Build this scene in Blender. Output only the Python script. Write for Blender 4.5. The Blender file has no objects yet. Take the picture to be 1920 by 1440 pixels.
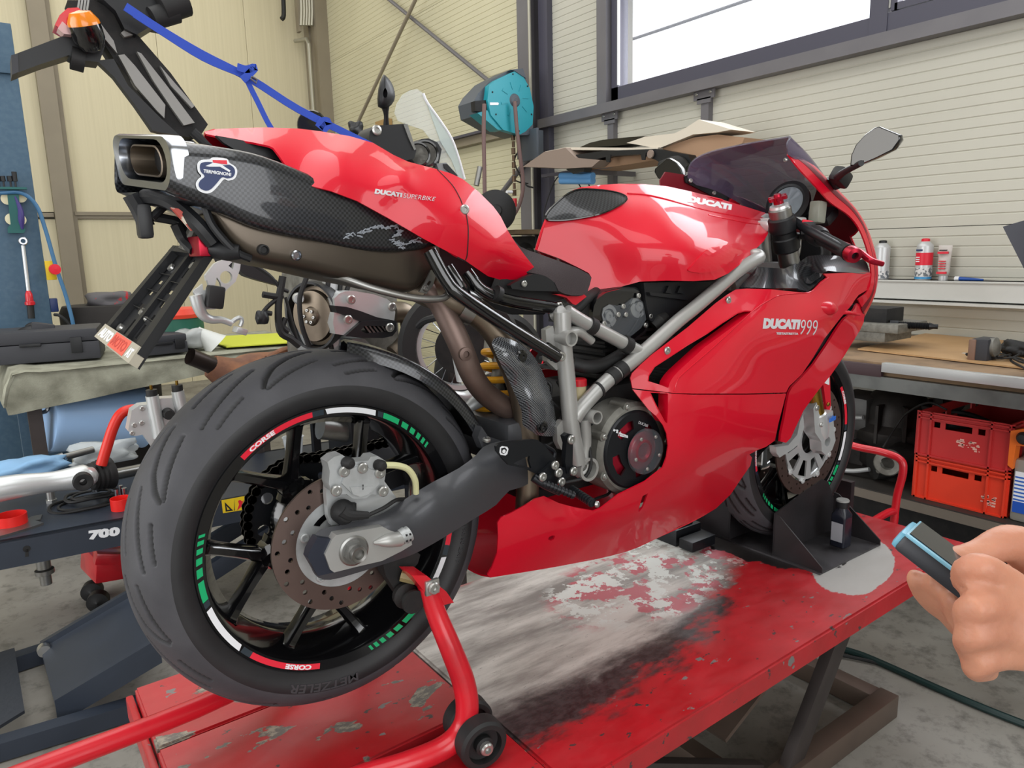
import bpy, bmesh, math, random
import numpy as np
from mathutils import Vector, Matrix, Quaternion
from mathutils.geometry import delaunay_2d_cdt
random.seed(7); np.random.seed(7)
S = bpy.context.scene
COL = S.collection
PI = math.pi
# ------------------------------------------------------------------ camera
CP = Vector((-0.437, -1.2059, 0.8651)); YAW, PIT, ROL, FPX = 0.9468, 0.1835, -0.0253, 1364.5567
_cy, _sy, _cp, _sp = math.cos(YAW), math.sin(YAW), math.cos(PIT), math.sin(PIT)
FW = Vector((_cy*_cp, _sy*_cp, -_sp)); _r = Vector((_sy, -_cy, 0)); _u = _r.cross(FW)
RT = math.cos(ROL)*_r + math.sin(ROL)*_u; UP = -math.sin(ROL)*_r + math.cos(ROL)*_u
cd = bpy.data.cameras.new('camera'); cam = bpy.data.objects.new('camera', cd); COL.objects.link(cam)
cd.sensor_fit = 'HORIZONTAL'; cd.sensor_width = 36; cd.lens = FPX/1920*36; cd.clip_start = .02
cam.matrix_world = Matrix(((RT.x, UP.x, -FW.x, CP.x), (RT.y, UP.y, -FW.y, CP.y), (RT.z, UP.z, -FW.z, CP.z), (0, 0, 0, 1)))
S.camera = cam
# measuring helpers: a photo pixel and one known plane give a point in the workshop
def ray(x, y): x = float(x); y = float(y); return FW + (x-960)/FPX*RT - (y-720)/FPX*UP
def PY(x, y, Y): Y = float(Y); d = ray(x, y); return CP + d*((Y-CP.y)/d.y)
def PX(x, y, X): d = ray(x, y); return CP + d*((X-CP.x)/d.x)
def PZ(x, y, Z): d = ray(x, y); return CP + d*((Z-CP.z)/d.z)
def PD(x, y, D): return CP + ray(x, y)*D
# ------------------------------------------------------------------ light and exposure
S.view_settings.view_transform = 'Standard'; S.view_settings.look = 'None'
S.view_settings.gamma = 1.0; S.view_settings.use_curve_mapping = False
S.view_settings.exposure = 0.0
FLOOR = -0.52; WX = 3.13; WYL = 7.5; WYR = -4.6; WXB = -5.0; CEIL = 4.3
w = bpy.data.worlds.new('overcast'); S.world = w; w.use_nodes = True
bg = w.node_tree.nodes['Background']; bg.inputs[0].default_value = (.93, .96, 1, 1); bg.inputs[1].default_value = 1.7
def area(name, loc, target, sx, sy, power, col=(1, 1, 1)):
    l = bpy.data.lights.new(name, 'AREA'); l.shape = 'RECTANGLE'; l.size = sx; l.size_y = sy; l.energy = power; l.color = col
    o = bpy.data.objects.new(name, l); COL.objects.link(o); o.location = loc
    o.rotation_euler = (Vector(target)-Vector(loc)).to_track_quat('-Z', 'Y').to_euler(); return o
area('daylight_window', (WX+.35, .3, 2.5), (0, .1, .6), 3.8, 1.6, 125, (.93, .96, 1))
area('daylight_door', (-.6, WYR+.3, 1.5), (.6, 0, .5), 4.2, 3.0, 95, (1, .99, .97))
area('daylight_side_door', (WXB+.4, 1.5, 1.6), (0, 1.5, .6), 4.0, 3.0, 110, (1, .98, .95))
area('roof_light', (-.4, .2, CEIL-.12), (-.4, .2, 0), 2.6, 6.5, 130, (.98, .99, 1))
area('roof_light_far', (.8, 4.6, CEIL-.12), (.8, 4.6, 0), 3.6, 5.0, 85, (1, .98, .93))
# ------------------------------------------------------------------ materials
def lin(c):
    if isinstance(c, str):
        c = c.lstrip('#'); c = [int(c[i:i+2], 16)/255 for i in (0, 2, 4)]
    return tuple(((v/12.92) if v <= .04045 else ((v+.055)/1.055)**2.4) for v in c[:3])+(1,)
def mat(name, col, rough=.5, metal=0, coat=0, spec=.5, trans=0, ior=1.45, col2=None, nscale=20, namt=.5, ramp=(.4, .65), bump=0, bscale=80, alpha=1, stretch=None, rvar=0, emit=0):
    m = bpy.data.materials.new(name); m.use_nodes = True; nt = m.node_tree; b = nt.nodes['Principled BSDF']
    b.inputs['Base Color'].default_value = lin(col); b.inputs['Roughness'].default_value = rough; b.inputs['Metallic'].default_value = metal
    b.inputs['Coat Weight'].default_value = coat; b.inputs['Coat Roughness'].default_value = .04
    b.inputs['Specular IOR Level'].default_value = spec; b.inputs['Transmission Weight'].default_value = trans; b.inputs['IOR'].default_value = ior
    b.inputs['Alpha'].default_value = alpha
    if emit: b.inputs['Emission Color'].default_value = lin(col); b.inputs['Emission Strength'].default_value = emit
    if col2 or bump or rvar:
        tc = nt.nodes.new('ShaderNodeTexCoord'); src = tc.outputs['Object']
        if stretch:
            mp = nt.nodes.new('ShaderNodeMapping'); mp.inputs['Scale'].default_value = stretch; nt.links.new(src, mp.inputs[0]); src = mp.outputs[0]
    if col2 or rvar:
        n = nt.nodes.new('ShaderNodeTexNoise'); n.inputs['Scale'].default_value = nscale; n.inputs['Detail'].default_value = 6; nt.links.new(src, n.inputs[0])
        r = nt.nodes.new('ShaderNodeMapRange'); r.inputs[1].default_value = ramp[0]; r.inputs[2].default_value = ramp[1]; r.inputs[4].default_value = namt; nt.links.new(n.outputs[0], r.inputs[0])
        if col2:
            x = nt.nodes.new('ShaderNodeMix'); x.data_type = 'RGBA'; x.inputs[6].default_value = lin(col); x.inputs[7].default_value = lin(col2)
            nt.links.new(r.outputs[0], x.inputs[0]); nt.links.new(x.outputs[2], b.inputs['Base Color'])
        if rvar:
            q = nt.nodes.new('ShaderNodeMapRange'); q.inputs[3].default_value = rough; q.inputs[4].default_value = rough+rvar; nt.links.new(n.outputs[0], q.inputs[0]); nt.links.new(q.outputs[0], b.inputs['Roughness'])
    if bump:
        n2 = nt.nodes.new('ShaderNodeTexNoise'); n2.inputs['Scale'].default_value = bscale; n2.inputs['Detail'].default_value = 4; nt.links.new(src, n2.inputs[0])
        bp = nt.nodes.new('ShaderNodeBump'); bp.inputs['Strength'].default_value = bump; bp.inputs['Distance'].default_value = .002; nt.links.new(n2.outputs[0], bp.inputs['Height']); nt.links.new(bp.outputs[0], b.inputs['Normal'])
    return m
def carbon(name, c1, c2, scale, rough=.3, coat=.6, axes=(0, 2)):
    m = mat(name, c1, rough, .3, coat); nt = m.node_tree; b = nt.nodes['Principled BSDF']
    tc = nt.nodes.new('ShaderNodeTexCoord'); sp = nt.nodes.new('ShaderNodeSeparateXYZ'); nt.links.new(tc.outputs['Object'], sp.inputs[0])
    cb = nt.nodes.new('ShaderNodeCombineXYZ')
    nt.links.new(sp.outputs[axes[0]], cb.inputs[0]); nt.links.new(sp.outputs[axes[1]], cb.inputs[1])
    ck = nt.nodes.new('ShaderNodeTexChecker'); ck.inputs['Scale'].default_value = scale; nt.links.new(cb.outputs[0], ck.inputs[0])
    ck.inputs[1].default_value = lin(c1); ck.inputs[2].default_value = lin(c2); nt.links.new(ck.outputs[0], b.inputs['Base Color']); return m
M = {}
M['red'] = mat('red_paint', '#d00426', .42, 0, .6, spec=.3, col2='#c60322', nscale=2)
M['red_in'] = mat('red_plastic_inside', '#6d0f1d', .5)
M['steelred'] = mat('red_enamel', '#c81a28', .32, 0, .3, col2='#8f1620', nscale=9, namt=.7, ramp=(.5, .75), bump=.1)
M['black'] = mat('black_plastic', '#18191c', .45)
M['satin'] = mat('satin_black_metal', '#1b1d21', .38, .3, bump=.05)
M['gloss'] = mat('gloss_black', '#0b0b0d', .16, 0, .7)
M['dark'] = mat('dark_grime', '#1a1a1b', .7, .1, col2='#2d2b29', nscale=25, bump=.4)
M['rubber'] = mat('tyre_rubber', '#3d3d41', .62, col2='#4a4a4e', nscale=14, namt=.6, bump=.12, bscale=260)
def groove_mix(m):
    nt = m.node_tree; b = nt.nodes['Principled BSDF']; src = b.inputs['Base Color'].links[0].from_socket; a = nt.nodes.new('ShaderNodeAttribute'); a.attribute_name = 'groove'; x = nt.nodes.new('ShaderNodeMix'); x.data_type = 'RGBA'
    nt.links.new(a.outputs['Fac'], x.inputs[0]); nt.links.new(src, x.inputs[6]); x.inputs[7].default_value = lin('#161617'); nt.links.new(x.outputs[2], b.inputs['Base Color'])
groove_mix(M['rubber'])
M['rubberd'] = mat('tyre_sidewall', '#1e1e20', .5, col2='#28282a', nscale=20)
M['groove'] = mat('tyre_groove', '#161617', .8)
M['rubb'] = mat('black_rubber', '#1d1d1e', .6, bump=.1)
M['frame'] = mat('frame_silver_paint', '#a5a5a3', .38, .45, .2, col2='#b3b2ae', nscale=6)
M['alu'] = mat('cast_aluminium', '#b4b7b8', .40, .45, col2='#939594', nscale=30, bump=.15, rvar=.15)
M['alud'] = mat('stained_aluminium', '#86857f', .5, .4, col2='#55534d', nscale=18, namt=.8, bump=.3)
M['alub'] = mat('bright_aluminium', '#cdd0d1', .30, .5)
M['chrome'] = mat('polished_steel', '#aeb2b9', .20, 1)
M['steel'] = mat('steel', '#8f8f8d', .34, .9, col2='#77736c', nscale=12)
M['titan'] = mat('heat_tinted_steel', '#85796a', .33, .9, col2='#5d5349', nscale=5, namt=.9, ramp=(.35, .7), rvar=.15)
M['brownpipe'] = mat('burnt_exhaust_pipe', '#77655e', .42, .6, col2='#514039', nscale=6, namt=.9, rvar=.1)
M['sil'] = mat('silencer_titanium', '#5a5249', .34, .85, col2='#453f38', nscale=4, rvar=.12)
M['disc'] = mat('brake_disc_steel', '#76655f', .36, .8, col2='#5e4d49', nscale=7, stretch=(1, 1, 1))
M['swing'] = mat('charcoal_paint', '#434448', .42, .25, .15, bump=.08)
M['carbon'] = carbon('carbon_weave', '#1b1c1f', '#34363a', 260)
M['carbonl'] = carbon('carbon_weave_bright', '#2a2b2e', '#74777b', 420, .25)
M['seat'] = mat('seat_fabric', '#3a3133', .85, bump=.6, bscale=900)
M['gold'] = mat('gold_fork_tube', '#9d7d35', .25, .9)
M['spring'] = mat('yellow_spring_paint', '#d89a1e', .35, col2='#b57c18', nscale=40)
M['white'] = mat('white_print', '#e4e6ea', .45)
M['silverp'] = mat('silver_print', '#c9c8cc', .4)
M['green'] = mat('green_sticker', '#12a568', .4)
M['redst'] = mat('red_sticker', '#dc2138', .4)
M['navy'] = mat('navy_sticker', '#1f2f5c', .4)
M['endpl'] = mat('dark_slate_end_plate', '#2a2e3a', .35, .2)
M['greyp'] = mat('mid_grey_plastic', '#8f8e8b', .5)
M['ring'] = mat('anodised_red', '#a2162e', .3, .7)
M['smoke'] = mat('smoked_screen', '#62576f', .06, 0, .2, trans=.0, alpha=.72)
M['clear'] = mat('clear_screen', '#dfe6e6', .05, 0, .5, alpha=.28)
M['cloudy'] = mat('clear_plastic_cover', '#6d7278', .15, 0, .5, alpha=.25)
M['bolt'] = mat('zinc_bolt', '#b9b9b6', .3, .85)
M['mirror'] = mat('mirror_glass', '#4b4a48', .10, .8)
# ------------------------------------------------------------------ mesh tools
WL = {}
def wl(o): return WL[o.name] if o is not None else Vector((0, 0, 0))
def thing(name, label, cat, loc=(0, 0, 0), group=None):
    o = bpy.data.objects.new(name, None); COL.objects.link(o); o.empty_display_size = .05
    o.location = loc; WL[o.name] = Vector(loc); o['label'] = label; o['category'] = cat
    if group: o['group'] = group
    return o
def tag(o, label, cat, group=None):
    o['label'] = label; o['category'] = cat
    if group: o['group'] = group
    return o
def lab(o, s): o['label'] = s; return o
def struct(o): o['kind'] = 'structure'; return o
def mk(name, V, F, m, parent=None, smooth=35, mi=None, mats=None):
    V = [Vector(v) for v in V]
    lo = Vector((min(v[i] for v in V) for i in range(3))); hi = Vector((max(v[i] for v in V) for i in range(3))); c = (lo+hi)/2
    if parent is None: c.z = lo.z
    me = bpy.data.meshes.new(name); me.from_pydata([v-c for v in V], [], [tuple(f) for f in F])
    for q in (mats or [m]): me.materials.append(q)
    if mi is not None: me.polygons.foreach_set('material_index', mi)
    me.validate(); me.update()
    if smooth:
        me.polygons.foreach_set('use_smooth', [True]*len(me.polygons))
        if smooth < 180: me.set_sharp_from_angle(angle=math.radians(smooth))
    o = bpy.data.objects.new(name, me); COL.objects.link(o); o.parent = parent
    o.location = c-wl(parent); WL[o.name] = c; return o
SPLIT = {'bolt', 'screw', 'screen_screw', 'cable_clamp', 'frame_lug', 'rearset_plate', 'subframe_lug', 'floor_rail'}
class G:
    """collects shapes that make up ONE mesh"""
    def __init__(s): s.V = []; s.F = []; s.I = []
    def add(s, V, F, mi=0):
        k = len(s.V); s.V += [Vector(v) for v in V]; s.F += [tuple(i+k for i in f) for f in F]; s.I += [mi]*len(F); return s
    def put(s, name, m, parent=None, smooth=35, mats=None):
        if name in SPLIT:
            r = list(range(len(s.V)))
            def fd(i):
                while r[i] != i: r[i] = r[r[i]]; i = r[i]
                return i
            for f in s.F:
                for i in f[1:]: r[fd(f[0])] = fd(i)
            gr = {}
            for f in s.F: gr.setdefault(fd(f[0]), []).append(f)
            for fs in gr.values():
                ix = sorted({i for f in fs for i in f}); mp = {i: k for k, i in enumerate(ix)}; o = mk(name, [s.V[i] for i in ix], [tuple(mp[i] for i in f) for f in fs], m, parent, smooth)
            return o
        return mk(name, s.V, s.F, m, parent, smooth, s.I if mats else None, mats)
    def box(s, c, size, rot=None, bev=0, mi=0):
        V, F = g_box(c, size, rot, bev); return s.add(V, F, mi)
    def tube(s, pts, r, n=10, spl=0, caps=True, mi=0, closed=False): return s.add(*g_tube(pts, r, n, spl, caps, closed), mi)
    def lathe(s, c, ax, prof, n=24, mi=0): return s.add(*g_lathe(c, ax, prof, n), mi)
    def cyl(s, a, b, r, n=16, mi=0, r2=None): return s.add(*g_tube([a, b], [r, r if r2 is None else r2], n, 0, True), mi)
    def prism(s, pts, ext, holes=(), mi=0, bev=0): return s.add(*g_prism(pts, ext, holes, bev), mi)
def frame_from(ax):
    ax = Vector(ax).normalized(); t = Vector((0, 0, 1)) if abs(ax.z) < .9 else Vector((1, 0, 0))
    u = ax.cross(t).normalized(); v = ax.cross(u).normalized(); return u, v, ax
def g_box(c, size, rot=None, bev=0):
    c = Vector(c); sx, sy, sz = [d/2 for d in size]
    if rot is None: R = Matrix.Identity(3)
    elif isinstance(rot, (tuple, list)) and len(rot) == 3 and not hasattr(rot[0], 'x'): R = Matrix.Rotation(rot[2], 3, 'Z') @ Matrix.Rotation(rot[1], 3, 'Y') @ Matrix.Rotation(rot[0], 3, 'X')
    else: R = rot
    bm = bmesh.new(); bmesh.ops.create_cube(bm, size=1)
    for v in bm.verts: v.co = Vector((v.co.x*2*sx, v.co.y*2*sy, v.co.z*2*sz))
    if bev: bmesh.ops.bevel(bm, geom=bm.edges[:], offset=bev, segments=2, profile=.6, affect='EDGES')
    bm.verts.index_update(); V = [c+R @ v.co for v in bm.verts]; F = [[v.index for v in f.verts] for f in bm.faces]; bm.free(); return V, F
def cr(pts, k, closed=False):
    """Catmull-Rom refine"""
    P = [np.array(p, float) for p in pts]; n = len(P)
    if k <= 1 or n < 3: return [Vector(p) if len(p) == 3 else tuple(p) for p in P]
    out = []; rng = n if closed else n-1
    for i in range(rng):
        if closed: a, b, c, d = P[i-1], P[i], P[(i+1) % n], P[(i+2) % n]
        else:
            b, c = P[i], P[i+1]; a = P[i-1] if i else 2*b-c; d = P[i+2] if i+2 < n else 2*c-b
        for j in range(k):
            t = j/k; out.append(.5*((2*b)+(c-a)*t+(2*a-5*b+4*c-d)*t*t+(3*b-a-3*c+d)*t**3))
    if not closed: out.append(P[-1])
    return [Vector(p) if len(p) == 3 else tuple(p) for p in out]
def g_tube(pts, r, n=10, spl=0, caps=True, closed=False):
    pts = [Vector(p) for p in pts]; m0 = len(pts)
    rs = list(r) if isinstance(r, (list, tuple)) else [r]*m0
    if spl:
        rs = [q[0] for q in cr([(x, 0) for x in rs], spl, closed)]; pts = cr(pts, spl, closed)
    m = len(pts); V = []; F = []
    tan = []
    for i in range(m):
        a = pts[i-1] if (i or closed) else pts[0]; b = pts[(i+1) % m] if (i < m-1 or closed) else pts[-1]
        t = (b-a); tan.append(t.normalized() if t.length > 1e-9 else Vector((0, 0, 1)))
    u, v, _ = frame_from(tan[0])
    for i in range(m):
        if i:
            q = tan[i-1].rotation_difference(tan[i]); u = q @ u
        u = (u-tan[i]*u.dot(tan[i])).normalized(); v = tan[i].cross(u)
        for j in range(n):
            a = 2*PI*j/n; V.append(pts[i]+(u*math.cos(a)+v*math.sin(a))*rs[i])
    for i in range(m if closed else m-1):
        for j in range(n): F.append((i*n+j, i*n+(j+1) % n, ((i+1) % m)*n+(j+1) % n, ((i+1) % m)*n+j))
    if caps and not closed: F.append(tuple(range(n))[::-1]); F.append(tuple((m-1)*n+j for j in range(n)))
    return V, F
def g_lathe(c, ax, prof, n=24):
    c = Vector(c); u, v, a = frame_from(ax); V = []; F = []
    for (r, h) in prof:
        for j in range(n):
            t = 2*PI*j/n; V.append(c+a*h+(u*math.cos(t)+v*math.sin(t))*max(r, 1e-5))
    for i in range(len(prof)-1):
        for j in range(n): F.append((i*n+j, i*n+(j+1) % n, (i+1)*n+(j+1) % n, (i+1)*n+j))
    if prof[0][0] > 1e-4 and prof[0] != prof[-1]: F.append(tuple(range(n))[::-1])
    if prof[-1][0] > 1e-4 and prof[0] != prof[-1]: F.append(tuple((len(prof)-1)*n+j for j in range(n)))
    return V, F
def inpoly(x, y, P):
    r = False; j = len(P)-1
    for i in range(len(P)):
        xi, yi = P[i]; xj, yj = P[j]
        if (yi > y) != (yj > y) and x < (xj-xi)*(y-yi)/(yj-yi)+xi: r = not r
        j = i
    return r
def tri2d(out, holes=(), step=None):
    V = [Vector(p) for p in out]; E = [(i, (i+1) % len(out)) for i in range(len(out))]
    for h in holes:
        k = len(V); V += [Vector(p) for p in h]; E += [(k+i, k+(i+1) % len(h)) for i in range(len(h))]
    if step:
        xs = [p[0] for p in out]; ys = [p[1] for p in out]; allp = [out]+list(holes)
        segs = [(np.array(P[i]), np.array(P[(i+1) % len(P)])) for P in allp for i in range(len(P))]
        A = np.array([s[0] for s in segs]); B = np.array([s[1] for s in segs]); D = B-A; L = (D**2).sum(1)+1e-12
        x = min(xs)+step/2; r = 0
        while x < max(xs):
            y = min(ys)+step/2+(step/2 if r % 2 else 0)
            while y < max(ys):
                if inpoly(x, y, out) and not any(inpoly(x, y, h) for h in holes):
                    q = np.array((x, y)); t = np.clip(((q-A)*D).sum(1)/L, 0, 1); d = np.sqrt((((A+D*t[:, None])-q)**2).sum(1)).min()
                    if d > step*.45: V.append(Vector((x, y)))
                y += step
            x += step*.87; r += 1
    r = delaunay_2d_cdt(V, E, [], 0, 1e-7)
    VV = [tuple(v) for v in r[0]]; F = []
    for f in r[2]:
        cx = sum(VV[i][0] for i in f)/len(f); cy = sum(VV[i][1] for i in f)/len(f)
        if inpoly(cx, cy, out) and not any(inpoly(cx, cy, h) for h in holes): F.append(tuple(f))
    return VV, F
def thick(V, F, vec=None, t=.003, outset=None):
    """make a sheet solid: second skin offset by vec (constant) or along vertex normals"""
    n = len(V); V = [Vector(v) for v in V]
    if vec is None:
        N = [Vector((0, 0, 0)) for _ in V]
        for f in F:
            a = V[f[0]]; nn = (V[f[1]]-a).cross(V[f[2]]-a)
            for i in f: N[i] += nn
        W_ = [V[i]-(N[i].normalized() if N[i].length > 0 else Vector((0, 0, 0)))*t for i in range(n)]
    else: W_ = [v+Vector(vec) for v in V]
    ed = {}
    for f in F:
        for i in range(len(f)):
            a, b = f[i], f[(i+1) % len(f)]; ed[(a, b)] = ed.get((a, b), 0)+1
    R = [(a, b) for (a, b) in ed if (b, a) not in ed]
    return V+W_, list(F)+[tuple(i+n for i in f[::-1]) for f in F]+[(b, a, a+n, b+n) for a, b in R]
def orient(V, F, d):
    s = Vector((0, 0, 0))
    for f in F: s += (Vector(V[f[1]])-Vector(V[f[0]])).cross(Vector(V[f[2]])-Vector(V[f[0]]))
    return [f[::-1] for f in F] if s.dot(Vector(d)) < 0 else F
def g_prism(pts, ext, holes=(), bev=0):
    """flat outline (3-D points) pushed along ext, optional chamfer of the far (visible) face"""
    pts = [Vector(p) for p in pts]; ext = Vector(ext); o = pts[0]; nw = Vector((0, 0, 0))
    for i in range(len(pts)): nw += (pts[i]-o).cross(pts[(i+1) % len(pts)]-o)
    if nw.dot(ext) < 0: nw = -nw
    ux, uy, a = frame_from(nw if nw.length > 1e-12 else ext)
    to2 = lambda p: ((Vector(p)-o).dot(ux), (Vector(p)-o).dot(uy))
    V2, F = tri2d([to2(p) for p in pts], [[to2(p) for p in h] for h in holes])
    h0 = sum((p-o).dot(a) for p in pts)/len(pts)
    V = [o+ux*x+uy*y+a*h0 for x, y in V2]; F = orient(V, F, -ext)
    return thick(V, F, ext)
class TPS:
    """smooth depth over a side view, from a few measured points"""
    def __init__(s, ctrl, lam=0):
        c = np.array(ctrl, float); s.p = c[:, :2]/200; n = len(c)
        K = s.k(s.p); A = np.zeros((n+3, n+3)); A[:n, :n] = K+lam*np.eye(n); A[:n, n] = 1; A[:n, n+1:] = s.p; A[n, :n] = 1; A[n+1:, :n] = s.p.T
        s.w = np.linalg.solve(A+1e-12*np.eye(n+3), np.concatenate([c[:, 2], [0, 0, 0]]))
    def k(s, q):
        r2 = ((q[:, None]-s.p[None])**2).sum(2); return np.where(r2 > 0, r2*np.log(r2+1e-20), 0)
    def __call__(s, x, y):
        q = np.array([[x, y]])/200; return float(s.k(q)[0]@s.w[:-3]+s.w[-3]+q[0]@s.w[-2:])
def dens(P, step):
    out = []
    for i in range(len(P)):
        a = np.array(P[i], float); b = np.array(P[(i+1) % len(P)], float); n = max(1, int(np.hypot(*(b-a))/step))
        for k in range(n): out.append(tuple(a+(b-a)*k/n))
    return out
def panel(name, out, Yf, m, parent, holes=(), t=.003, step=14, mirror=False, smooth=50, k=1, two=True, hk=1):
    """moulded side panel: outline seen in side view, depth from Yf; mirror=True gives the left-hand twin"""
    if k > 1: out = cr(out, k, True)
    out = dens(out, step); holes = [dens(cr(h, hk, True) if hk > 1 else h, step) for h in holes]
    V2, F = tri2d(out, holes, step)
    V = [PY(x, y, Yf(x, y)) for x, y in V2]; F = orient(V, F, (0, -1, 0))
    r = []
    VV, FF = thick(V, F, None, t) if t else (V, F)
    r.append(mk(name, VV, FF, m, parent, smooth))
    if mirror:
        r.append(mk(name, [Vector((v.x, -v.y, v.z)) for v in VV], [f[::-1] for f in FF], m, parent, smooth))
    return r
def g_surf(rows, a=4, b=4, cu=False, cv=False):
    """smooth skin through rows of points"""
    R = [cr(r, b, cv) for r in rows]; cols = list(zip(*R)); C = [cr(list(c), a, cu) for c in cols]
    n = len(C); m = len(C[0]); V = [C[j][i] for i in range(m) for j in range(n)]; F = []
    for i in range(m if cu else m-1):
        for j in range(n if cv else n-1):
            F.append((i*n+j, i*n+(j+1) % n, ((i+1) % m)*n+(j+1) % n, ((i+1) % m)*n+j))
    return V, F
def surf(name, rows, m, parent, a=4, b=4, cu=False, cv=False, t=0, out=(0, -1, 0), smooth=60, cap=False):
    V, F = g_surf(rows, a, b, cu, cv); F = orient(V, F, out) if not (cu or cv) else F
    if cap:
        n = len(F)and None
        cols = len(cr(rows[0], b, cv)); L = len(V)
        F = list(F)+[tuple(range(cols))[::-1], tuple(range(L-cols, L))]
    if t: V, F = thick(V, F, None, t)
    return mk(name, V, F, m, parent, smooth)
_tc = {}
def g_text(s, bold=0, space=1.0):
    cu = bpy.data.curves.new('t', 'FONT'); cu.body = s; cu.size = 1; cu.offset = bold; cu.space_character = space; cu.resolution_u = 3
    o = bpy.data.objects.new('t', cu); COL.objects.link(o); bpy.context.view_layer.update()
    me = bpy.data.meshes.new_from_object(o.evaluated_get(bpy.context.evaluated_depsgraph_get()))
    V = [(v.co.x, v.co.y) for v in me.vertices]; F = [tuple(p.vertices) for p in me.polygons]
    bpy.data.objects.remove(o); bpy.data.curves.remove(cu); bpy.data.meshes.remove(me)
    x0 = min(v[0] for v in V); x1 = max(v[0] for v in V); y0 = min(v[1] for v in V); y1 = max(v[1] for v in V)
    return [((x-x0)/(x1-x0), (y-y0)/(y1-y0)) for x, y in V], F
def text(name, s, quad, m, parent, bold=.03, fn=None, t=.0008, out=(0, -1, 0), space=1.0):
    """lettering; quad = bottom-left, bottom-right, top-right, top-left, 3-D or side-view points with depth fn"""
    V, F = g_text(s, bold, space); q = [np.array(p, float) for p in quad]; W_ = []
    for u, v in V:
        p = q[0]*(1-u)*(1-v)+q[1]*u*(1-v)+q[2]*u*v+q[3]*(1-u)*v
        W_.append(PY(p[0], p[1], fn(p[0], p[1])) if fn else Vector(p))
    F = orient(W_, F, out); W2, F2 = thick(W_, F, None, t); return mk(name, W2, F2, m, parent, 0)
def bolt_at(g, c, ax, r=.006, h=.004, mi=0):
    ax = Vector(ax).normalized(); g.lathe(c, ax, [(r, 0), (r, h*.7), (r*.8, h), (r*.5, h), (r*.45, h*.4), (0, h*.4)], 12, mi)
# ================================================================== THE ROOM
M['wall'] = mat('cream_panel_paint', '#c0beb2', .42, col2='#b6b4a8', nscale=1.2)
M['wallw'] = mat('cream_panel_paint_side', '#d6cdaf', .55, col2='#cbc2a3', nscale=3, stretch=(14, 14, .15), bump=.2, bscale=30)
M['wallend'] = mat('cream_panel_paint_end', '#cbc6a9', .5, col2='#c0bb9f', nscale=1.5)
M['joint'] = mat('panel_joint_shadow_gap', '#6f6b60', .7)
M['post'] = mat('grey_steel_paint', '#6e6c70', .45, .2, col2='#626065', nscale=4)
M['postw'] = mat('warm_grey_steel_paint', '#8f8675', .5, .1, col2='#837a6b', nscale=3)
M['winf'] = mat('dark_window_frame', '#4d4c59', .4, .1)
M['pipe'] = mat('galvanised_pipe', '#a9a698', .4, .5)
M['glass'] = mat('window_glass', '#eef4ff', .02, 0, 0, alpha=.12)
M['ceil'] = mat('ceiling_sheet', '#cfcdc4', .6)
M['concrete'] = mat('concrete_floor', '#94918a', .30, col2='#75716a', nscale=2.6, namt=.9, ramp=(.38, .68), bump=.25, bscale=9, rvar=.35)
def concrete_detail(m):
    nt = m.node_tree; b = nt.nodes['Principled BSDF']; src = b.inputs['Base Color'].links[0].from_socket
    tc = nt.nodes.new('ShaderNodeTexCoord'); n = nt.nodes.new('ShaderNodeTexNoise'); n.inputs['Scale'].default_value = 17; n.inputs['Detail'].default_value = 9; n.inputs['Roughness'].default_value = .7
    nt.links.new(tc.outputs['Object'], n.inputs[0]); r = nt.nodes.new('ShaderNodeValToRGB'); r.color_ramp.elements[0].position = .33; r.color_ramp.elements[0].color = (.35, .35, .35, 1); r.color_ramp.elements[1].position = .5; r.color_ramp.elements[1].color = (1, 1, 1, 1)
    nt.links.new(n.outputs[0], r.inputs[0]); x = nt.nodes.new('ShaderNodeMix'); x.data_type = 'RGBA'; x.blend_type = 'MULTIPLY'; x.inputs[0].default_value = .7
    nt.links.new(src, x.inputs[6]); nt.links.new(r.outputs[0], x.inputs[7]); nt.links.new(x.outputs[2], b.inputs['Base Color'])
concrete_detail(M['concrete'])
struct(G().box(((WX+WXB)/2, (WYL+WYR)/2, FLOOR-.05), (WX-WXB+.3, WYL-WYR+.3, .1)).put('floor', M['concrete']))
struct(G().box(((WX+WXB)/2, (WYL+WYR)/2, CEIL+.05), (WX-WXB+.3, WYL-WYR+.3, .1)).put('ceiling', M['ceil']))
# front wall (the one with the window): real grooved sandwich panels between z joints, opening for the window
WY0, WY1, WZ0, WZ1 = -2.2, 2.505, 1.80, 3.35
GP = .0457
def grooved(name, y0, y1, z0, z1, m, parent):
    prof = [(z0, .002)]; k = math.ceil((z0-.917+1e-4)/GP)
    z = .917+k*GP
    while z < z1-.01:
        if z > z0+.01: prof += [(z-.0045, 0), (z, .0035), (z+.0045, 0)]
        z += GP
    prof += [(z1, .002)]
    V = []; F = []
    for y in (y0, y1):
        for z, d in prof: V.append((WX+d, y, z))
    n = len(prof)
    for i in range(n-1): F.append((i, i+1, n+i+1, n+i))
    V, F = thick(V, orient(V, F, (-1, 0, 0)), (.05, 0, 0)); return mk(name, V, F, m, parent, 0)
wf = struct(G().box((WX+.12, (WYR+WYL)/2, (FLOOR+WZ0)/2-.02), (.1, WYL-WYR, WZ0-FLOOR-.04)).box((WX+.12, (WYR+WYL)/2, (WZ1+CEIL)/2), (.1, WYL-WYR, CEIL-WZ1))
    .box((WX+.12, (WY1+WYL)/2, (WZ0+WZ1)/2), (.1, WYL-WY1, WZ1-WZ0)).box((WX+.12, (WY0+WYR)/2, (WZ0+WZ1)/2), (.1, WY0-WYR, WZ1-WZ0)).put('wall_front', M['joint']))
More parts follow.
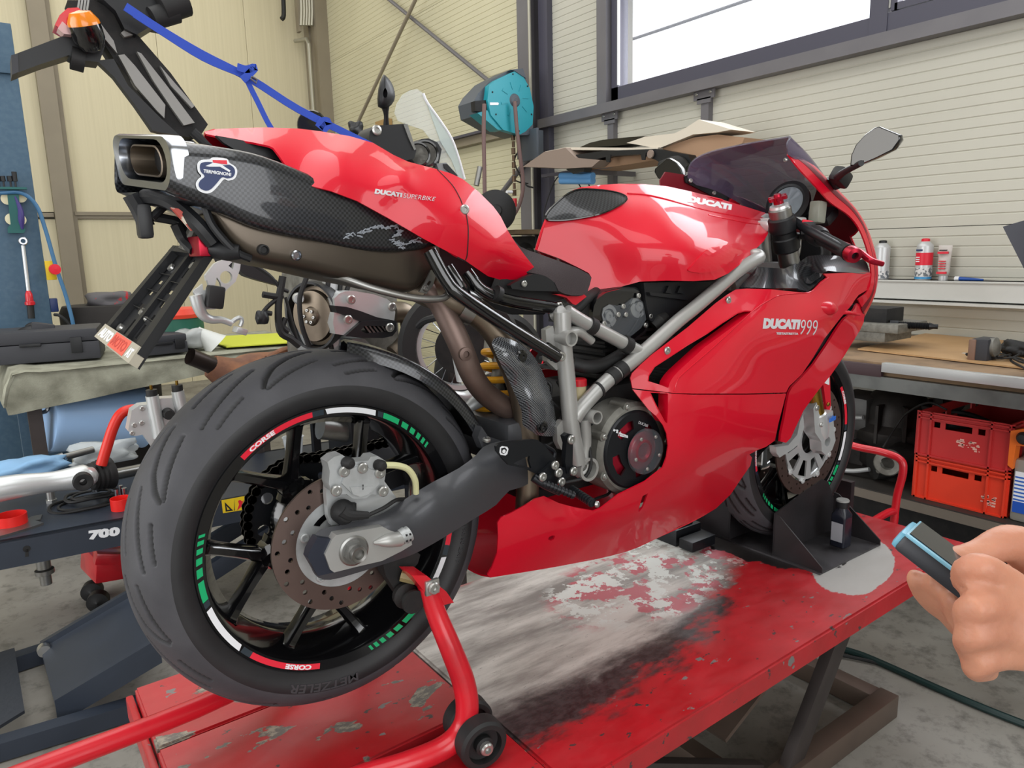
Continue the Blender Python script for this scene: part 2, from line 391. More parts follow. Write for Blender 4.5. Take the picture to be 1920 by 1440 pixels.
for (z0, z1) in [(FLOOR, -.183), (-.18, .914), (.917, 1.80)]:
    grooved('wall_panel', WYR, 3.15, z0, z1, M['wall'], wf)
grooved('wall_panel', 2.60, 3.15, 1.803, 3.2, M['wall'], wf)
for (z0, z1) in [(FLOOR, -.183), (-.18, .914), (.917, 1.77), (1.80, 3.0), (3.003, CEIL)]:
    grooved('wall_panel', 3.45, 7.2, z0, z1, M['wallend'], wf)
grooved('wall_panel', WYR, 3.15, 3.38, CEIL, M['wall'], wf)
# left wall: tall cream panels with vertical ribs
ws = struct(G().box(((WX+WXB)/2, WYL+.12, (FLOOR+CEIL)/2), (WX-WXB, .1, CEIL-FLOOR)).put('wall_left', M['joint']))
def ribbed(x0, x1, z0, z1):
    n = max(2, int((x1-x0)/.046)); V = []; F = []
    for z in (z0, z1):
        for i in range(n*2+1): V.append((x0+(x1-x0)*i/(2*n), WYL+(.0 if i % 2 else .0025), z))
    m = n*2+1
    for i in range(m-1): F.append((i, i+1, m+i+1, m+i))
    V, F = thick(V, orient(V, F, (0, -1, 0)), (0, .05, 0)); return mk('wall_panel', V, F, M['wallw'], ws, 60)
xs = [WXB, -4.0, -3.0, -2.0, -1.0, -.0, .44, 1.377, 2.308, 3.1]
for i in range(len(xs)-1):
    ribbed(xs[i]+.002, xs[i+1]-.002, 1.34, CEIL); ribbed(xs[i]+.002, xs[i+1]-.002, FLOOR, 1.27)
# open garage walls behind the camera keep the room a room
wr = G()
wr.box((WXB-.05, -3.3, (FLOOR+CEIL)/2), (.1, 2.6, CEIL-FLOOR)).box((WXB-.05, 5.6, (FLOOR+CEIL)/2), (.1, 3.8, CEIL-FLOOR)).box((WXB-.05, .9, (3.3+CEIL)/2), (.1, 5.8, CEIL-3.3))
struct(wr.put('wall_back', M['wall']))
wr = G(); wr.box((-4, WYR-.05, (FLOOR+CEIL)/2), (2, .1, CEIL-FLOOR)).box((2.4, WYR-.05, (FLOOR+CEIL)/2), (1.6, .1, CEIL-FLOOR)).box((-.6, WYR-.05, (3.4+CEIL)/2), (5, .1, CEIL-3.4))
struct(wr.put('wall_right', M['wall']))
# columns, channels, rails
def hcol(name, x, y, wd, dp, m, pc=True):
    g = G(); h = (FLOOR+CEIL)/2; H = CEIL-FLOOR
    g.box((x, y-wd/2+.006, h), (dp, .012, H)).box((x, y+wd/2-.006, h), (dp, .012, H)).box((x, y, h), (.012, wd, H)); return struct(g.put(name, m))
g = G(); H = CEIL-FLOOR; h = (CEIL+FLOOR)/2
g.box((WX-.10, 3.345, h), (.012, .16, H)).box((WX-.005, 3.345, h), (.012, .16, H)).box((WX-.05, 3.345, h), (.10, .012, H)); struct(g.put('trim_1', M['post']))
struct(G().box((WX-.02, 3.19, h), (.06, .10, H)).put('trim_2', M['winf']))
struct(G().box((WX-.06, 7.27, h), (.16, .26, H)).box((WX-.15, 7.4, h), (.02, .14, H)).put('trim_3', M['postw']))
g = G(); g.box((.33, WYL-.06, h), (.15, .10, H)).box((.425, WYL-.02, h), (.05, .03, H)); struct(g.put('trim_4', M['postw']))
g = G(); g.box((1.78, WYL-.02, 1.325), (2.7, .06, .035)).box((1.78, WYL-.01, 1.29), (2.7, .035, .03)); struct(g.put('trim_5', M['postw']))
struct(G().box((-2.2, WYL-.02, 1.31), (4.9, .05, .04)).put('trim_6', M['postw']))
struct(G().box((WX-.05, .35, 1.765), (.08, 5.75, .06)).box((WX-.085, .35, 1.738), (.012, 5.75, .012)).put('trim_7', M['post']))   # rail under the window
struct(G().box((WX-.03, 5.3, 1.775), (.07, 3.75, .07)).box((WX-.06, 5.3, 1.815), (.09, 3.75, .02), mi=1).put('trim_8', M['postw'], mats=[M['postw'], M['winf']]))
struct(G().box((WX-.03, 2.56, 2.55), (.07, .09, 1.5)).put('trim_9', M['post']))
for i, y in enumerate((2.50, 1.715)):
    g = G(); g.box((WX-.02, y, 1.30), (.04, .055, .83)).box((WX-.045, y, 1.712), (.01, .15, .05)).box((WX-.045, y, 1.68), (.01, .10, .03))
    o = struct(g.put('trim_%d' % (10+i), M['post'])); b = G()
    for s in (-.05, .05): bolt_at(b, (WX-.05, y+s, 1.72), (-1, 0, 0), .009, .008)
    b.put('bolt', M['bolt'], o)
struct(G().tube([(WX-.12, 3.255, FLOOR), (WX-.12, 3.255, CEIL)], .012).put('trim_12', M['pipe']))
struct(G().tube([(WX-.24, 7.15, FLOOR), (WX-.24, 7.15, 3.18), (WX-.24, 7.2, 3.24), (WX-.3, 7.4, 3.26)], .022, 10).put('trim_13', M['pipe']))
# cross bracing of the end bay
def rod(name, a, b, r, m): return struct(G().tube([a, b], r).put(name, m))
rod('trim_14', PX(795, -35, 3.0), PX(664, 245, 3.0), .017, M['postw']); rod('trim_15', PX(700, -25, 3.05), PX(930, 163, 3.05), .017, M['post'])
rod('trim_16', PX(1000, 285, 3.0), PX(880, 440, 3.0), .02, M['post'])
# window
wn = struct(G().box((WX+.02, (WY0+WY1)/2, WZ0+.045), (.09, WY1-WY0, .09)).box((WX+.02, (WY0+WY1)/2, WZ1-.04), (.09, WY1-WY0, .08)).box((WX+.02, WY1-.03, (WZ0+WZ1)/2), (.09, .06, WZ1-WZ0))
    .box((WX+.02, WY0+.04, (WZ0+WZ1)/2), (.09, .08, WZ1-WZ0)).box((WX+.02, .72, (WZ0+WZ1)/2), (.10, .085, WZ1-WZ0)).put('window_1', M['winf']))
G().box((WX+.03, 1.6, (WZ0+WZ1)/2), (.012, 1.7, WZ1-WZ0-.17)).put('pane', M['glass'], wn)
G().box((WX+.03, -.74, (WZ0+WZ1)/2), (.012, 2.8, WZ1-WZ0-.17)).put('pane', M['glass'], wn)
G().box((WX-.0, .652, (WZ0+WZ1)/2), (.05, .03, WZ1-WZ0-.19)).box((WX-.0, -.7, WZ0+.11), (.05, 2.7, .03)).put('sash', M['winf'], wn)
G().box((WX-.02, .672, 2.06), (.012, .008, .3)).put('hinge', M['bolt'], wn)
G().box((WX-.022, 2.442, 2.6), (.015, .012, 1.4)).put('seal', M['white'], wn)
# outside: neighbouring beige building and a wire
o = tag(G().box((13, -3.8, 3.2), (3, 7.6, 7.4)).box((11.45, -3.8, 7.0), (.3, 7.8, .25)).box((11.47, -2.0, 4.6), (.06, 1.0, 1.4)).put('house', mat('beige_render', '#d8b494', .8)), 'beige rendered building seen through the right-hand window pane', 'building')
tag(G().tube([PX(1100, 98, 5.2), PX(1190, 72, 5.2), PX(1420, -6, 5.2), PX(1600, -66, 5.2)], .015, 8, 3).put('overhead_cable', M['post']), 'grey cable running past outside the large window', 'cable')
gnd = tag(G().box((9, 1, FLOOR-.3), (11, 30, .2)).box((-.6, -9, FLOOR-.3), (12, 8, .2)).put('yard', mat('grey_asphalt', '#8e8b86', .9)), 'grey paved yard outside the workshop', 'yard')
gnd['kind'] = 'structure'
# ceiling lamps of the workshop (out of frame above)
# white ledge along the window wall above the bench
M['ledge'] = mat('white_metal_ledge', '#c9cac6', .45, col2='#bfc0bc', nscale=7)
LX = WX-.085
lt = PX(1750, 526, LX).z; lb = PX(1750, 571, LX).z
g = G(); g.box((WX-.042, -1.2, (lt+lb)/2+.01), (.085, 4.3, lt-lb-.02)).box((WX-.045, -1.2, lt-.004), (.095, 4.3, .008)).box((WX-.05, -1.2, lb+.006), (.105, 4.3, .012))
o = struct(g.put('trim_17', M['ledge']))
# ================================================================== RED SPORTS MOTORCYCLE: wheels, swing arm, brakes
def K(ox, oy, s):
    return lambda pts: [(ox+p[0]/s, oy+p[1]/s)+tuple(p[2:]) for p in pts]
k5 = K(340, 740, 3); k6 = K(760, 520, 3.5556); k2 = K(960, 320, 3.5556); k3 = K(1160, 480, 3.84); k4 = K(860, 780, 3); kc = K(1220, 220, 4); kt = K(600, 200, 4.364); kr = K(180, 200, 4); kn = K(400, 440, 3.84)
RA = Vector((0, 0, .389)); FA = Vector((1.42, 0, .31))
bike = thing('motorcycle', 'glossy red faired sports motorcycle on the red lift table, large rear tyre nearest', 'motorcycle', (.7, 0, 0))
def polar(c, r, a, y): return Vector((c.x+r*math.cos(a), y, c.z+r*math.sin(a)))
def seg_d(u, v, P):
    d = 1e9
    for i in range(len(P)-1):
        ax, ay, aw = P[i]; bx, by, bw = P[i+1]; dx, dy = bx-ax, by-ay
        t = np.clip(((u-ax)*dx+(v-ay)*dy)/(dx*dx+dy*dy), 0, 1); wv = aw+(bw-aw)*t
        e = np.hypot(u-ax-dx*t, v-ay-dy*t)/wv; d = np.minimum(d, e)
    return d
def tyre(name, c, hw, Rc, dR, rb, period, grooves, parent, nt=1100, npf=104, bead=.0085):
    A = np.linspace(-1, 1, npf)*PI/2; prof = [(hw*math.sin(a), Rc+dR*math.cos(a), hw*a*1.02) for a in A]
    prof = [(-bead_y, rb, 9) for bead_y in (hw-bead*1.5,)]+[(-hw+.001, (rb+Rc)/2, 9)]+prof+[(hw-.001, (rb+Rc)/2, 9), (hw-bead*1.5, rb, 9)]
    th = np.linspace(0, 2*PI, nt, endpoint=False); V = []; per = 2*PI/period; T = Rc+dR
    F = []; n = len(prof); mi = []; dep = np.zeros((nt, n))
    Sv = np.array([p[2] for p in prof])
    for side in (-1, 1):
        u = ((th+(0 if side < 0 else per*.5)) % per)[:, None]*T; s = (-Sv*side)[None, :]
        for g in grooves:
            gp = [(d*PI/180*T, q, max(w_*1.35, .0028)) for d, q, w_ in g]
            for sh in (-per*T, 0, per*T):
                e = seg_d(u+sh, s, gp); ok = (np.abs(Sv)[None, :] < 5) & (np.sign(Sv)[None, :] == side)
                dep = np.maximum(dep, np.where(ok, np.clip(1.6-e*1.0, 0, 1), 0))
    for i in range(nt):
        for j, (y, R, s) in enumerate(prof):
            r = R-.0055*dep[i, j]; V.append((c.x+r*math.cos(th[i]), y, c.z+r*math.sin(th[i])))
    for i in range(nt):
        i2 = (i+1) % nt
        for j in range(n-1):
            F.append((i*n+j, i*n+j+1, i2*n+j+1, i2*n+j)); m = dep[i, j]+dep[i, j+1]+dep[i2, j]+dep[i2, j+1] > 2.2
            side = j < 7 or j > n-9
            mi.append(2 if side else 0)
    o = mk(name, V, F, None, parent, 180, mi, [M['rubber'], M['groove'], M['rubberd']]); at_ = o.data.attributes.new('groove', 'FLOAT', 'POINT'); at_.data.foreach_set('value', np.clip(dep.reshape(-1)*1.3, 0, 1).astype(np.float32)); return o
GR = [[(0, -.018, .002), (3, -.020, .003), (8, -.030, .003), (14, -.048, .003), (18, -.070, .003), (20, -.088, .0015)],
      [(19, -.030, .001), (29, -.052, .003), (41, -.078, .001)],
      [(1, -.058, .001), (11, -.076, .0028), (19, -.094, .001)],
      [(27, -.084, .001), (33, -.094, .0022), (38, -.103, .001)],
      [(24, -.001, .001), (31, -.010, .003), (38, -.022, .001)]]
rt = tyre('rear_tyre', RA, .095, .255, .06, .231, 8, GR, bike)
GF = [[(a, b*.62, c_*.9) for a, b, c_ in g] for g in GR]
ft = tyre('front_tyre', FA, .060, .250, .048, .231, 8, GF, bike, 640, 60, .006)
# sidewall lettering, slightly raised
M['sidetext'] = mat('raised_sidewall_lettering', '#3b3b3e', .5)
def arc_text(name, s, c, r0, r1, a0, a1, y, m, parent, bold=.03, flip=False, dy=.001, yr=None):
    """lettering bent round an axle, read from the right-hand side"""
    V, F = g_text(s, bold); W_ = []
    for u, v in V:
        a = a0+(a1-a0)*u; r = r0+(r1-r0)*v; yy = y if yr is None else y+(yr-y)*v; W_.append(polar(c, r, a, yy))
    F = orient(W_, F, (0, -1, 0)); W2, F2 = thick(W_, F, (0, dy+.001, 0)); return mk(name, [v-Vector((0, dy, 0)) for v in W2], F2, m, parent, 0)
arc_text('lettering', 'METZELER', RA, .247, .262, math.radians(273), math.radians(245), -.0945, M['sidetext'], rt, .02, dy=.0012)
arc_text('lettering', '190/50 ZR17', RA, .243, .251, math.radians(352), math.radians(335), -.0948, M['sidetext'], rt, 0, dy=.0008)
# rims
def arc_strip(g, c, r0, r1, a0, a1, y0, y1, n=None, mi=0, th=.0006, skew=0):
    n = n or max(2, int(abs(a1-a0)/.03)); V = []; F = []
    for i in range(n+1):
        a = a0+(a1-a0)*i/n; V.append(polar(c, r0, a, y0)); V.append(polar(c, r1, a+skew, y1))
    for i in range(n): F.append((2*i, 2*i+1, 2*i+3, 2*i+2))
    F = orient(V, F, (0, -1, 0)); V, F = thick(V, F, (0, th+.0006, 0)); g.add([v-Vector((0, th, 0)) for v in V], F, mi)
def rim(name, c, hw, parent, rot, sp_w):
    g = G(); prof = [(.2325, -hw), (.2300, -hw-.004), (.2135, -hw-.001), (.2085, -hw+.008), (.205, -hw+.03), (.192, -hw*.3), (.192, hw*.3), (.205, hw-.03), (.2085, hw-.008), (.2135, hw+.001), (.23, hw+.004), (.2325, hw),
            (.225, hw-.012), (.212, hw-.02), (.199, hw*.3), (.199, -hw*.3), (.212, -hw+.02), (.225, -hw+.012), (.2325, -hw)]
    g.lathe(c, (0, 1, 0), prof, 96); return g.put(name, M['gloss'], parent, 50)
rr = rim('rear_rim', RA, .081, bike, 0, 0); fr = rim('front_rim', FA, .049, bike, 0, 0)
def spoke_set(c, hw, parent, base, n, y0, hub, split, spread, ws):
    for k in range(n):
        a = base+2*PI*k/n; j = polar(c, split, a, y0*.6)
        for s in (-1, 1):
            g = G(); a2 = a+s*spread; e = polar(c, .206, a2, y0); d = (e-j); nrm = Vector((-d.z, 0, d.x)).normalized()
            rows = []
            for t, w_, dd in ((-.25, .017, .019), (.0, .0125, .017), (.5, .009, .014), (.93, .010, .016), (1.0, .016, .02)):
                p = j+d*t; rows.append([p+nrm*w_+Vector((0, -dd*.5, 0)), p+nrm*w_*.55+Vector((0, -dd, 0)), p-nrm*w_*.55+Vector((0, -dd, 0)), p-nrm*w_+Vector((0, -dd*.5, 0)), p-nrm*w_+Vector((0, dd, 0)), p+nrm*w_+Vector((0, dd, 0))])
            V, F = g_surf(rows, 2, 1, False, True); g.add(V, F); g.put('spoke', M['gloss'], parent, 40)
        g = G(); d = j-polar(c, hub, a, y0*.3); p0 = polar(c, hub, a, y0*.3); nrm = Vector((-d.z, 0, d.x)).normalized(); rows = []
        for t, w_ in ((0, .026), (.5, .02), (1, .022), (1.2, .012)):
            p = p0+d*t; rows.append([p+nrm*w_+Vector((0, -.012, 0)), p+nrm*w_*.5+Vector((0, -.022, 0)), p-nrm*w_*.5+Vector((0, -.022, 0)), p-nrm*w_+Vector((0, -.012, 0)), p-nrm*w_+Vector((0, .018, 0)), p+nrm*w_+Vector((0, .018, 0))])
        V, F = g_surf(rows, 2, 1, False, True); g.add(V, F); g.put('spoke_root', M['gloss'], parent, 40)
spoke_set(RA, .081, rr, math.radians(120), 5, -.035, .045, .105, math.radians(19), .01)
spoke_set(FA, .049, fr, math.radians(100), 5, -.012, .04, .10, math.radians(19), .01)
G().lathe(RA, (0, 1, 0), [(.012, -.085), (.05, -.085), (.058, -.07), (.05, -.04), (.045, 0), (.06, .03), (.07, .055), (.012, .06)], 40).put('hub', M['gloss'], rr)
G().lathe(FA, (0, 1, 0), [(.012, -.06), (.04, -.06), (.045, -.05), (.034, -.03), (.034, .03), (.045, .05), (.012, .06)], 32).put('hub', M['gloss'], fr)
M['fade'] = mat('dark_sticker', '#27323a', .4)
def stickers(c, y, parent, sets, corse=True):
    D = math.radians
    for (a_small, sgn, txt_side) in sets:
        g = G(); q = a_small; yy = y+.0005
        for w_, gp in ((1.2, 1.3), (1.8, 1.4), (2.2, 1.6), (2.8, 1.6), (3.6, 1.8), (8.5, .3), (2.5, 1.2)):
            mi = 0 if w_ != 2.5 else 3
            arc_strip(g, c, .2175, .2268, D(q), D(q+w_), yy, yy-.0018, mi=mi, skew=D(.8)); q += w_+gp
        arc_strip(g, c, .2175, .2268, D(q), D(q+23), yy, yy-.0018, mi=1, skew=D(.8)); q += 24.5
        arc_strip(g, c, .2175, .2268, D(q), D(q+5), yy, yy-.0018, mi=3); q += 5
        arc_strip(g, c, .2175, .2268, D(q), D(q+33), yy, yy-.0018, mi=2); q += 33
        g.put('rim_sticker', None, parent, 0, mats=[M['green'], M['white'], M['redst'], M['fade']])
        if txt_side: arc_text('lettering', 'CORSE', c, .2185, .2262, D(q-4), D(q-16), y-.0005, M['white'], parent, .04, dy=.0008, yr=y-.0018)
        else: arc_text('lettering', 'CORSE', c, .2258, .2185, D(q-17), D(q-4), y-.0018, M['white'], parent, .04, dy=.0008, yr=y-.0005)
stickers(RA, -.0828, rr, [(36, 1, True), (163, 1, True), (281, 1, True)])
stickers(FA, -.0508, fr, [(100, 1, True), (215, 1, True), (-60, 1, True)])
# sprocket and chain on the far side
chain_c = RA; SPR = .103; cy = .078
sp = G(); out = [polar(RA, SPR-(.006 if k % 2 else 0), 2*PI*k/80, cy) for k in range(80)]
holes = [[polar(RA, .074, 0, 0)+Vector((0, 0, 0)) for _ in ()]]
hl = []
for k in range(8):
    hc = polar(RA, .078, 2*PI*k/8+.2, cy); hl.append([hc+Vector((.011*math.cos(t), 0, .011*math.sin(t))) for t in np.linspace(0, 2*PI, 12, endpoint=False)])
sp.prism(out, (0, .006, 0), hl); sprk = sp.put('sprocket', M['satin'], bike)
cg = bpy.data.objects.new('drive_chain', None); COL.objects.link(cg); cg.parent = bike; cg.location = RA-wl(bike); WL[cg.name] = RA.copy()
M['chain'] = mat('oily_chain_steel', '#3c3a38', .35, .7)
def link_mesh(p, q):
    g = G(); d = (q-p); L = d.length; d.normalize(); n = Vector((-d.z, 0, d.x)); pl = []
    for t in np.linspace(0, PI, 5): pl.append(q+d*math.sin(t)*.0085+n*math.cos(t)*.0085)
    pl.append((p+q)/2-n*.006)
    for t in np.linspace(0, PI, 5): pl.append(p-d*math.sin(t)*.0085-n*math.cos(t)*.0085)
    pl.append((p+q)/2+n*.006)
    for s in (-.010, .008): g.prism([v+Vector((0, s, 0)) for v in pl], (0, .002, 0))
    g.cyl(p+Vector((0, -.012, 0)), p+Vector((0, .011, 0)), .0045, 8); g.cyl(q+Vector((0, -.012, 0)), q+Vector((0, .011, 0)), .0045, 8)
    return g
# path: round the sprocket then forward along upper and lower runs
cp = []; pitch = .0159
a = math.radians(75)
while a < math.radians(275): cp.append(polar(RA, SPR+.003, a, cy)); a += pitch/(SPR+.003)
top0 = polar(RA, SPR+.003, math.radians(75), cy); bot0 = cp[-1]
up = [top0+(Vector((.52, cy, .50))-top0)*(k*pitch/(Vector((.52, cy, .50))-top0).length) for k in range(1, 34)]
dn = [bot0+(Vector((.52, cy, .42))-bot0)*(k*pitch/(Vector((.52, cy, .42))-bot0).length) for k in range(1, 34)]
path = up[::-1]+cp+dn
for i in range(len(path)-1): link_mesh(path[i], path[i+1]).put('chain_link', M['chain'], cg)
# rear brake disc
yd = -.0975
circ = lambda c, r, n, y: [polar(c, r, 2*PI*k/n, y) for k in range(n)]
hs = [circ(RA, .078, 60, yd)]
for k in range(36):
    rad = (.088, .098, .108)[k % 3]; hc = polar(RA, rad, 2*PI*k/36+.1, yd); hs.append([hc+Vector((.0042*math.cos(t), 0, .0042*math.sin(t))) for t in np.linspace(0, 2*PI, 10, endpoint=False)])
rd = G().prism(circ(RA, .1175, 96, yd), (0, .005, 0), hs).put('rear_brake_disc', M['disc'], bike)
g = G(); sl = []
for k in range(5):
    a0 = 2*PI*k/5+.9; pts = [polar(RA, .060, a0+t, yd+.001) for t in np.linspace(-.28, .28, 7)]+[polar(RA, .048, a0+t, yd+.001) for t in np.linspace(.2, -.2, 5)]; sl.append(pts)
g.prism(circ(RA, .079, 60, yd+.001), (0, .004, 0), sl+[circ(RA, .03, 20, yd+.001)])
for k in range(5): bolt_at(g, polar(RA, .066, 2*PI*k/5+.28, yd+.001), (0, -1, 0), .008, .005)
g.put('disc_carrier', M['alu'], rd)
# swing arm
SWF = TPS([(980, 826, -.125), (903, 838, -.128), (895, 870, -.150), (813, 903, -.128), (813, 930, -.152), (733, 953, -.13), (733, 975, -.155), (603, 992, -.14), (603, 1020, -.158), (590, 1077, -.15), (717, 1057, -.15), (790, 1032, -.15), (890, 972, -.145), (940, 935, -.14), (1005, 850, -.13), (930, 880, -.152), (850, 960, -.156), (680, 1030, -.158)])
SWO = [(1010, 838), (980, 826), (937, 827), (906, 838), (892, 854), (860, 878), (813, 903), (773, 927), (733, 953), (707, 967), (672, 976), (640, 984), (603, 992), (593, 1000), (587, 1015), (577, 1042), (583, 1062), (590, 1077), (607, 1087), (640, 1083), (717, 1059), (760, 1045), (790, 1032), (840, 1003), (890, 972), (930, 947), (955, 920), (1000, 902)]
sw = panel('swing_arm', SWO, SWF, M['swing'], bike, t=.045, step=12, mirror=True, smooth=40, k=2)
swm = sw[1]; swm.name = 'swing_arm_far_side'; sw = sw[0]
# cross brace of the arm ahead of the tyre
G().box((.36, 0, .50), (.07, .26, .09), bev=.015).put('cross_brace', M['swing'], sw)
ab = k5([(850, 812), (872, 790), (1130, 742), (1175, 765), (1215, 778), (1290, 785), (1298, 845), (1240, 880), (1190, 905), (1130, 935), (1000, 965), (860, 1000), (838, 985), (808, 900)])
G().prism([PY(x, y, -.166) for x, y in ab], (0, .03, 0)).put('axle_block', M['frame'], sw)
gb = k5([(765, 805), (850, 812), (808, 900), (838, 985), (860, 1000), (770, 1020), (712, 920), (722, 880)]); G().prism([PY(x, y, -.161) for x, y in gb], (0, .02, 0)).put('end_plate', M['endpl'], sw)
nc = PY(663, 1032, -.166); g = G()
g.lathe(nc, (0, -1, 0), [(.024, 0), (.025, .002), (.022, .004), (.021, .004)], 32)
hexp = [nc+Vector((.019*math.cos(t), -.004, .019*math.sin(t))) for t in np.linspace(0, 2*PI, 6, endpoint=False)+.2]
g.prism(hexp, (0, -.010, 0)); g.lathe(nc, (0, -1, 0), [(.0085, -.002), (.0085, .022), (.0125, .023), (.0135, .020), (.0135, 0), (.0085, -.002)], 28); g.put('axle_nut', M['steel'], sw)
for t0, nm in ((.55, 0), (.8, 1)):
    a = PY(743+27*t0-7, 1012-8*t0, -.165); b = a+Vector((.010, 0, .003)); g = G(); g.cyl(a, b, .0135, 20)
    for s in (-1, 1): g.box((a+b)/2+Vector((0, -.0125, s*.005)), (.003, .003, .003), mi=1)
    g.put('chain_adjuster', None, sw, mats=[M['alu'], M['black']])
g = G(); g.tube([PY(700, 1018, -.168), PY(725, 1014, -.170), PY(750, 1010, -.166)], [.002, .011, .013], 12, 3); g.put('adjuster_boss', M['frame'], sw)
# caliper and its bracket
br_ = k5([(815, 560), (818, 495), (860, 470), (1130, 470), (1210, 580), (1245, 605), (1225, 640), (1060, 700), (900, 728), (845, 735), (825, 690)])
G().prism([PY(x, y, -.118) for x, y in br_], (0, .014, 0)).put('caliper_bracket', M['alub'], bike)
cal = k5([(822, 380), (860, 350), (905, 338), (925, 352), (930, 372), (985, 378), (1050, 372), (1066, 350), (1105, 345), (1148, 372), (1150, 440), (1140, 500), (1150, 540), (1110, 565), (1070, 560), (1040, 583), (965, 585), (930, 560), (880, 560), (845, 545), (830, 500), (835, 430)])
g = G(); g.prism([PY(x, y, -.142) for x, y in cal], (0, .030, 0)); g.prism([PY(x, y, -.148) for x, y in k5([(930, 430), (1000, 400), (1100, 430), (1115, 500), (1070, 550), (960, 555), (905, 500)])], (0, .010, 0))
g.prism([PY(x, y, -.151) for x, y in k5([(950, 520), (1080, 515), (1055, 560), (1010, 575), (965, 560)])], (0, .006, 0))
cal_o = g.put('brake_caliper', M['alu'], bike)
g = G()
for (x, y) in k5([(915, 432), (1115, 440), (870, 540), (1133, 543), (1018, 412)]): bolt_at(g, PY(x, y, -.149), (0, -1, 0), .009, .005)
g.put('bolt', M['bolt'], cal_o)
for (x, y) in k5([(940, 385), (1120, 398)]): G().lathe(PY(x, y, -.150), (.2, -1, 0), [(.004, -.01), (.009, -.008), (.0095, .004), (.006, .010), (0, .011)], 16).put('bleed_nipple_cap', M['rubb'], cal_o)
arc_text('lettering', 'B', Vector((PY(680, 913, -.15).x, 0, PY(680, 913, -.15).z)), -.004, .004, 1.3, 1.7, -.1512, M['dark'], cal_o, .02)
G().tube([PY(*p) for p in [(722, 872, -.15), (745, 873, -.152), (765, 880, -.152), (778, 900, -.15), (780, 925, -.145)]], .0055, 10, 4).put('brake_hose', mat('clear_brake_hose', '#c9c79a', .35), bike)
G().tube([PY(722, 872, -.15), PY(750, 873, -.152)], .0035, 8).put('hose_fitting', M['bolt'], bike)
g = G(); g.lathe(PY(641, 958, -.13), (0, -1, 0), [(.020, 0), (.020, .012), (.012, .024), (0, .026)], 20); g.tube([PY(641, 958, -.15), PY(655, 966, -.152), PY(690, 966, -.152)], [.010, .009, .006], 10, 3); g.tube([PY(690, 966, -.152), PY(720, 952, -.15), PY(742, 938, -.14), PY(760, 936, -.12)], .0035, 8, 4)
g.prism([PY(x, y, -.125) for x, y in k5([(930, 610), (985, 610), (985, 665), (940, 680), (890, 660)])], (0, .008, 0)); g.put('wheel_speed_sensor', M['rubb'], bike)
# lower bobbin bracket
g = G(); g.prism([PY(x, y, -.145) for x, y in k5([(1130, 930), (1300, 870), (1345, 900), (1330, 950), (1300, 985), (1290, 1170), (1230, 1140), (1150, 1020)])], (0, .03, 0)); g.lathe(PY(755, 1113, -.15), (0, -1, 0), [(.02, 0), (.022, .012), (.012, .018), (.012, .03), (.02, .034), (.02, .04), (0, .04)], 20); g.put('stand_bobbin', M['dark'], bike)
# front discs, fork feet
for s in (-1, 1):
    y = .072*s
    fh = [circ(FA, .122, 60, y)]
    for k in range(44):
        hc = polar(FA, (.132, .142, .151)[k % 3], 2*PI*k/44, y); fh.append([hc+Vector((.0035*math.cos(t), 0, .0035*math.sin(t))) for t in np.linspace(0, 2*PI, 8, endpoint=False)])
    d = G().prism(circ(FA, .16, 90, y), (0, .005, 0), fh).put('front_brake_disc', M['disc'], bike); c_h = []
    for k in range(10):
        a0 = 2*PI*k/10; c_h.append([polar(FA, .108, a0+.2, y), polar(FA, .108, a0-.2, y), polar(FA, .062, a0-.16, y), polar(FA, .062, a0+.16, y)])
    g = G(); g.prism([polar(FA, .128 if (k % 6 in (0, 1)) else .116, 2*PI*k/60, y) for k in range(60)], (0, .005, 0), c_h+[circ(FA, .04, 24, y)])
    for k in range(10): bolt_at(g, polar(FA, .119, 2*PI*(k+.12)/10, y), (0, s, 0), .009, .004)
    g.put('disc_carrier', M['alub'], d)
# ================================================================== RED SPORTS MOTORCYCLE: bodywork
def strip_pts(pts, dy): return [(x, y, d+dy) for x, y, d in pts]
# ---- tail unit
TF = TPS([(383, 247, 0), (450, 240, 0), (560, 241, 0), (640, 250, 0), (700, 268, -.012), (765, 303, -.05), (820, 317, -.075), (870, 337, -.09), (925, 388, -.105), (967, 454, -.115), (1001, 503, -.11),
          (420, 255, -.03), (445, 262, -.045), (505, 273, -.07), (640, 290, -.085), (760, 318, -.10), (550, 330, -.095), (620, 330, -.11), (750, 370, -.125), (670, 377, -.118), (793, 447, -.135), (873, 488, -.132), (870, 400, -.138), (940, 470, -.135), (900, 505, -.125), (933, 525, -.10), (973, 525, -.10)])
tail_out = [(383, 247), (400, 242), (450, 240), (500, 239), (560, 241), (600, 246), (655, 255), (676, 261), (700, 268), (737, 290), (765, 303), (818, 317), (845, 325), (868, 336), (898, 360), (925, 387), (939, 406), (952, 432), (967, 456), (985, 480), (1001, 500), (1001, 507), (971, 524), (940, 525), (915, 518), (893, 503), (872, 488), (830, 467), (793, 447), (730, 410), (670, 377), (620, 358), (577, 347), (556, 334), (545, 322), (533, 306), (522, 290), (512, 277), (503, 273), (470, 266), (440, 262), (400, 254), (386, 251)]
tail = panel('tail_fairing', tail_out, TF, M['red'], bike, step=10, t=.003, mirror=True)
tail[1].name = 'tail_fairing_far_side'; tail = tail[0]
def on(F, d=.0012): return lambda x, y: F(x, y)-d
def line_on(name, pts, F, r, m, parent, k=4, off=0): return G().tube([PY(x, y, F(x, y)+off) for x, y in cr(pts, k)], r, 6).put(name, m, parent)
M['seam'] = mat('seam_shadow', '#38060c', .6)
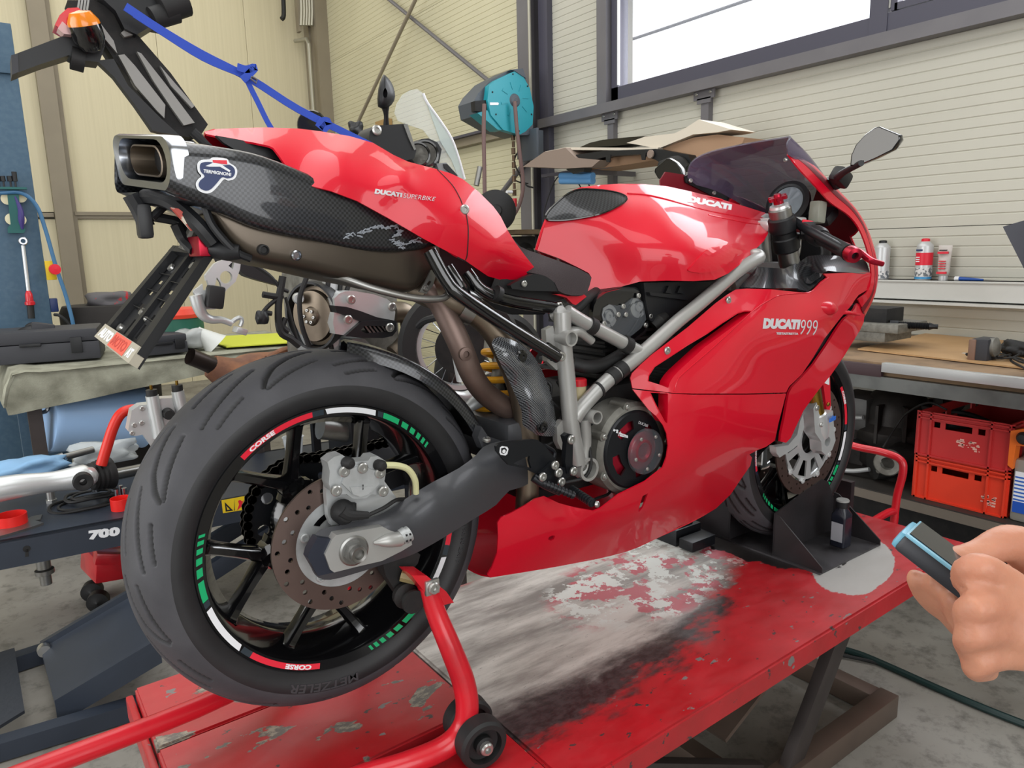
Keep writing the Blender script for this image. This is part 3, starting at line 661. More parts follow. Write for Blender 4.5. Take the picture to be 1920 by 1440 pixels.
line_on('panel_seam', kt([(960, 515), (1080, 640), (1140, 740), (1165, 800)]), TF, .0011, M['seam'], tail); line_on('panel_seam', kt([(1195, 870), (1212, 1000), (1205, 1200), (1190, 1255)]), TF, .0013, M['seam'], tail)
g = G(); bolt_at(g, PY(870, 393, TF(870, 393)), (-.1, -1, 0), .0085, .005); g.put('bolt', M['bolt'], tail)
text('lettering', 'DUCATI', kt([(445, 712), (668, 742), (676, 706), (455, 670)]), M['silverp'], tail, .07, on(TF))
text('lettering', 'SUPERBIKE', kt([(680, 745), (935, 772), (950, 740), (688, 708)]), M['silverp'], tail, -.012, on(TF))
# recess under the tail tip (inner black tray) and rear number seat hump
UF = lambda x, y: TF(x, y)+.02
panel('tail_tray', [(405, 254), (450, 262), (505, 276), (530, 300), (548, 326), (600, 352), (590, 330), (520, 300), (440, 280), (420, 268)], lambda x, y: -.05, M['black'], bike, step=14, t=.01, mirror=True)
# ---- silencer
def section(tr, br, hw, top=.012, bot=.0, n=6, rtop=.03, rbot=.03, skew=0):
    a = PY(tr[0], tr[1], -hw); b = PY(br[0], br[1], -hw*.95); c = (a+b)/2
    half = []
    at = lambda y, t: Vector((b.x+(a.x-b.x)*t, y, b.z+(a.z-b.z)*t))
    H = (a-b).length; ft = rtop/H; fb = rbot/H
    for t in np.linspace(0, PI/2, n): half.append(at(-hw+rtop-rtop*math.sin(t), 1-ft+ft*math.cos(t))+Vector((0, 0, top*0)))
    for t in np.linspace(0, PI/2, n): half.append(at(-hw+rbot-rbot*math.cos(t), fb-fb*math.sin(t)))
    half = [at(0, 1)+Vector((0, 0, top)), at(-hw*.45, 1)+Vector((0, 0, top*.8))]+half+[at(-hw*.45, 0), at(0, 0)]
    R_ = half+[Vector((p.x, -p.y, p.z)) for p in half[-2:0:-1]]
    return [Vector((p.x-skew*(p.y+hw), p.y, p.z+skew*.75*(p.y+hw)*(.35+.65*(p.z-b.z)/H))) for p in R_]
SB = [((322, 266), (316, 358), .0985, .2), ((360, 268), (352, 374), .102, .16), ((420, 274), (415, 398), .105, .10), ((500, 290), (490, 430), .108, .04), ((600, 330), (590, 452), .108, 0), ((700, 372), (700, 472), .106, 0), ((790, 415), (785, 470), .10, 0), ((818, 440), (815, 462), .085, 0)]
rows = [section(t_, b_, h_, n=5, top=.004, rtop=.020, rbot=.018, skew=k_) for t_, b_, h_, k_ in SB]
V, F = g_surf(rows, 4, 1, False, True); nn = len(rows[0]); F = list(F)+[tuple(len(V)-nn+j for j in range(nn))]
sil = mk('silencer', V, F, M['carbon'], bike, 60)
ML = [((392, 388), (396, 402), .075), ((430, 402), (432, 455), .085), ((480, 422), (480, 488), .09), ((560, 440), (560, 505), .095), ((640, 452), (640, 524), .095), ((720, 466), (716, 540), .092), ((780, 462), (772, 549), .088), ((806, 450), (806, 520), .080), ((822, 452), (826, 510), .07)]
rows = [section(t_, b_, h_, n=5, rtop=.01, rbot=.02, top=0) for t_, b_, h_ in ML]
V, F = g_surf(rows, 4, 1, False, True); nn = len(rows[0]); F = list(F)+[tuple(range(nn))[::-1], tuple(len(V)-nn+j for j in range(nn))]
sbody = mk('silencer_body', V, F, M['sil'], sil, 60)
for (x, y, nm) in ((492, 468, 0), (553, 478, 1)):
    g = G(); g.lathe(PY(x, y, -.092), (0, -1, -.1), [(.008, -.004), (.008, .008), (.006, .010), (.0045, .006), (0, .006)], 16); g.put('rubber_plug' if nm == 0 else 'rivet', M['rubb'] if nm == 0 else M['chrome'], sbody)
# scuffs on the weave
M['scuff'] = mat('pale_scratches', '#8e949c', .7)
g = G(); random.seed(3)
sp_ = kt([(190, 1070), (260, 1040), (330, 1045), (400, 1000), (470, 985), (520, 1010), (590, 990), (640, 1010), (610, 1060), (560, 1090), (620, 1120), (650, 1150), (730, 1110), (830, 1085)])
for i in range(len(sp_)-1):
    for q in range(5):
        x0, y0 = sp_[i]; x1, y1 = sp_[i+1]; t = random.random(); x = x0+(x1-x0)*t; y = y0+(y1-y0)*t+random.uniform(-4, 4)
        g.tube([PY(x+u, y+v, -.1088) for u, v in ((0, 0), (random.uniform(3, 6), random.uniform(-4, 1)), (random.uniform(7, 11), random.uniform(-4, 3)))], .0011, 5)
g.put('scratches', M['scuff'], sil)
# sticker on the silencer
SF = lambda x, y: -.1065
stk = k = (lambda P: [(180+a/4, 200+b/4) for a, b in P])
def flat(name, pts, dy, m, parent, F=SF, sm=1, t=.0006):
    q = cr(pts, sm, True) if sm > 1 else pts; V2, F2 = tri2d(dens(q, 6), (), 8)
    V = [PY(x, y, F(x, y)-dy) for x, y in V2]; return mk(name, *thick(V, orient(V, F2, (0, -1, 0)), (0, t, 0)), m, parent, 0)
s1 = flat('sticker', stk([(760, 430), (790, 400), (850, 395), (880, 380), (980, 390), (1000, 420), (1045, 450), (1060, 490), (1040, 540), (990, 555), (960, 545), (920, 590), (870, 640), (820, 650), (765, 625), (748, 580), (765, 545), (790, 520), (765, 485)]), .0012, M['white'], sil, sm=3)
flat('print', stk([(780, 440), (800, 418), (860, 415), (900, 430), (960, 440), (1000, 435), (1035, 460), (1043, 495), (1025, 528), (985, 538), (945, 530), (905, 575), (860, 620), (820, 630), (780, 610), (770, 580), (785, 550), (815, 522), (785, 485)]), .0019, M['navy'], s1, sm=3)
flat('print', stk([(875, 400), (980, 402), (985, 432), (940, 428), (880, 420)]), .0026, M['redst'], s1)
flat('print', stk([(822, 445), (880, 420), (935, 430), (1010, 480), (1000, 490), (930, 450), (850, 450)]), .0026, M['white'], s1)
text('lettering', 'TERMIGNONI', stk([(806, 494), (1012, 522), (1014, 497), (808, 468)]), M['white'], s1, .03, lambda x, y: -.1092)
# tail end cap and outlet
def rrect(cy_, cz, hw, hh, r, n=6):
    P = []
    for sx, sz, a0 in ((1, 1, 0), (-1, 1, PI/2), (-1, -1, PI), (1, -1, 3*PI/2)):
        for t in np.linspace(0, PI/2, n): P.append((cy_+sx*(hw-r)+r*math.cos(a0+t), cz+sz*(hh-r)+r*math.sin(a0+t)))
    return P
X0 = -.222; sl = lambda z: X0+(z-1.0)*-.05
co = rrect(0, 1.003, .1005, .0385, .022); ci = rrect(.004, 1.006, .082, .0295, .029); cj = ci
def ring(P, dx): return [Vector((sl(z)+dx-.2*y, y, z+.13*y)) for y, z in P]
rows = [ring(rrect(0, 1.003, .1010, .0390, .022), .022), ring(rrect(0, 1.003, .1010, .0390, .022), .004), ring(rrect(0, 1.003, .098, .0365, .021), -.001), ring(ci, .001), ring(ci, .05)]
V, F = g_surf(rows, 1, 1, False, True); cap = mk('end_cap', V, F, M['chrome'], sil, 50)
ro = ring(rrect(.018, 1.005, .056, .0225, .0225), 0); ri = ring(rrect(.018, 1.005, .0535, .0200, .0200), 0)
sh = lambda R, d: [p+Vector((d, 0, 0)) for p in R]
V, F = g_surf([sh(ro, .09), sh(ro, .012), sh(ri, .011), sh(ri, .09)], 1, 1, False, True); F = list(F)+[tuple(range(len(V)-24, len(V)))]; mk('outlet_pipe', V, F, M['titan'], cap, 50)
mk('outlet_dark', sh(ri, .045), [tuple(range(24))], M['dark'], cap, 0)
g = G(); bolt_at(g, Vector((-.2, .103, 1.035)), (0, 1, 0), .006, .004); g.put('rivet', M['bolt'], cap)
# exhaust guard rod
g = G(); g.tube([PY(*p) for p in [(608, 514, -.06), (650, 524, -.085), (700, 541, -.10), (760, 556, -.112), (800, 561, -.118), (830, 559, -.12), (842, 548, -.12), (846, 530, -.11), (845, 515, -.09)]], .0062, 12, 5); g.put('guard_rod', M['steel'], sil)
g = G().prism([PY(x, y, -.100) for x, y in [(808, 506), (820, 508), (812, 535), (800, 551), (786, 547), (798, 528)]], (0, .004, 0), [[PY(x, y, -.100) for x, y in [(805, 526), (809, 528), (804, 536), (800, 533)]]]); bolt_at(g, PY(798, 541, -.101), (0, -1, 0), .005, .004); g.put('hanger_bracket', M['steel'], sil)
# ---- tank
TK = TPS([(1003, 469, 0), (1012, 440, 0), (1022, 412, 0), (1040, 385, 0), (1060, 364, 0), (1090, 352, 0), (1180, 345, 0), (1260, 351, 0), (1350, 374, 0), (1440, 402, -.01),
          (1030, 420, -.007), (1060, 415, -.022), (1120, 405, -.055), (1168, 378, -.05), (1120, 375, -.03), (1250, 385, -.075), (1360, 402, -.07), (1430, 420, -.05), (1250, 410, -.115), (1350, 425, -.125), (1425, 435, -.08), (1200, 410, -.092),
          (1200, 460, -.125), (1300, 460, -.175), (1375, 460, -.165), (1080, 450, -.036), (1110, 480, -.057), (1060, 480, -.030), (1150, 500, -.085), (1110, 512, -.060), (1105, 550, -.062), (1180, 532, -.110), (1250, 526, -.155), (1340, 526, -.19), (1395, 488, -.17), (1437, 447, -.10)])
tank_out = [(1003, 468), (1008, 450), (1014, 430), (1021, 412), (1028, 400), (1040, 384), (1058, 366), (1075, 356), (1090, 351), (1120, 347), (1160, 344.5), (1205, 345), (1250, 349), (1300, 360), (1350, 373), (1400, 388), (1435, 399), (1440, 405), (1443, 420), (1440, 438), (1432, 452), (1420, 464), (1395, 490), (1365, 513), (1340, 524.5), (1300, 527), (1250, 526), (1200, 528), (1170, 536), (1135, 546), (1101, 549), (1104, 538), (1109, 520), (1104, 512), (1085, 502), (1050, 485), (1020, 474)]
tank = panel('fuel_tank', tank_out, TK, M['red'], bike, step=10, t=.004, mirror=True, smooth=70)
tank[1].name = 'fuel_tank_far_side'; tank = tank[0]
pad_o = k2([(225, 305), (240, 275), (270, 240), (345, 172), (400, 140), (450, 125), (520, 124), (600, 130), (680, 142), (740, 160), (765, 180), (758, 200), (735, 220), (650, 265), (580, 290), (500, 308), (420, 322), (340, 331), (270, 332), (235, 326)])
pd = panel('tank_pad', pad_o, lambda x, y: TK(x, y)-.003, M['carbon'], tank, step=9, t=.003)[0]
G().tube([PY(x, y, TK(x, y)-.0035) for x, y in cr(pad_o, 3, True)], .0022, 6, closed=True).put('pad_rim', M['gloss'], pd)
text('lettering', 'DUCATI', k2([(1170, 208), (1462, 262), (1468, 225), (1178, 165)]), M['white'], tank, .08, on(TK, .002))
line_on('crease', k2([(770, 152), (880, 160), (1000, 185), (1150, 225), (1320, 270), (1480, 300), (1600, 322), (1690, 330)]), TK, .0022, M['red'], tank, 3); line_on('crease', k2([(1310, 295), (1450, 325), (1590, 352), (1690, 357)]), TK, .002, M['red'], tank, 3)
dent = k2([(1178, 668), (1195, 640), (1280, 545), (1330, 518), (1440, 492), (1520, 480), (1548, 486), (1530, 530), (1480, 590), (1400, 650), (1330, 675), (1250, 682)])
flat('air_duct_panel', dent, .003, M['red'], tank, F=TK, sm=2, t=.004)
M['glint'] = mat('pale_edge_line', '#f3b9c6', .3)
# ---- seat
SE = TPS([(968, 458, -.08), (990, 470, -.07), (1005, 474, -.08), (1045, 489, -.11), (1081, 503, -.125), (1108, 522, -.132), (1095, 553, -.135), (1058, 550, -.13), (1040, 528, -.128), (1010, 500, -.115), (940, 420, -.06), (940, 520, -.09)])
seat = panel('seat', [(940, 430), (962, 448), (975, 462), (990, 469), (1005, 474), (1044, 488), (1081, 502), (1104, 514), (1109, 521), (1106, 534), (1101, 548), (1092, 554), (1072, 554), (1056, 550), (1047, 545), (1040, 530), (1020, 517), (1000, 512), (950, 505)], SE, M['seat'], bike, step=9, t=.02, mirror=True)[0]
panel('seat_base', [(1040, 552), (1060, 550), (1095, 552), (1100, 556), (1080, 572), (1074, 570), (1062, 558)], lambda x, y: -.118, M['red'], bike, step=12, t=.01)
ss = panel('seat_side_cover', k2([(-10, 765), (0, 755), (50, 730), (90, 708), (140, 690), (190, 693), (232, 708), (275, 738), (292, 770), (306, 805), (200, 803), (100, 800), (0, 788)]), lambda x, y: -.128, M['black'], bike, step=12, t=.012, k=1)[0]
g = G(); bolt_at(g, PY(982, 532, -.13), (0, -1, 0), .006, .004); g.put('bolt', M['bolt'], ss)
# ---- side fairings
FF_ = TPS([(1387, 541, -.178), (1446, 542, -.20), (1517, 549, -.20), (1551, 516, -.20), (1631, 511, -.19), (1610, 553, -.188), (1577, 595, -.198), (1504, 701, -.205), (1467, 766, -.208), (1453, 826, -.20), (1190, 693, -.178), (1290, 613, -.182), (1342, 568, -.18),
           (1264, 737, -.216), (1350, 650, -.218), (1400, 600, -.216), (1560, 590, -.215), (1430, 690, -.225), (1400, 737, -.232), (1330, 800, -.232), (1252, 813, -.214), (1250, 857, -.212), (1186, 729, -.18), (1400, 847, -.205), (1410, 865, -.175), (1370, 927, -.125), (1320, 967, -.085), (1237, 1007, -.075), (1173, 1035, -.09),
           (920, 1083, -.115), (933, 1000, -.14), (935, 975, -.142), (1003, 935, -.15), (1060, 948, -.15), (1113, 958, -.175), (1160, 927, -.185), (1243, 877, -.208), (1300, 880, -.212), (1200, 960, -.172), (1080, 1020, -.135), (1300, 940, -.145), (1040, 980, -.158)])
up_out = [(1186, 728), (1182, 709), (1185, 700), (1200, 685), (1222, 665), (1290, 613), (1342, 568), (1364, 552), (1379, 543), (1400, 541), (1446, 542.5), (1498, 548), (1517, 549), (1527, 542), (1540, 528), (1551, 520), (1544, 513), (1577, 512), (1631, 511), (1637, 520), (1636, 532), (1629, 542), (1610, 553), (1603, 562), (1596, 573), (1577, 595), (1545, 636), (1525, 670), (1504, 701), (1490, 715), (1480, 724), (1474, 736), (1400, 738), (1300, 738), (1262, 737), (1256, 734), (1256, 725), (1260, 715), (1272, 700), (1216, 700), (1216, 716), (1252, 729), (1252, 734.5)]
up_out = up_out[:up_out.index((1256, 734))]+[(1253, 735.5)]
H1 = k3([(228, 905), (215, 900), (220, 862), (260, 800), (380, 722), (500, 643), (640, 560), (740, 490), (860, 412), (910, 398), (965, 398), (900, 450), (780, 540), (620, 655), (430, 830), (392, 872), (366, 915), (358, 950), (290, 925)])
upf = panel('upper_side_fairing', up_out, FF_, M['red'], bike, holes=[H1], step=12, t=.0035, mirror=True, smooth=60)
upf[1].name = 'upper_side_fairing_far_side'; upf = upf[0]
low_out = [(1186, 730), (1253, 737.5), (1300, 740), (1400, 740), (1474, 738), (1468, 762), (1460, 792), (1453, 826), (1436, 838), (1420, 844), (1405, 852), (1410, 858), (1407, 873), (1393, 893), (1370, 927), (1343, 953), (1320, 967), (1273, 987), (1237, 1007), (1173, 1035), (1125, 1047), (1073, 1057), (1000, 1070), (920, 1083), (914, 1078), (923, 1063), (932, 1037), (934, 1005), (933, 980), (940, 970), (960, 961), (985, 947), (1003, 935), (1020, 930), (1047, 943), (1080, 952), (1113, 959), (1127, 953), (1160, 927), (1210, 903), (1243, 877), (1250, 857), (1253, 835), (1250, 813), (1243, 797), (1230, 780), (1216, 768), (1202, 750)]
H2 = k3([(230, 985), (355, 990), (355, 1100), (350, 1205), (335, 1195), (305, 1140), (265, 1060)])
H3 = k4([(1035, 450), (1065, 435), (1050, 480), (1035, 515), (1018, 538), (1010, 535), (1022, 490)]); H4 = k4([(503, 695), (508, 680), (530, 672), (542, 675), (535, 695), (520, 702)])
low = panel('belly_fairing', low_out, FF_, M['red'], bike, holes=[H2, H3, H4], step=12, t=.0035, mirror=True, smooth=60)
low[1].name = 'belly_fairing_far_side'; lowm = low[1]; low = low[0]
# belly floor joining both sides
bl = [(920, 1083), (1000, 1070), (1073, 1057), (1173, 1035), (1237, 1007), (1320, 967), (1370, 927)]
rows = []
for x, y in bl:
    p = PY(x, y, FF_(x, y)); rows.append([p, Vector((p.x, p.y*.5, p.z-.012)), Vector((p.x, -p.y*.5, p.z-.012)), Vector((p.x, -p.y, p.z))])
surf('belly_floor', rows, M['red'], low, 3, 3, t=.003, out=(0, 0, -1))
# folded lips round the cut-outs
def lip(pts, F, depth, m, parent, name='cut_out_lip'):
    P = dens(pts, 8); V = []; Fc = []; n = len(P)
    for x, y in P: a = PY(x, y, F(x, y)); V += [a, a+Vector((.002, depth, 0))]
    for i in range(n): j = (i+1) % n; Fc.append((2*i, 2*i+1, 2*j+1, 2*j))
    return mk(name, *thick(V, Fc, None, .002), m, parent, 60)
lip(H1, FF_, .028, M['red'], upf); lip(H2, FF_, .028, M['red'], low)
text('lettering', 'DUCATI', k3([(1038, 524), (1300, 529), (1312, 458), (1048, 446)]), M['silverp'], upf, .08, on(FF_, .0015))
text('lettering', '999', k3([(1300, 565), (1425, 572), (1438, 462), (1318, 458)]), M['silverp'], upf, -.012, on(FF_, .0015))
text('lettering', 'TESTASTRETTA', k3([(1135, 566), (1293, 568), (1295, 553), (1137, 549)]), M['silverp'], upf, .04, on(FF_, .0015))
line_on('panel_crease', k3([(400, 975), (420, 900), (470, 840), (700, 640), (960, 400), (1080, 320), (1150, 285), (1240, 272), (1370, 262), (1430, 220), (1510, 155)]), FF_, .0016, M['red'], upf, 3)
for (x, y) in k3([(787, 320), (347, 682)]):
    g = G(); bolt_at(g, PY(x, y, FF_(x, y)), (0, -1, 0), .0085, .004); g.put('fastener', M['bolt'], upf)
# heat vent boss
G().tube([PY(1530, 575, -.205), PY(1552, 578, -.212), PY(1566, 580, -.205)], [.006, .018, .008], 16, 4).put('fairing_bulge', M['red'], upf)
# ---- front vane (lip ahead of the dark duct)
VF = TPS([(1603, 568, -.175), (1621, 600, -.165), (1600, 640, -.16), (1560, 700, -.165), (1520, 765, -.168), (1485, 815, -.17), (1462, 827, -.18), (1475, 740, -.185), (1500, 712, -.182), (1560, 630, -.175), (1535, 720, -.175), (1605, 596, -.180)])
van = panel('front_vane', k3([(1590, 500), (1625, 455), (1660, 425), (1700, 380), (1715, 340), (1742, 350), (1765, 380), (1772, 420), (1763, 480), (1735, 540), (1700, 595), (1620, 725), (1530, 855), (1440, 965), (1380, 1045), (1330, 1115), (1300, 1180), (1262, 1260), (1240, 1310), (1205, 1345), (1165, 1335), (1170, 1280), (1195, 1160), (1212, 1060), (1228, 985), (1250, 945), (1300, 895), (1400, 785), (1500, 640), (1560, 545)]), VF, M['red'], bike, step=10, t=.006, mirror=True, smooth=60)[0]
G().tube([PY(*p) for p in [(1577, 588, -.186), (1590, 586, -.195), (1612, 590, -.188)]], [.003, .005, .003], 8, 3).put('winglet', M['red'], van)
# dark duct wall between vane and side fairing
panel('duct_wall', k3([(1640, 360), (1720, 345), (1640, 460), (1560, 560), (1460, 700), (1340, 860), (1260, 950), (1225, 1010), (1205, 1120), (1175, 1330), (1110, 1335), (1130, 1200), (1160, 1050), (1200, 940), (1320, 800), (1440, 630), (1540, 480)]), lambda x, y: -.165, M['black'], bike, step=16, t=.004)
line_on('duct_edge', k3([(1700, 345), (1640, 450), (1560, 560), (1460, 700), (1340, 850), (1250, 945), (1215, 1020), (1195, 1120)]), lambda x, y: -.168, .003, M['carbon'], van, 2)
# lower aluminium fork foot seen below vane is built with the fork
# ---- nose
ed = [(1478, 290, -.135), (1500, 318, -.145), (1530, 350, -.15), (1558, 380, -.158), (1592, 404, -.168), (1612, 430, -.178), (1627, 470, -.188), (1634, 512, -.19), (1628, 545, -.188), (1609, 562, -.18)]
si = [(1484, 287, -.130), (1520, 305, -.135), (1545, 328, -.142), (1576, 360, -.152), (1606, 392, -.162), (1628, 430, -.17), (1642, 475, -.18), (1647, 515, -.182), (1640, 555, -.178), (1622, 590, -.165)]
ctr = [(1.475, .955), (1.50, .935), (1.525, .91), (1.55, .88), (1.575, .85), (1.60, .815), (1.62, .775), (1.63, .73), (1.62, .68), (1.59, .63)]
rows = []
for e, s_, c_ in zip(ed, si, ctr):
    a = PY(*e); b = PY(*s_); c0 = Vector((c_[0], 0, c_[1])); m1 = b.lerp(c0, .45)+Vector((.035, -.022, .0)); m2 = b.lerp(c0, .78)+Vector((.02, -.012, 0))
    h = [a, b, m1, m2, c0]; rows.append(h+[Vector((p.x, -p.y, p.z)) for p in h[-2::-1]])
V, F = g_surf(rows, 4, 4); nc_ = len(cr(rows[0], 4)); nr = len(V)//nc_
keep = []
for f in F:
    i = f[0]//nc_; j = f[0] % nc_; jj = min(j, nc_-1-j); u = i/(nr-1)
    if 5 <= jj <= 9 and .47 < u < .80: continue
    if j > nc_/2+1 and u < .3: continue
    keep.append(f)
V, F = thick(V, orient(V, keep, (1, 0, 0)), None, .004)
ns = G(); ns.add(V, F); nose = ns.put('nose_fairing', M['red'], bike, 60)
# inner dark lining of the nose (what the rider sees)
rows2 = [[p+Vector((-.012, 0, 0)) if 0 < k_ < len(r)-1 else p+Vector((.004, .004 if p.y < 0 else -.004, 0)) for k_, p in enumerate(r)] for r in rows]
V, F = g_surf(rows2, 4, 4); keep = []
for f in F:
    i = f[0]//nc_; j = f[0] % nc_; jj = min(j, nc_-1-j); u = i/(nr-1)
    if 5 <= jj <= 9 and .47 < u < .80: continue
    if jj < 2 or u < .02 or (j > nc_/2+1 and u < .3): continue
    keep.append(f)
mk('nose_lining', *thick(V, keep, None, .002), M['red_in'], nose, 60)
G().box((1.565, 0, .78), (.07, .12, .15), bev=.02).put('headlamp_housing', M['black'], nose)
for z in (.83, .745): G().lathe(Vector((1.60, 0, z)), (1, 0, 0), [(.045, -.03), (.05, 0), (.046, .018), (.02, .03), (0, .032)], 24).put('headlamp_lens', M['cloudy'], nose)
# far side inner panel rising beside the screen
panel('inner_fairing', [(1238, 338), (1248, 322), (1285, 328), (1300, 345), (1360, 375), (1425, 408), (1440, 440), (1330, 440), (1243, 400)], lambda x, y: .165, M['red_in'], bike, step=16, t=.004)
panel('screen_bracket', [(1284, 330), (1292, 326), (1360, 358), (1424, 388), (1432, 402), (1420, 406), (1355, 377), (1286, 342)], lambda x, y: .158, M['black'], bike, step=16, t=.004)
g = G()
for x, y in ((1294, 339), (1338, 362), (1389, 386)): bolt_at(g, PY(x, y, .155), (-.3, -1, 0), .006, .005)
for x, y in ((1474, 300), (1510, 323), (1541, 352)): bolt_at(g, PY(x, y, -.130), (-1, .3, 0), .005, .005)
g.put('screen_screw', M['bolt'], bike)
# ---- windscreen
def Vv(*a): return Vector(a)
R0 = [PY(1286, 342, .165), PY(1296, 305, .145), PY(1330, 285, .105), PY(1400, 269, .01), PY(1470, 257, -.115), PY(1481, 256, -.138), PY(1476, 270, -.145), PY(1478, 290, -.140)]
R3 = [Vv(1.46, .128, .925), Vv(1.465, .125, .935), Vv(1.475, .09, .947), Vv(1.49, .0, .958), Vv(1.475, -.09, .947), Vv(1.468, -.115, .94), Vv(1.465, -.125, .935), Vv(1.46, -.128, .925)]
rows = []
for t, b_ in ((0, 0), (.33, .016), (.66, .014), (1, 0)):
    rows.append([a.lerp(b, t)+Vector((0, 0, b_)) for a, b in zip(R0, R3)])
scr = surf('windscreen', rows, M['smoke'], bike, 5, 4, t=.003, out=(0, 0, 1), smooth=70)
G().tube(cr(R0, 4), .0022, 6).put('screen_edge', M['cloudy'], scr)
# ---- carbon deck around the fork
CF = TPS([(1387, 540, -.17), (1405, 505, -.12), (1440, 500, -.14), (1490, 520, -.14), (1505, 485, -.13), (1560, 478, -.15), (1610, 490, -.17), (1631, 508, -.185), (1545, 510, -.19), (1517, 545, -.195), (1450, 540, -.19), (1470, 530, -.17)])
dk = panel('carbon_deck', kc([(665, 1275), (690, 1245), (760, 1170), (800, 1120), (860, 1125), (930, 1130), (1000, 1135), (1060, 1110), (1130, 1075), (1180, 1040), (1280, 1030), (1420, 1040), (1530, 1080), (1600, 1060), (1625, 1100), (1645, 1165), (1600, 1172), (1400, 1158), (1330, 1150), (1290, 1165), (1300, 1190), (1240, 1250), (1180, 1305), (1110, 1290), (1100, 1282), (900, 1280)]), CF, M['carbon'], bike, step=12, t=.004, mirror=True)[0]
flat('glossy_inlet', kc([(1150, 1210), (1240, 1165), (1290, 1170), (1270, 1200), (1200, 1250), (1165, 1245)]), .004, M['chrome'], dk, F=CF)
# ================================================================== RED SPORTS MOTORCYCLE: frame, engine, exhaust, cockpit
def T(name, pts, r, m, parent, spl=5, n=14): return G().tube([PY(*p) for p in pts], r, n, spl if len(pts) > 2 else 0).put(name, m, parent)
def ringtube(g, x, y, Y, ro, ri, L=.03, mi=0):
    g.lathe(PY(x, y, Y), (0, -1, 0), [(ri, 0), (ri, L), (ro, L), (ro, 0), (ri, 0)], 24, mi)
fr_ = bpy.data.objects.new('trellis_frame', None); COL.objects.link(fr_); fr_.parent = bike; fr_.location = Vector((.6, 0, .6))-wl(bike); WL[fr_.name] = Vector((.6, 0, .6))
T('frame_tube', [(1385, 503, -.09), (1401, 487, -.13), (1417, 478, -.158), (1423, 483, -.168), (1409, 491, -.172), (1382, 509, -.172), (1340, 545, -.173), (1300, 579, -.172), (1269, 604, -.170), (1202, 664, -.166), (1140, 713, -.163), (1098, 756, -.160), (1076, 785, -.156)], .0150, M['frame'], fr_, 5)
T('frame_tube', [(1054, 585, -.155), (1056, 640, -.155), (1063, 710, -.155), (1071, 800, -.155), (1084, 868, -.155)], .0165, M['frame'], fr_, 4)
T('frame_tube', [(1062, 584, -.15), (1098, 606, -.153), (1150, 633, -.158), (1205, 663, -.163)], .0135, M['frame'], fr_, 3)
T('frame_tube', [(1110, 640, -.15), (1085, 622, -.15), (1062, 628, -.15)], [.008, .010, .014], M['frame'], fr_, 3)
T('frame_tube', [(1096, 785, -.16), (1098, 830, -.155), (1094, 868, -.152)], .0115, M['frame'], fr_, 3)
T('frame_tube', [(1040, 592, -.13), (1054, 585, -.15)], .013, M['frame'], fr_)
T('frame_tube', [(1434, 482, .178), (1300, 612, .180), (1100, 780, .165)], .0150, M['frame'], fr_, 6)
g = G()
g.prism([PY(x, y, -.150) for x, y in k6([(935, 350), (985, 325), (1010, 420), (1060, 440), (1075, 520), (1050, 590), (1010, 620), (945, 560), (940, 430)])], (0, .014, 0))
g.prism([PY(x, y, -.150) for x, y in k6([(1010, 1000), (1045, 955), (1090, 950), (1120, 985), (1125, 1090), (1100, 1120), (1040, 1150), (1015, 1100)])], (0, .014, 0))
ringtube(g, 1050, 632, -.150, .0150, .0115, .034); ringtube(g, 1104, 779, -.160, .0135, .0105, .025)
ringtube(g, 1092, 876, -.148, .024, .018, .022); g.cyl(PY(1092, 876, -.13), PY(1092, 876, -.155), .018, 20); g.put('frame_lug', M['frame'], fr_)
g = G(); g.lathe(PY(1090, 872, -.155), (0, -1, 0), [(.011, -.01), (.011, .006), (.008, .008), (.006, .004), (0, .004)], 20); g.put('pivot_nut', M['bolt'], fr_)
g = G()
for (x, y, dx, dy, Y) in ((1108, 611, 9, 5, -.154), (1174, 646, 9, 5, -.160), (1164, 694, 10, -8, -.1645), (1149, 706, 10, -8, -.1638), (1122, 731, 3, -2, -.162)):
    a = PY(x-dx*.6, y-dy*.6, Y); b = PY(x+dx*.6, y+dy*.6, Y); g.cyl(a, b, .0172)
g.put('cable_clamp', M['rubb'], fr_)
# black rear subframe
T('subframe_tube', [(805, 470, -.12), (838, 528, -.135), (866, 556, -.145), (960, 618, -.158), (1030, 660, -.168), (1046, 670, -.17)], .0118, M['gloss'], bike, 4)
T('subframe_tube', [(875, 510, -.10), (905, 546, -.115), (960, 565, -.125), (1030, 576, -.13), (1052, 582, -.135)], .0118, M['gloss'], bike, 4)
T('subframe_tube', [(805, 470, .12), (866, 556, .145), (1030, 660, .168)], .0118, M['gloss'], bike, 4)
T('subframe_tube', [(840, 500, -.11), (870, 545, -.12), (880, 560, -.02)], .009, M['gloss'], bike, 4)
g = G(); g.prism([PY(x, y, -.172) for x, y in k6([(985, 560), (930, 470), (960, 435), (1040, 490), (1055, 530), (1030, 560)])], (0, .008, 0)); g.prism([PY(x, y, -.135) for x, y in k6([(1010, 170), (1050, 160), (1085, 185), (1050, 210), (1010, 205)])], (0, .012, 0)); g.put('subframe_lug', M['gloss'], bike)
g = G(); bolt_at(g, PY(1051, 668, -.173), (0, -1, 0), .0095, .006); bolt_at(g, PY(1048, 573, -.136), (0, -1, 0), .007, .005); g.put('bolt', M['bolt'], bike)
G().tube([PY(928, 549, -.128), PY(936, 553, -.128)], .0145, 14).put('velcro_strap', M['rubb'], bike)
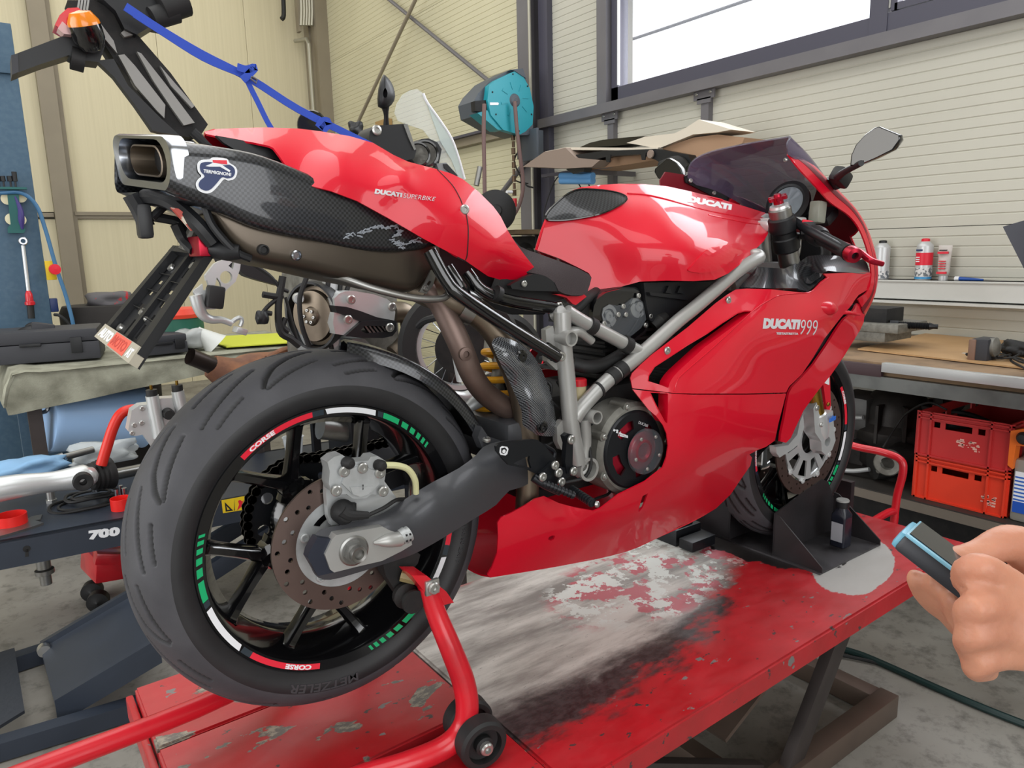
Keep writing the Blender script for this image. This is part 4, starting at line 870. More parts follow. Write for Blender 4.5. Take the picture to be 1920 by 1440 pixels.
# inner mudguard / tail underside, hides the wheel from the engine
panel('undertray', [(815, 455), (850, 480), (900, 505), (960, 540), (1000, 560), (1040, 570), (1020, 590), (960, 590), (900, 570), (860, 545), (825, 500)], lambda x, y: -.06, M['black'], bike, step=20, t=.01)
panel('rubber_cover', [(940, 520), (975, 530), (1040, 548), (1060, 560), (1030, 568), (980, 560), (930, 545)], lambda x, y: -.10, M['rubb'], bike, step=20, t=.02)
# ---- exhaust
T('header_pipe', [(800, 545, -.06), (826, 570, -.07), (848, 615, -.085), (866, 655, -.095), (884, 700, -.095), (908, 735, -.09), (945, 762, -.085), (985, 778, -.06), (1010, 780, -.02)], [.020, .021, .0215, .0215, .0215, .0215, .0215, .0215, .02], M['brownpipe'], bike, 6, 20)
g = G(); bp = PY(873, 664, -.118); g.lathe(bp, (-.2, -1, 0), [(.012, -.006), (.012, .003), (.006, .004), (.006, -.002), (0, -.002)], 18); g.put('sensor_boss', M['brownpipe'], bike)
T('collector_pipe', [(782, 535, -.02), (812, 548, -.05), (845, 562, -.075), (885, 580, -.09), (925, 615, -.105), (955, 670, -.115), (978, 740, -.12), (988, 810, -.12), (990, 880, -.12), (988, 940, -.115), (985, 990, -.10)], [.030, .030, .028, .026, .026, .025, .0235, .0225, .0225, .0225, .0225], M['titan'], bike, 6, 24)
g = G(); c0 = PY(878, 577, -.088); d = (PY(890, 583, -.092)-c0).normalized(); g.lathe(c0, d, [(.026, -.012), (.0295, -.012), (.0295, .012), (.026, .012)], 24); g.put('pipe_clamp', M['steel'], bike)
HSF = TPS([(922, 645, -.135), (935, 632, -.135), (957, 637, -.14), (990, 655, -.14), (1013, 690, -.142), (1027, 722, -.142), (1042, 790, -.142), (1040, 818, -.14), (1000, 815, -.14), (982, 800, -.135), (975, 770, -.135), (950, 710, -.135), (970, 690, -.162), (995, 750, -.164), (1010, 790, -.160), (950, 660, -.158)])
hs_ = panel('heat_shield', k6([(575, 440), (590, 410), (630, 395), (700, 412), (770, 445), (825, 485), (870, 545), (905, 605), (950, 715), (985, 830), (1003, 940), (1000, 1030), (985, 1060), (930, 1060), (860, 1048), (800, 1015), (780, 975), (775, 890), (745, 810), (690, 690), (640, 590), (590, 480)]), HSF, M['carbonl'], bike, step=8, t=.003, smooth=70)[0]
for (x, y) in ((977, 668), (1016, 800)):
    p = PY(x, y, HSF(x, y)-.001); G().lathe(p, (-.1, -1, 0), [(.012, 0), (.012, .002), (.008, .003), (.008, .008), (.004, .008), (.004, .004), (0, .004)], 24).put('shield_screw', M['gloss'], hs_)
# ---- rear shock with yellow spring
ax0 = PY(940, 655, -.01); ax1 = PY(921, 812, -.01); dx = (ax1-ax0); L = dx.length; u, v, a_ = frame_from(dx); pts = []
for i in range(6*20+1):
    t = i/120; an = 2*PI*6*t; pts.append(ax0+dx*t+(u*math.cos(an)+v*math.sin(an))*.034)
shk = bpy.data.objects.new('rear_shock', None); COL.objects.link(shk); shk.parent = bike; shk.location = ax0-wl(bike); WL[shk.name] = ax0.copy()
G().tube(pts, .0072, 10).put('spring', M['spring'], shk)
G().cyl(ax0-dx*.25, ax1, .014, 16).cyl(ax0-dx*.1, ax0+dx*.05, .036, 24).cyl(ax1, ax1+dx*.05, .036, 24).put('damper_body', M['alud'], shk)
G().tube([PY(878, 765, -.02), PY(905, 745, -.02), PY(935, 730, .0)], [.010, .018, .018], 12, 3).put('shock_linkage', M['alu'], bike)
# ---- rear hugger
rows = []
def hug(a, w0, R=.332): return [polar(RA, R-.028, a, -w0), polar(RA, R-.004, a, -w0*.93), polar(RA, R, a, -w0*.45), polar(RA, R+.003, a, 0), polar(RA, R, a, w0*.45), polar(RA, R-.004, a, w0*.93), polar(RA, R-.028, a, w0)]
for a, w0 in ((78, .018), (72, .045), (62, .075), (50, .092), (38, .097), (28, .099), (20, .098)): rows.append(hug(math.radians(a), w0))
hg = surf('rear_hugger', rows, M['carbon'], bike, 4, 3, t=.003, out=(0, 0, 1), smooth=70)
panel('hugger_bracket', [(903, 800), (915, 818), (938, 826), (928, 840), (905, 842), (896, 820)], lambda x, y: -.120, M['swing'], bike, step=14, t=.02)
g = G(); bolt_at(g, PY(912, 826, -.122), (0, -.3, 1), .008, .006); g.put('bolt', M['bolt'], hg)
# ---- engine
eng = bpy.data.objects.new('engine', None); COL.objects.link(eng); eng.parent = bike; eng.location = Vector((.62, 0, .5))-wl(bike); WL[eng.name] = Vector((.62, 0, .5))
g = G()
g.box((.60, 0, .475), (.34, .19, .20), bev=.02); g.box((.56, 0, .39), (.30, .15, .08), bev=.02)
for k in range(9): g.box((.66+k*.006, 0, .60+k*.017), (.17, .20, .006))
g.box((.68, 0, .68), (.13, .17, .2), bev=.015)
for k in range(9): g.box((.80+k*.019, 0, .44+k*.004), (.006, .2, .17))
g.box((.86, 0, .46), (.18, .17, .14), bev=.015)
g.box((.44, 0, .55), (.08, .14, .12), bev=.02)
g.put('crankcase', M['dark'], eng)
g = G(); cb = [PY(x, y, -.108) for x, y in k2([(520, 985), (530, 900), (555, 850), (620, 805), (740, 775), (820, 775), (880, 810), (915, 860), (930, 1000), (890, 1080), (800, 1150), (720, 1200), (640, 1150), (540, 1050)])]
g.prism(cb, (0, .08, 0)); g.put('belt_cover_backing', M['black'], eng)
bc = k2([(535, 990), (545, 905), (570, 855), (630, 812), (740, 784), (815, 785), (872, 818), (905, 868), (918, 995), (880, 1070), (795, 1135), (715, 1185), (640, 1135), (555, 1050)])
G().prism([PY(x, y, -.118) for x, y in bc], (0, .012, 0), [[PY(x, y, -.118) for x, y in k2([(600, 960), (610, 915), (650, 890), (700, 900), (750, 890), (800, 850), (840, 848), (875, 880), (895, 990), (860, 1050), (785, 1110), (715, 1145), (650, 1090), (615, 1030)])]]).put('belt_cover_rim', M['gloss'], eng)
for (x, y, r) in k2([(633, 970, 0), (833, 905, 0)]):
    g = G(); g.lathe(PY(x, y, -.108), (0, -1, 0), [(.024, 0), (.024, .005), (.016, .006), (.016, .003), (.010, .003), (.010, .008), (.004, .008), (.004, .004), (0, .004)], 28); g.put('belt_pulley', M['alub'], eng)
G().tube([PY(x, y, -.111) for x, y in cr(k2([(610, 935), (660, 925), (700, 1000), (750, 960), (800, 885), (850, 880), (865, 930), (800, 1060), (720, 1120), (640, 1010)]), 3, True)], .003, 6, closed=True).put('timing_belt', M['rubb'], eng)
g = G().prism([PY(x, y, -.121) for x, y in k2([(600, 960), (610, 915), (650, 890), (700, 900), (750, 890), (800, 850), (840, 848), (875, 880), (895, 990), (860, 1050), (785, 1110), (715, 1145), (650, 1090), (615, 1030)])], (0, .002, 0)).put('belt_cover_window', M['cloudy'], eng)
g = G()
for (x, y) in k2([(738, 905), (840, 833), (705, 960), (755, 960), (888, 1030), (920, 970), (690, 1100), (610, 1020)]): bolt_at(g, PY(x, y, -.122), (0, -1, 0), .0055, .004)
g.put('bolt', M['bolt'], eng)
# clutch side
cc = PY(1176, 838, -.15)
g = G(); g.lathe(cc, (0, -1, 0), [(.098, -.05), (.098, .012), (.090, .022), (.078, .024), (.070, .024), (.06, .0)], 48)
for k in range(7):
    a = k*.9; p = cc+Vector((.094*math.cos(a), -.008, .094*math.sin(a))); g.lathe(p, (0, -1, 0), [(.010, -.03), (.010, .012), (0, .012)], 12)
case = g.put('clutch_case', M['alud'], eng)
g = G()
for k in range(7): bolt_at(g, cc+Vector((.094*math.cos(k*.9), -.020, .094*math.sin(k*.9))), (0, -1, 0), .006, .005)
g.put('bolt', M['bolt'], case)
c2 = PY(1190, 843, -.178); hs2 = []
for k in range(4):
    a0 = k*PI/2+.5; hs2.append([c2+Vector((r*math.cos(a0+t), 0, r*math.sin(a0+t))) for r, t in ((.062, -.42), (.064, -.2), (.064, .2), (.062, .42), (.044, .45), (.042, 0), (.044, -.45))])
g = G(); g.prism([c2+Vector((.078*math.cos(t), 0, .078*math.sin(t))) for t in np.linspace(0, 2*PI, 64, endpoint=False)], (0, .004, 0), hs2)
g.lathe(c2, (0, -1, 0), [(.082, -.024), (.082, -.004), (.078, 0), (.076, -.003), (.076, -.024)], 64); cov = g.put('clutch_cover', M['satin'], eng, 50)
G().lathe(c2, (0, -1, 0), [(0, -.018), (.070, -.018), (.070, -.012), (.05, -.010), (.03, -.002), (.012, 0), (.012, -.006), (0, -.006)], 48).put('pressure_plate', M['ring'], cov)
c3 = PY(1209, 846, -.190)
G().lathe(c3, (0, -1, 0), [(.0475, -.002), (.0475, .006), (.045, .008), (0, .008)], 48).put('clear_cap', M['cloudy'], cov)
G().lathe(c3, (0, -1, 0), [(.04, -.008), (.030, -.003), (.018, -.001), (.014, -.006), (0, -.006)], 32).put('spring_retainer', M['ring'], cov)
g = G()
for k in range(5): bolt_at(g, c3+Vector((.036*math.cos(k*1.257+.9), -.008, .036*math.sin(k*1.257+.9))), (0, -1, 0), .004, .003)
g.put('bolt', M['bolt'], cov)
text('lettering', 'rizoma', k6([(1422, 1058), (1484, 1072), (1488, 1050), (1426, 1024)]), M['white'], cov, .03, lambda x, y: -.1795)
text('lettering', 'r|', k6([(1385, 1030), (1416, 1040), (1420, 1018), (1392, 1005)]), M['white'], cov, .06, lambda x, y: -.1795)
text('lettering', 'DUCABI', k6([(1555, 976), (1614, 1000), (1620, 982), (1560, 958)]), M['silverp'], cov, -.01, lambda x, y: -.1795)
# hoses, reservoir, cables round the engine
T('coolant_hose', [(1075, 682, -.11), (1100, 688, -.125), (1130, 684, -.13), (1160, 668, -.13), (1180, 655, -.11)], .0135, M['rubb'], bike, 5)
T('coolant_hose', [(1030, 590, -.08), (1075, 582, -.10), (1100, 560, -.10), (1118, 548, -.08)], .011, M['rubb'], bike, 5)
g = G(); rc = PY(1085, 732, -.13); g.lathe(rc, (0, 0, 1), [(.014, -.020), (.0155, -.018), (.0155, .010), (0, .010)], 20); rs = g.put('fluid_reservoir', mat('amber_fluid_bottle', '#b4a784', .3), bike)
G().lathe(rc, (0, 0, 1), [(.0165, .010), (.0165, .022), (.014, .024), (0, .024)], 20).put('reservoir_cap', M['steelred'], rs)
random.seed(11); g = G()
for k in range(14):
    x = random.uniform(1010, 1130); y = random.uniform(700, 900); p = [(x, y, -.12), (x+random.uniform(-20, 20), y+random.uniform(10, 30), -.13), (x+random.uniform(-40, 40), y+random.uniform(30, 60), -.12)]; g.tube([PY(*q) for q in p], .0035, 6, 4)
g.put('wiring', M['rubb'], bike)
g = G(); g.prism([PY(x, y, -.125) for x, y in [(1207, 530), (1338, 528), (1300, 560), (1240, 612), (1218, 600), (1210, 560)]], (0, .1, 0)); g.prism([PY(x, y, -.135) for x, y in [(1218, 548), (1300, 556), (1290, 563), (1220, 554)]], (0, .012, 0))
for x in (1254, 1276): g.prism([PY(a, b, -.132) for a, b in [(x-6, 549), (x, 536), (x+6, 551)]], (0, .01, 0))
g.put('airbox', M['black'], bike)
G().tube([PY(1225, 612, -.12), PY(1236, 602, -.125), PY(1245, 595, -.12)], [.013, .016, .013], 14).put('breather_cap', M['dark'], bike)
g = G(); g.box((1.03, 0, .62), (.06, .34, .26), rot=(0, -.25, 0)); g.put('radiator', M['dark'], bike)
g = G(); g.box((.90, 0, .74), (.2, .2, .16), bev=.02); g.put('throttle_bodies', M['dark'], bike)
# ---- rearset
RS = -.185
hole = k6([(722, 1240), (790, 1205), (830, 1190), (826, 1225), (840, 1272), (790, 1258), (755, 1255)])
pl = G().prism([PY(x, y, RS) for x, y in k6([(605, 1128), (620, 1112), (660, 1098), (850, 1080), (885, 1086), (920, 1112), (985, 1190), (1010, 1235), (1003, 1275), (945, 1335), (900, 1342), (870, 1310), (800, 1275), (690, 1252), (655, 1215), (610, 1160)])], (0, .006, 0), [[PY(x, y, RS) for x, y in hole]]).put('heel_guard', M['satin'], bike)
lg = k6([(632, 1135), (645, 1125), (680, 1130), (688, 1145), (680, 1178), (668, 1188), (636, 1183), (628, 1168)])
G().prism([PY(x, y, RS-.0006) for x, y in lg], (0, .0006, 0)).put('logo_plate', M['white'], pl)
G().prism([PY(x, y, RS-.0012) for x, y in k6([(640, 1140), (665, 1135), (678, 1150), (670, 1170), (655, 1178), (640, 1170)])], (0, .0006, 0)).put('print', M['black'], pl)
G().lathe(PY(*k6([(657, 1160)])[0], RS-.0013), (0, -1, 0), [(.0025, 0), (.0035, 0), (.0035, .0006), (.0025, .0006)], 14).put('print', M['white'], pl)
g = G(); g.prism([PY(x, y, RS-.012) for x, y in k6([(1060, 1060), (1085, 1040), (1115, 1050), (1128, 1080), (1118, 1110), (1115, 1250), (1135, 1290), (1120, 1325), (1080, 1310), (1065, 1230), (1075, 1110)])], (0, .012, 0))
g.prism([PY(x, y, RS-.008) for x, y in k6([(900, 1310), (990, 1230), (1050, 1270), (1140, 1260), (1140, 1310), (1070, 1340), (1060, 1385), (1010, 1390), (960, 1370), (900, 1360)])], (0, .012, 0)); g.put('rearset_plate', M['satin'], bike)
g = G()
for (x, y) in k6([(1103, 1082), (995, 1252), (1018, 1302), (1118, 1292), (1037, 1362), (912, 1330)]): bolt_at(g, PY(x, y, RS-.020), (0, -1, 0), .0085, .005)
g.put('bolt', M['bolt'], bike)
def peg(name, a, b, r):
    a, b = PY(*a), PY(*b); d = b-a; n = 9; g = G()
    prof = []; L = d.length
    for i in range(n): prof += [(r, L*i/n), (r, L*(i+.6)/n), (r*.75, L*(i+.65)/n), (r*.75, L*(i+.95)/n)]
    prof.append((0, L)); g.lathe(a, d, prof, 14); return g.put(name, M['satin'], bike)
peg('foot_peg', (1072, 918, -.20), (1112, 944, -.275), .0085); peg('brake_pedal', (1018, 905, -.20), (1078, 930, -.235), .0075)
T('pedal_arm', [(1000, 895, -.19), (1020, 908, -.2), (1050, 922, -.21)], .008, M['satin'], bike, 3)
g = G(); bolt_at(g, PY(1118, 945, -.277), (.4, -1, 0), .006, .005); g.put('bolt', M['bolt'], bike)
T('brake_line', [(1060, 905, -.15), (1095, 895, -.165), (1108, 870, -.17), (1103, 830, -.16)], .0035, M['rubb'], bike, 5)
T('pedal_rod', [(1020, 835, -.17), (1040, 850, -.17), (1030, 880, -.18), (1048, 890, -.185)], .004, M['satin'], bike, 4)
# ---- fork and cockpit
for s in (-1, 1):
    top = PY(1462, 392, -.105); ax = PY(1556, 830, -.105); top = Vector((top.x, s*.105, top.z)); ax = Vector((FA.x+.0, s*.105, FA.z+.01)); d = (ax-top); L = d.length
    fk = bpy.data.objects.new('front_fork_leg', None); COL.objects.link(fk); fk.parent = bike; fk.location = top-wl(bike); WL[fk.name] = top.copy()
    G().lathe(top, d, [(0, -.004), (.024, -.004), (.027, .0), (.027, .05), (.0255, .052), (.0255, .40)], 28).put('outer_tube', M['steel'], fk)
    G().lathe(top+d.normalized()*.02, d, [(.030, 0), (.033, .004), (.033, .035), (.029, .04), (.029, .052), (.032, .055), (.032, .085), (.028, .09)], 28).put('fork_clamp', M['black'], fk)
    G().lathe(top, d, [(.0215, .40), (.0215, L-.075)], 24).put('inner_tube', M['gold'], fk)
    g = G(); q = ax-d.normalized()*.085; g.lathe(q, d, [(.021, 0), (.026, .004), (.027, .05), (.020, .08), (0, .085)], 20)
    g.prism([ax+Vector((x, -.0*s-.018, z)) for x, z in ((-.03, .07), (.022, .08), (.035, .02), (.045, -.01), (.03, -.035), (.0, -.045), (-.022, -.03), (-.028, .0), (-.06, .03), (-.075, .10), (-.06, .115), (-.045, .08))], (0, .036, 0), [[ax+Vector((.004+.014*math.cos(t), -.018, -.006+.014*math.sin(t))) for t in np.linspace(0, 2*PI, 16, endpoint=False)]])
    g.put('fork_foot', M['alub'], fk)
    g = G(); bolt_at(g, ax+Vector((-.060, -.018*1, .10)), (0, -1, 0), .008, .005); bolt_at(g, ax+Vector((-.035, -.018, .05)), (0, -1, 0), .008, .005); g.put('bolt', M['bolt'], fk)
    if s < 0:
        text('lettering', 'ohlins', [ax+Vector((-.012, -.029, .052)), ax+Vector((.024, -.027, .055)), ax+Vector((.024, -.027, .072)), ax+Vector((-.012, -.029, .069))], mat('blue_print', '#2f6fd0', .4), fk, .04)
    G().lathe(top-d.normalized()*.004, d, [(0, -.016), (.010, -.016), (.010, -.008), (.022, -.006), (.024, 0), (.0, .0)], 24).put('fork_cap', M['alub'], fk)
    if s < 0:
        kn = top-d.normalized()*.024; g = G(); u, v, w_ = frame_from(-d); P = []
        for k in range(36): r = .023 if k % 6 in (0, 1, 2) else .016; t = 2*PI*k/36; P.append(kn+(u*math.cos(t)+v*math.sin(t))*r)
        g.prism(P, (-d).normalized()*.008); g.lathe(kn, -d, [(.012, -.01), (.012, 0), (.008, .014), (0, .014)], 18); g.put('adjuster_knob', M['ring'], fk)
# caliper-less lever foot (aluminium lug under vane)
G().prism([PY(x, y, -.125) for x, y in [(1455, 838), (1478, 835), (1495, 815), (1500, 790), (1506, 776), (1508, 800), (1500, 830), (1487, 842), (1462, 858), (1456, 850)]], (0, .02, 0)).put('caliper_lug', M['alub'], bike)
g = G(); g.box((1.235, 0, .915), (.075, .25, .022), bev=.008); g.box((1.25, 0, .80), (.07, .24, .03), bev=.01); g.cyl((1.235, 0, .935), (1.27, 0, .76), .03, 20); g.put('triple_clamp', M['alub'], bike)
g = G().box((1.19, -.02, .905), (.03, .12, .03), bev=.01).put('tank_front_bracket', M['alub'], tank)
# dash
dc = PY(1476, 380, -.03); dn = Vector((-.93, -.1, .30)).normalized(); g = G(); g.lathe(dc, dn, [(0, -.045), (.045, -.04), (.058, -.015), (.060, .0), (.050, .004), (.048, -.002)], 36); ds = g.put('instrument_pod', M['black'], bike)
G().lathe(dc, dn, [(.048, .0), (0, .0)], 36).put('gauge_face', mat('gauge_face', '#b9c6cf', .3), ds); G().lathe(dc, dn, [(.050, .0), (.050, .004), (.044, .003), (.043, .0), (.050, .0)], 36).put('gauge_rim', M['satin'], ds)
g = G(); bx_ = dc+Vector((.05, -.055, -.04)); g.box(bx_, (.06, .10, .03), rot=(0, -.6, 0), bev=.012); g.put('dash_wing', M['black'], ds)
g = G(); g.box((1.40, 0, .84), (.05, .22, .10), bev=.02); g.put('fairing_stay', M['black'], bike)
# brake fluid reservoir (clear)
g = G(); a = PY(1533, 398, -.13); g.box(a, (.035, .03, .055), rot=(0, .1, 0), bev=.006); g.put('reservoir_bottle', mat('smoky_clear_bottle', '#a5a79a', .2, alpha=.6), bike)
# right handlebar
hA, hB = PY(1500, 425, -.12), PY(1600, 478, -.335)
T('handlebar', [(1478, 408, -.10), (1505, 425, -.15), (1530, 440, -.21), (1600, 478, -.335)], .011, M['satin'], bike, 3)
d = (hB-hA); u, v, w_ = frame_from(d); gb = G(); prof = []; L = d.length
for i in range(28): prof += [(.0165, L*.42+L*.5*i/28), (.0150, L*.42+L*.5*(i+.5)/28)]
gb.lathe(hA, d, [(0, L*.41), (.019, L*.41), (.019, L*.43)]+prof+[(.019, L*.93), (0, L*.93)], 20); gb.put('throttle_grip', M['rubb'], bike)
G().lathe(hA+d*.94, d, [(0, 0), (.0175, 0), (.0185, .010), (.0165, .022), (.008, .024), (.008, .012), (0, .012)], 24).put('bar_end', M['ring'], bike)
g = G(); g.lathe(hA+d*.27, d, [(0, 0), (.022, 0), (.024, .01), (.024, .035), (.020, .045), (0, .045)], 24); g.box(hA+d*.16, (.045, .035, .035), rot=(0, .3, .6), bev=.008); sg = g.put('switchgear', M['black'], bike)
g = G(); g.box(hA+d*.17+Vector((-.005, -.0, .022)), (.026, .016, .008), rot=(0, .2, -.9), bev=.003); g.put('kill_switch', M['redst'], sg)
l0 = hA+d*.22+Vector((.035, 0, -.004)); g = G(); g.tube([l0, l0+d*.25+Vector((.022, 0, -.004)), PY(1600, 472, -.31)+Vector((.02, 0, 0)), PY(1632, 488, -.35), PY(1655, 495, -.365)], [.007, .0085, .008, .007, .006], 10, 4); lv = g.put('brake_lever', M['ring'], bike)
T('brake_hose', [(1500, 440, -.12), (1498, 470, -.12), (1490, 495, -.11), (1476, 505, -.09)], .0045, M['steel'], bike, 5)
T('hose', [(1520, 440, -.13), (1535, 455, -.13), (1540, 478, -.14), (1520, 495, -.13)], .004, M['rubb'], bike, 5)
T('handlebar', [(1478, 408, .10), (1505, 425, .15), (1540, 445, .21)], .011, M['satin'], bike, 3)
# mirrors
def mirror_unit(s):
    f = lambda q: Vector((q.x, q.y*s, q.z))
    base = PY(1566, 338, -.165); mp = [PX(x, y, 1.235) for x, y in [(1596, 309), (1598, 290), (1606, 272), (1622, 254), (1640, 241), (1648, 239), (1684, 254), (1685, 262), (1672, 280), (1640, 296), (1612, 308)]]
    o = bpy.data.objects.new('mirror', None); COL.objects.link(o); o.parent = bike; o.location = f(base)-wl(bike); WL[o.name] = f(base)
    g = G(); g.prism([f(q) for q in mp], f(Vector((.012, 0, 0)))); g.put('mirror_glass', M['mirror'], o)
    c = sum(mp, Vector())/len(mp); rows = [[f(c+(q-c)*k_+Vector((dx_, 0, 0))) for q in mp] for k_, dx_ in ((1.02, -.001), (1.06, .003), (1.0, .022), (.6, .035), (.1, .04))]
    V, F = g_surf(rows, 2, 1, False, True); mk('mirror_shell', V, F, M['gloss'], o, 50)
    g = G(); g.tube([f(base), f(base.lerp(mp[0], .5)), f(PY(1606, 305, -.28)+Vector((.02, 0, 0)))], [.012, .008, .007], 12, 3)
    g.box(f(base+Vector((.004, -.012, .006))), (.05, .035, .04), rot=(.2, .5, 0), bev=.010); g.tube([f(PY(1562, 330, -.16)), f(PY(1572, 352, -.165))], [.016, .010], 12); g.put('mirror_stalk', M['black'], o)
mirror_unit(1); mirror_unit(-1)
# front mudguard
rows = []
for a in (58, 66, 75, 95, 115, 135, 150):
    A = math.radians(a); R = .318; rows.append([polar(FA, R-.06, A, -.066), polar(FA, R-.02, A, -.062), polar(FA, R, A, -.03), polar(FA, R+.003, A, 0), polar(FA, R, A, .03), polar(FA, R-.02, A, .062), polar(FA, R-.06, A, .066)])
fm = surf('front_mudguard', rows, M['red'], bike, 3, 3, t=.003, out=(0, 0, 1))
G().prism([PY(x, y, -.10) for x, y in [(1543, 716), (1556, 700), (1558, 760), (1555, 772), (1551, 783), (1549, 760)]], (0, .008, 0)).put('mudguard_leg', M['red'], fm)
g = G(); bolt_at(g, PY(1552, 758, -.101), (0, -1, 0), .006, .004); g.put('bolt', M['gold'], fm)
G().prism([PY(x, y, -.102) for x, y in [(1545, 718), (1555, 704), (1555, 722)]], (0, .001, 0)).put('sticker', M['white'], fm)
# ---- number-plate holder
ph = bpy.data.objects.new('number_plate_holder', None); COL.objects.link(ph); ph.parent = bike; p0 = PY(300, 570, 0); ph.location = p0-wl(bike); WL[ph.name] = p0.copy()
A_, B_, C_, D_ = PY(333, 472, .085), PY(400, 480, -.045), PY(256, 690, -.085), PY(192, 640, .115)
ex = (B_-A_+C_-D_)/2; ey = (D_-A_+C_-B_)/2; nn_ = ex.cross(ey).normalized()
if nn_.y > 0: nn_ = -nn_
at = lambda u, v, w=0: A_.lerp(B_, u).lerp(D_.lerp(C_, u), v)+nn_*w
hl = []
for (u0, v0, u1, v1) in ((.12, .30, .24, .34), (.12, .42, .22, .46), (.14, .55, .26, .62), (.55, .36, .68, .40), (.60, .47, .72, .53), (.62, .60, .74, .66), (.30, .22, .34, .40), (.30, .70, .35, .85), (.58, .70, .63, .83), (.10, .80, .2, .84), (.62, .06, .66, .24), (.74, .08, .77, .26), (.40, .10, .44, .28)):
    hl.append([at(u0, v0), at(u1, v0), at(u1, v1), at(u0, v1)])
g = G(); g.prism([at(0, 0), at(1, 0), at(1, 1), at(0, 1)], nn_*-.003, hl); g.put('base_plate', M['black'], ph)
g = G()
for u0, u1 in ((0, .10), (.88, 1.02)):
    P = [at(u0, -.01, .0), at(u1, -.01, .0), at(u1, 1.0, .0), at(u0, 1.0, .0)]; g.prism(P, nn_*.012)
P = [at(0, -.02), at(1, -.02), at(1, .04), at(0, .04)]; g.prism(P, nn_*.012); P = [at(.46, .04), at(.53, .04), at(.53, .88), at(.46, .88)]; g.prism(P, nn_*.007)
for v0 in (.25, .42, .6): g.prism([at(.1, v0), at(.46, v0), at(.46, v0+.006), at(.1, v0+.006)], nn_*.006); g.prism([at(.53, v0+.05), at(.9, v0+.05), at(.9, v0+.056), at(.53, v0+.056)], nn_*.006)
g.put('rail', M['black'], ph)
G().prism([at(0, .86), at(1.02, .86), at(1.02, 1.0), at(0, 1.0)], nn_*.014).put('name_strip', mat('beige_strip', '#a59f90', .5), ph)
text('lettering', 'AUTO', [at(.05, .975, .0146), at(.38, .975, .0146), at(.38, .885, .0146), at(.05, .885, .0146)], M['white'], ph, .05, out=nn_)
G().prism([at(.40, .865, .0141), at(.82, .865, .0141), at(.82, .99, .0141), at(.40, .99, .0141)], nn_*.0006).put('print', mat('coral_print', '#e0604f', .5), ph)
text('lettering', 'MOTO', [at(.43, .97, .0152), at(.79, .97, .0152), at(.79, .885, .0152), at(.43, .885, .0152)], mat('deep_coral', '#b9463c', .5), ph, .03, out=nn_)
text('lettering', 'AT', [at(.86, .975, .0146), at(.97, .975, .0146), at(.97, .90, .0146), at(.86, .90, .0146)], M['white'], ph, .04, out=nn_)
g = G()
for u0, v0 in ((.20, .17), (.70, .12), (.35, .62), (.50, .66), (.15, .82), (.78, .80)): g.lathe(at(u0, v0), nn_, [(.007, 0), (.006, .004), (0, .005)], 12)
g.put('screw', M['bolt'], ph)
g = G(); lp = PY(385, 462, -.03); g.box(lp, (.035, .05, .03), rot=(0, 0, .1), bev=.003); g.put('plate_light', M['ring'], ph)
g = G(); g.prism([PY(x, y, -.055) for x, y in kr([(900, 1000), (960, 1010), (1010, 1040), (1000, 1100), (970, 1130), (905, 1140)])], (0, .05, 0)); g.tube([PY(405, 465, -.05), PY(430, 472, -.07), PY(452, 472, -.08)], [.016, .014, .011], 14); g.put('holder_bracket', M['black'], ph)
# tail underside: stays, tangled wires
g = G()
for P, r in (([(245, 365, .0), (262, 395, .0), (275, 425, .0)], .012), ([(270, 370, .0), (300, 372, -.02), (330, 385, -.04), (370, 420, -.06), (400, 455, -.06)], .012), ([(280, 405, .02), (330, 415, .02), (355, 430, .0)], .007), ([(310, 385, .01), (285, 408, .01)], .006), ([(330, 420, -.0), (345, 450, -.0), (365, 470, -.02)], .009), ([(385, 390, -.07), (400, 425, -.075), (440, 470, -.08), (470, 485, -.08)], .006)):
    g.tube([PY(*q) for q in P], r, 8, 4)
g.box(PY(270, 415, 0), (.02, .03, .05), bev=.006); g.put('tail_stay', M['black'], bike)
G().prism([PY(x, y, -.06) for x, y in kr([(565, 755), (620, 765), (690, 820), (760, 900), (775, 918), (720, 930), (640, 840)])], (0, .01, 0)).put('warning_label', mat('red_and_cream_label', '#b6483c', .5, col2='#d8cdbb', nscale=60, ramp=(.5, .55), namt=1), bike)
G().tube([PY(*q) for q in k4([(0, 0, 0)])] if 0 else [PY(345, 470, .0), PY(352, 455, .0), PY(362, 432, .0)], .009, 10).put('reflector_arm', M['alud'], ph)
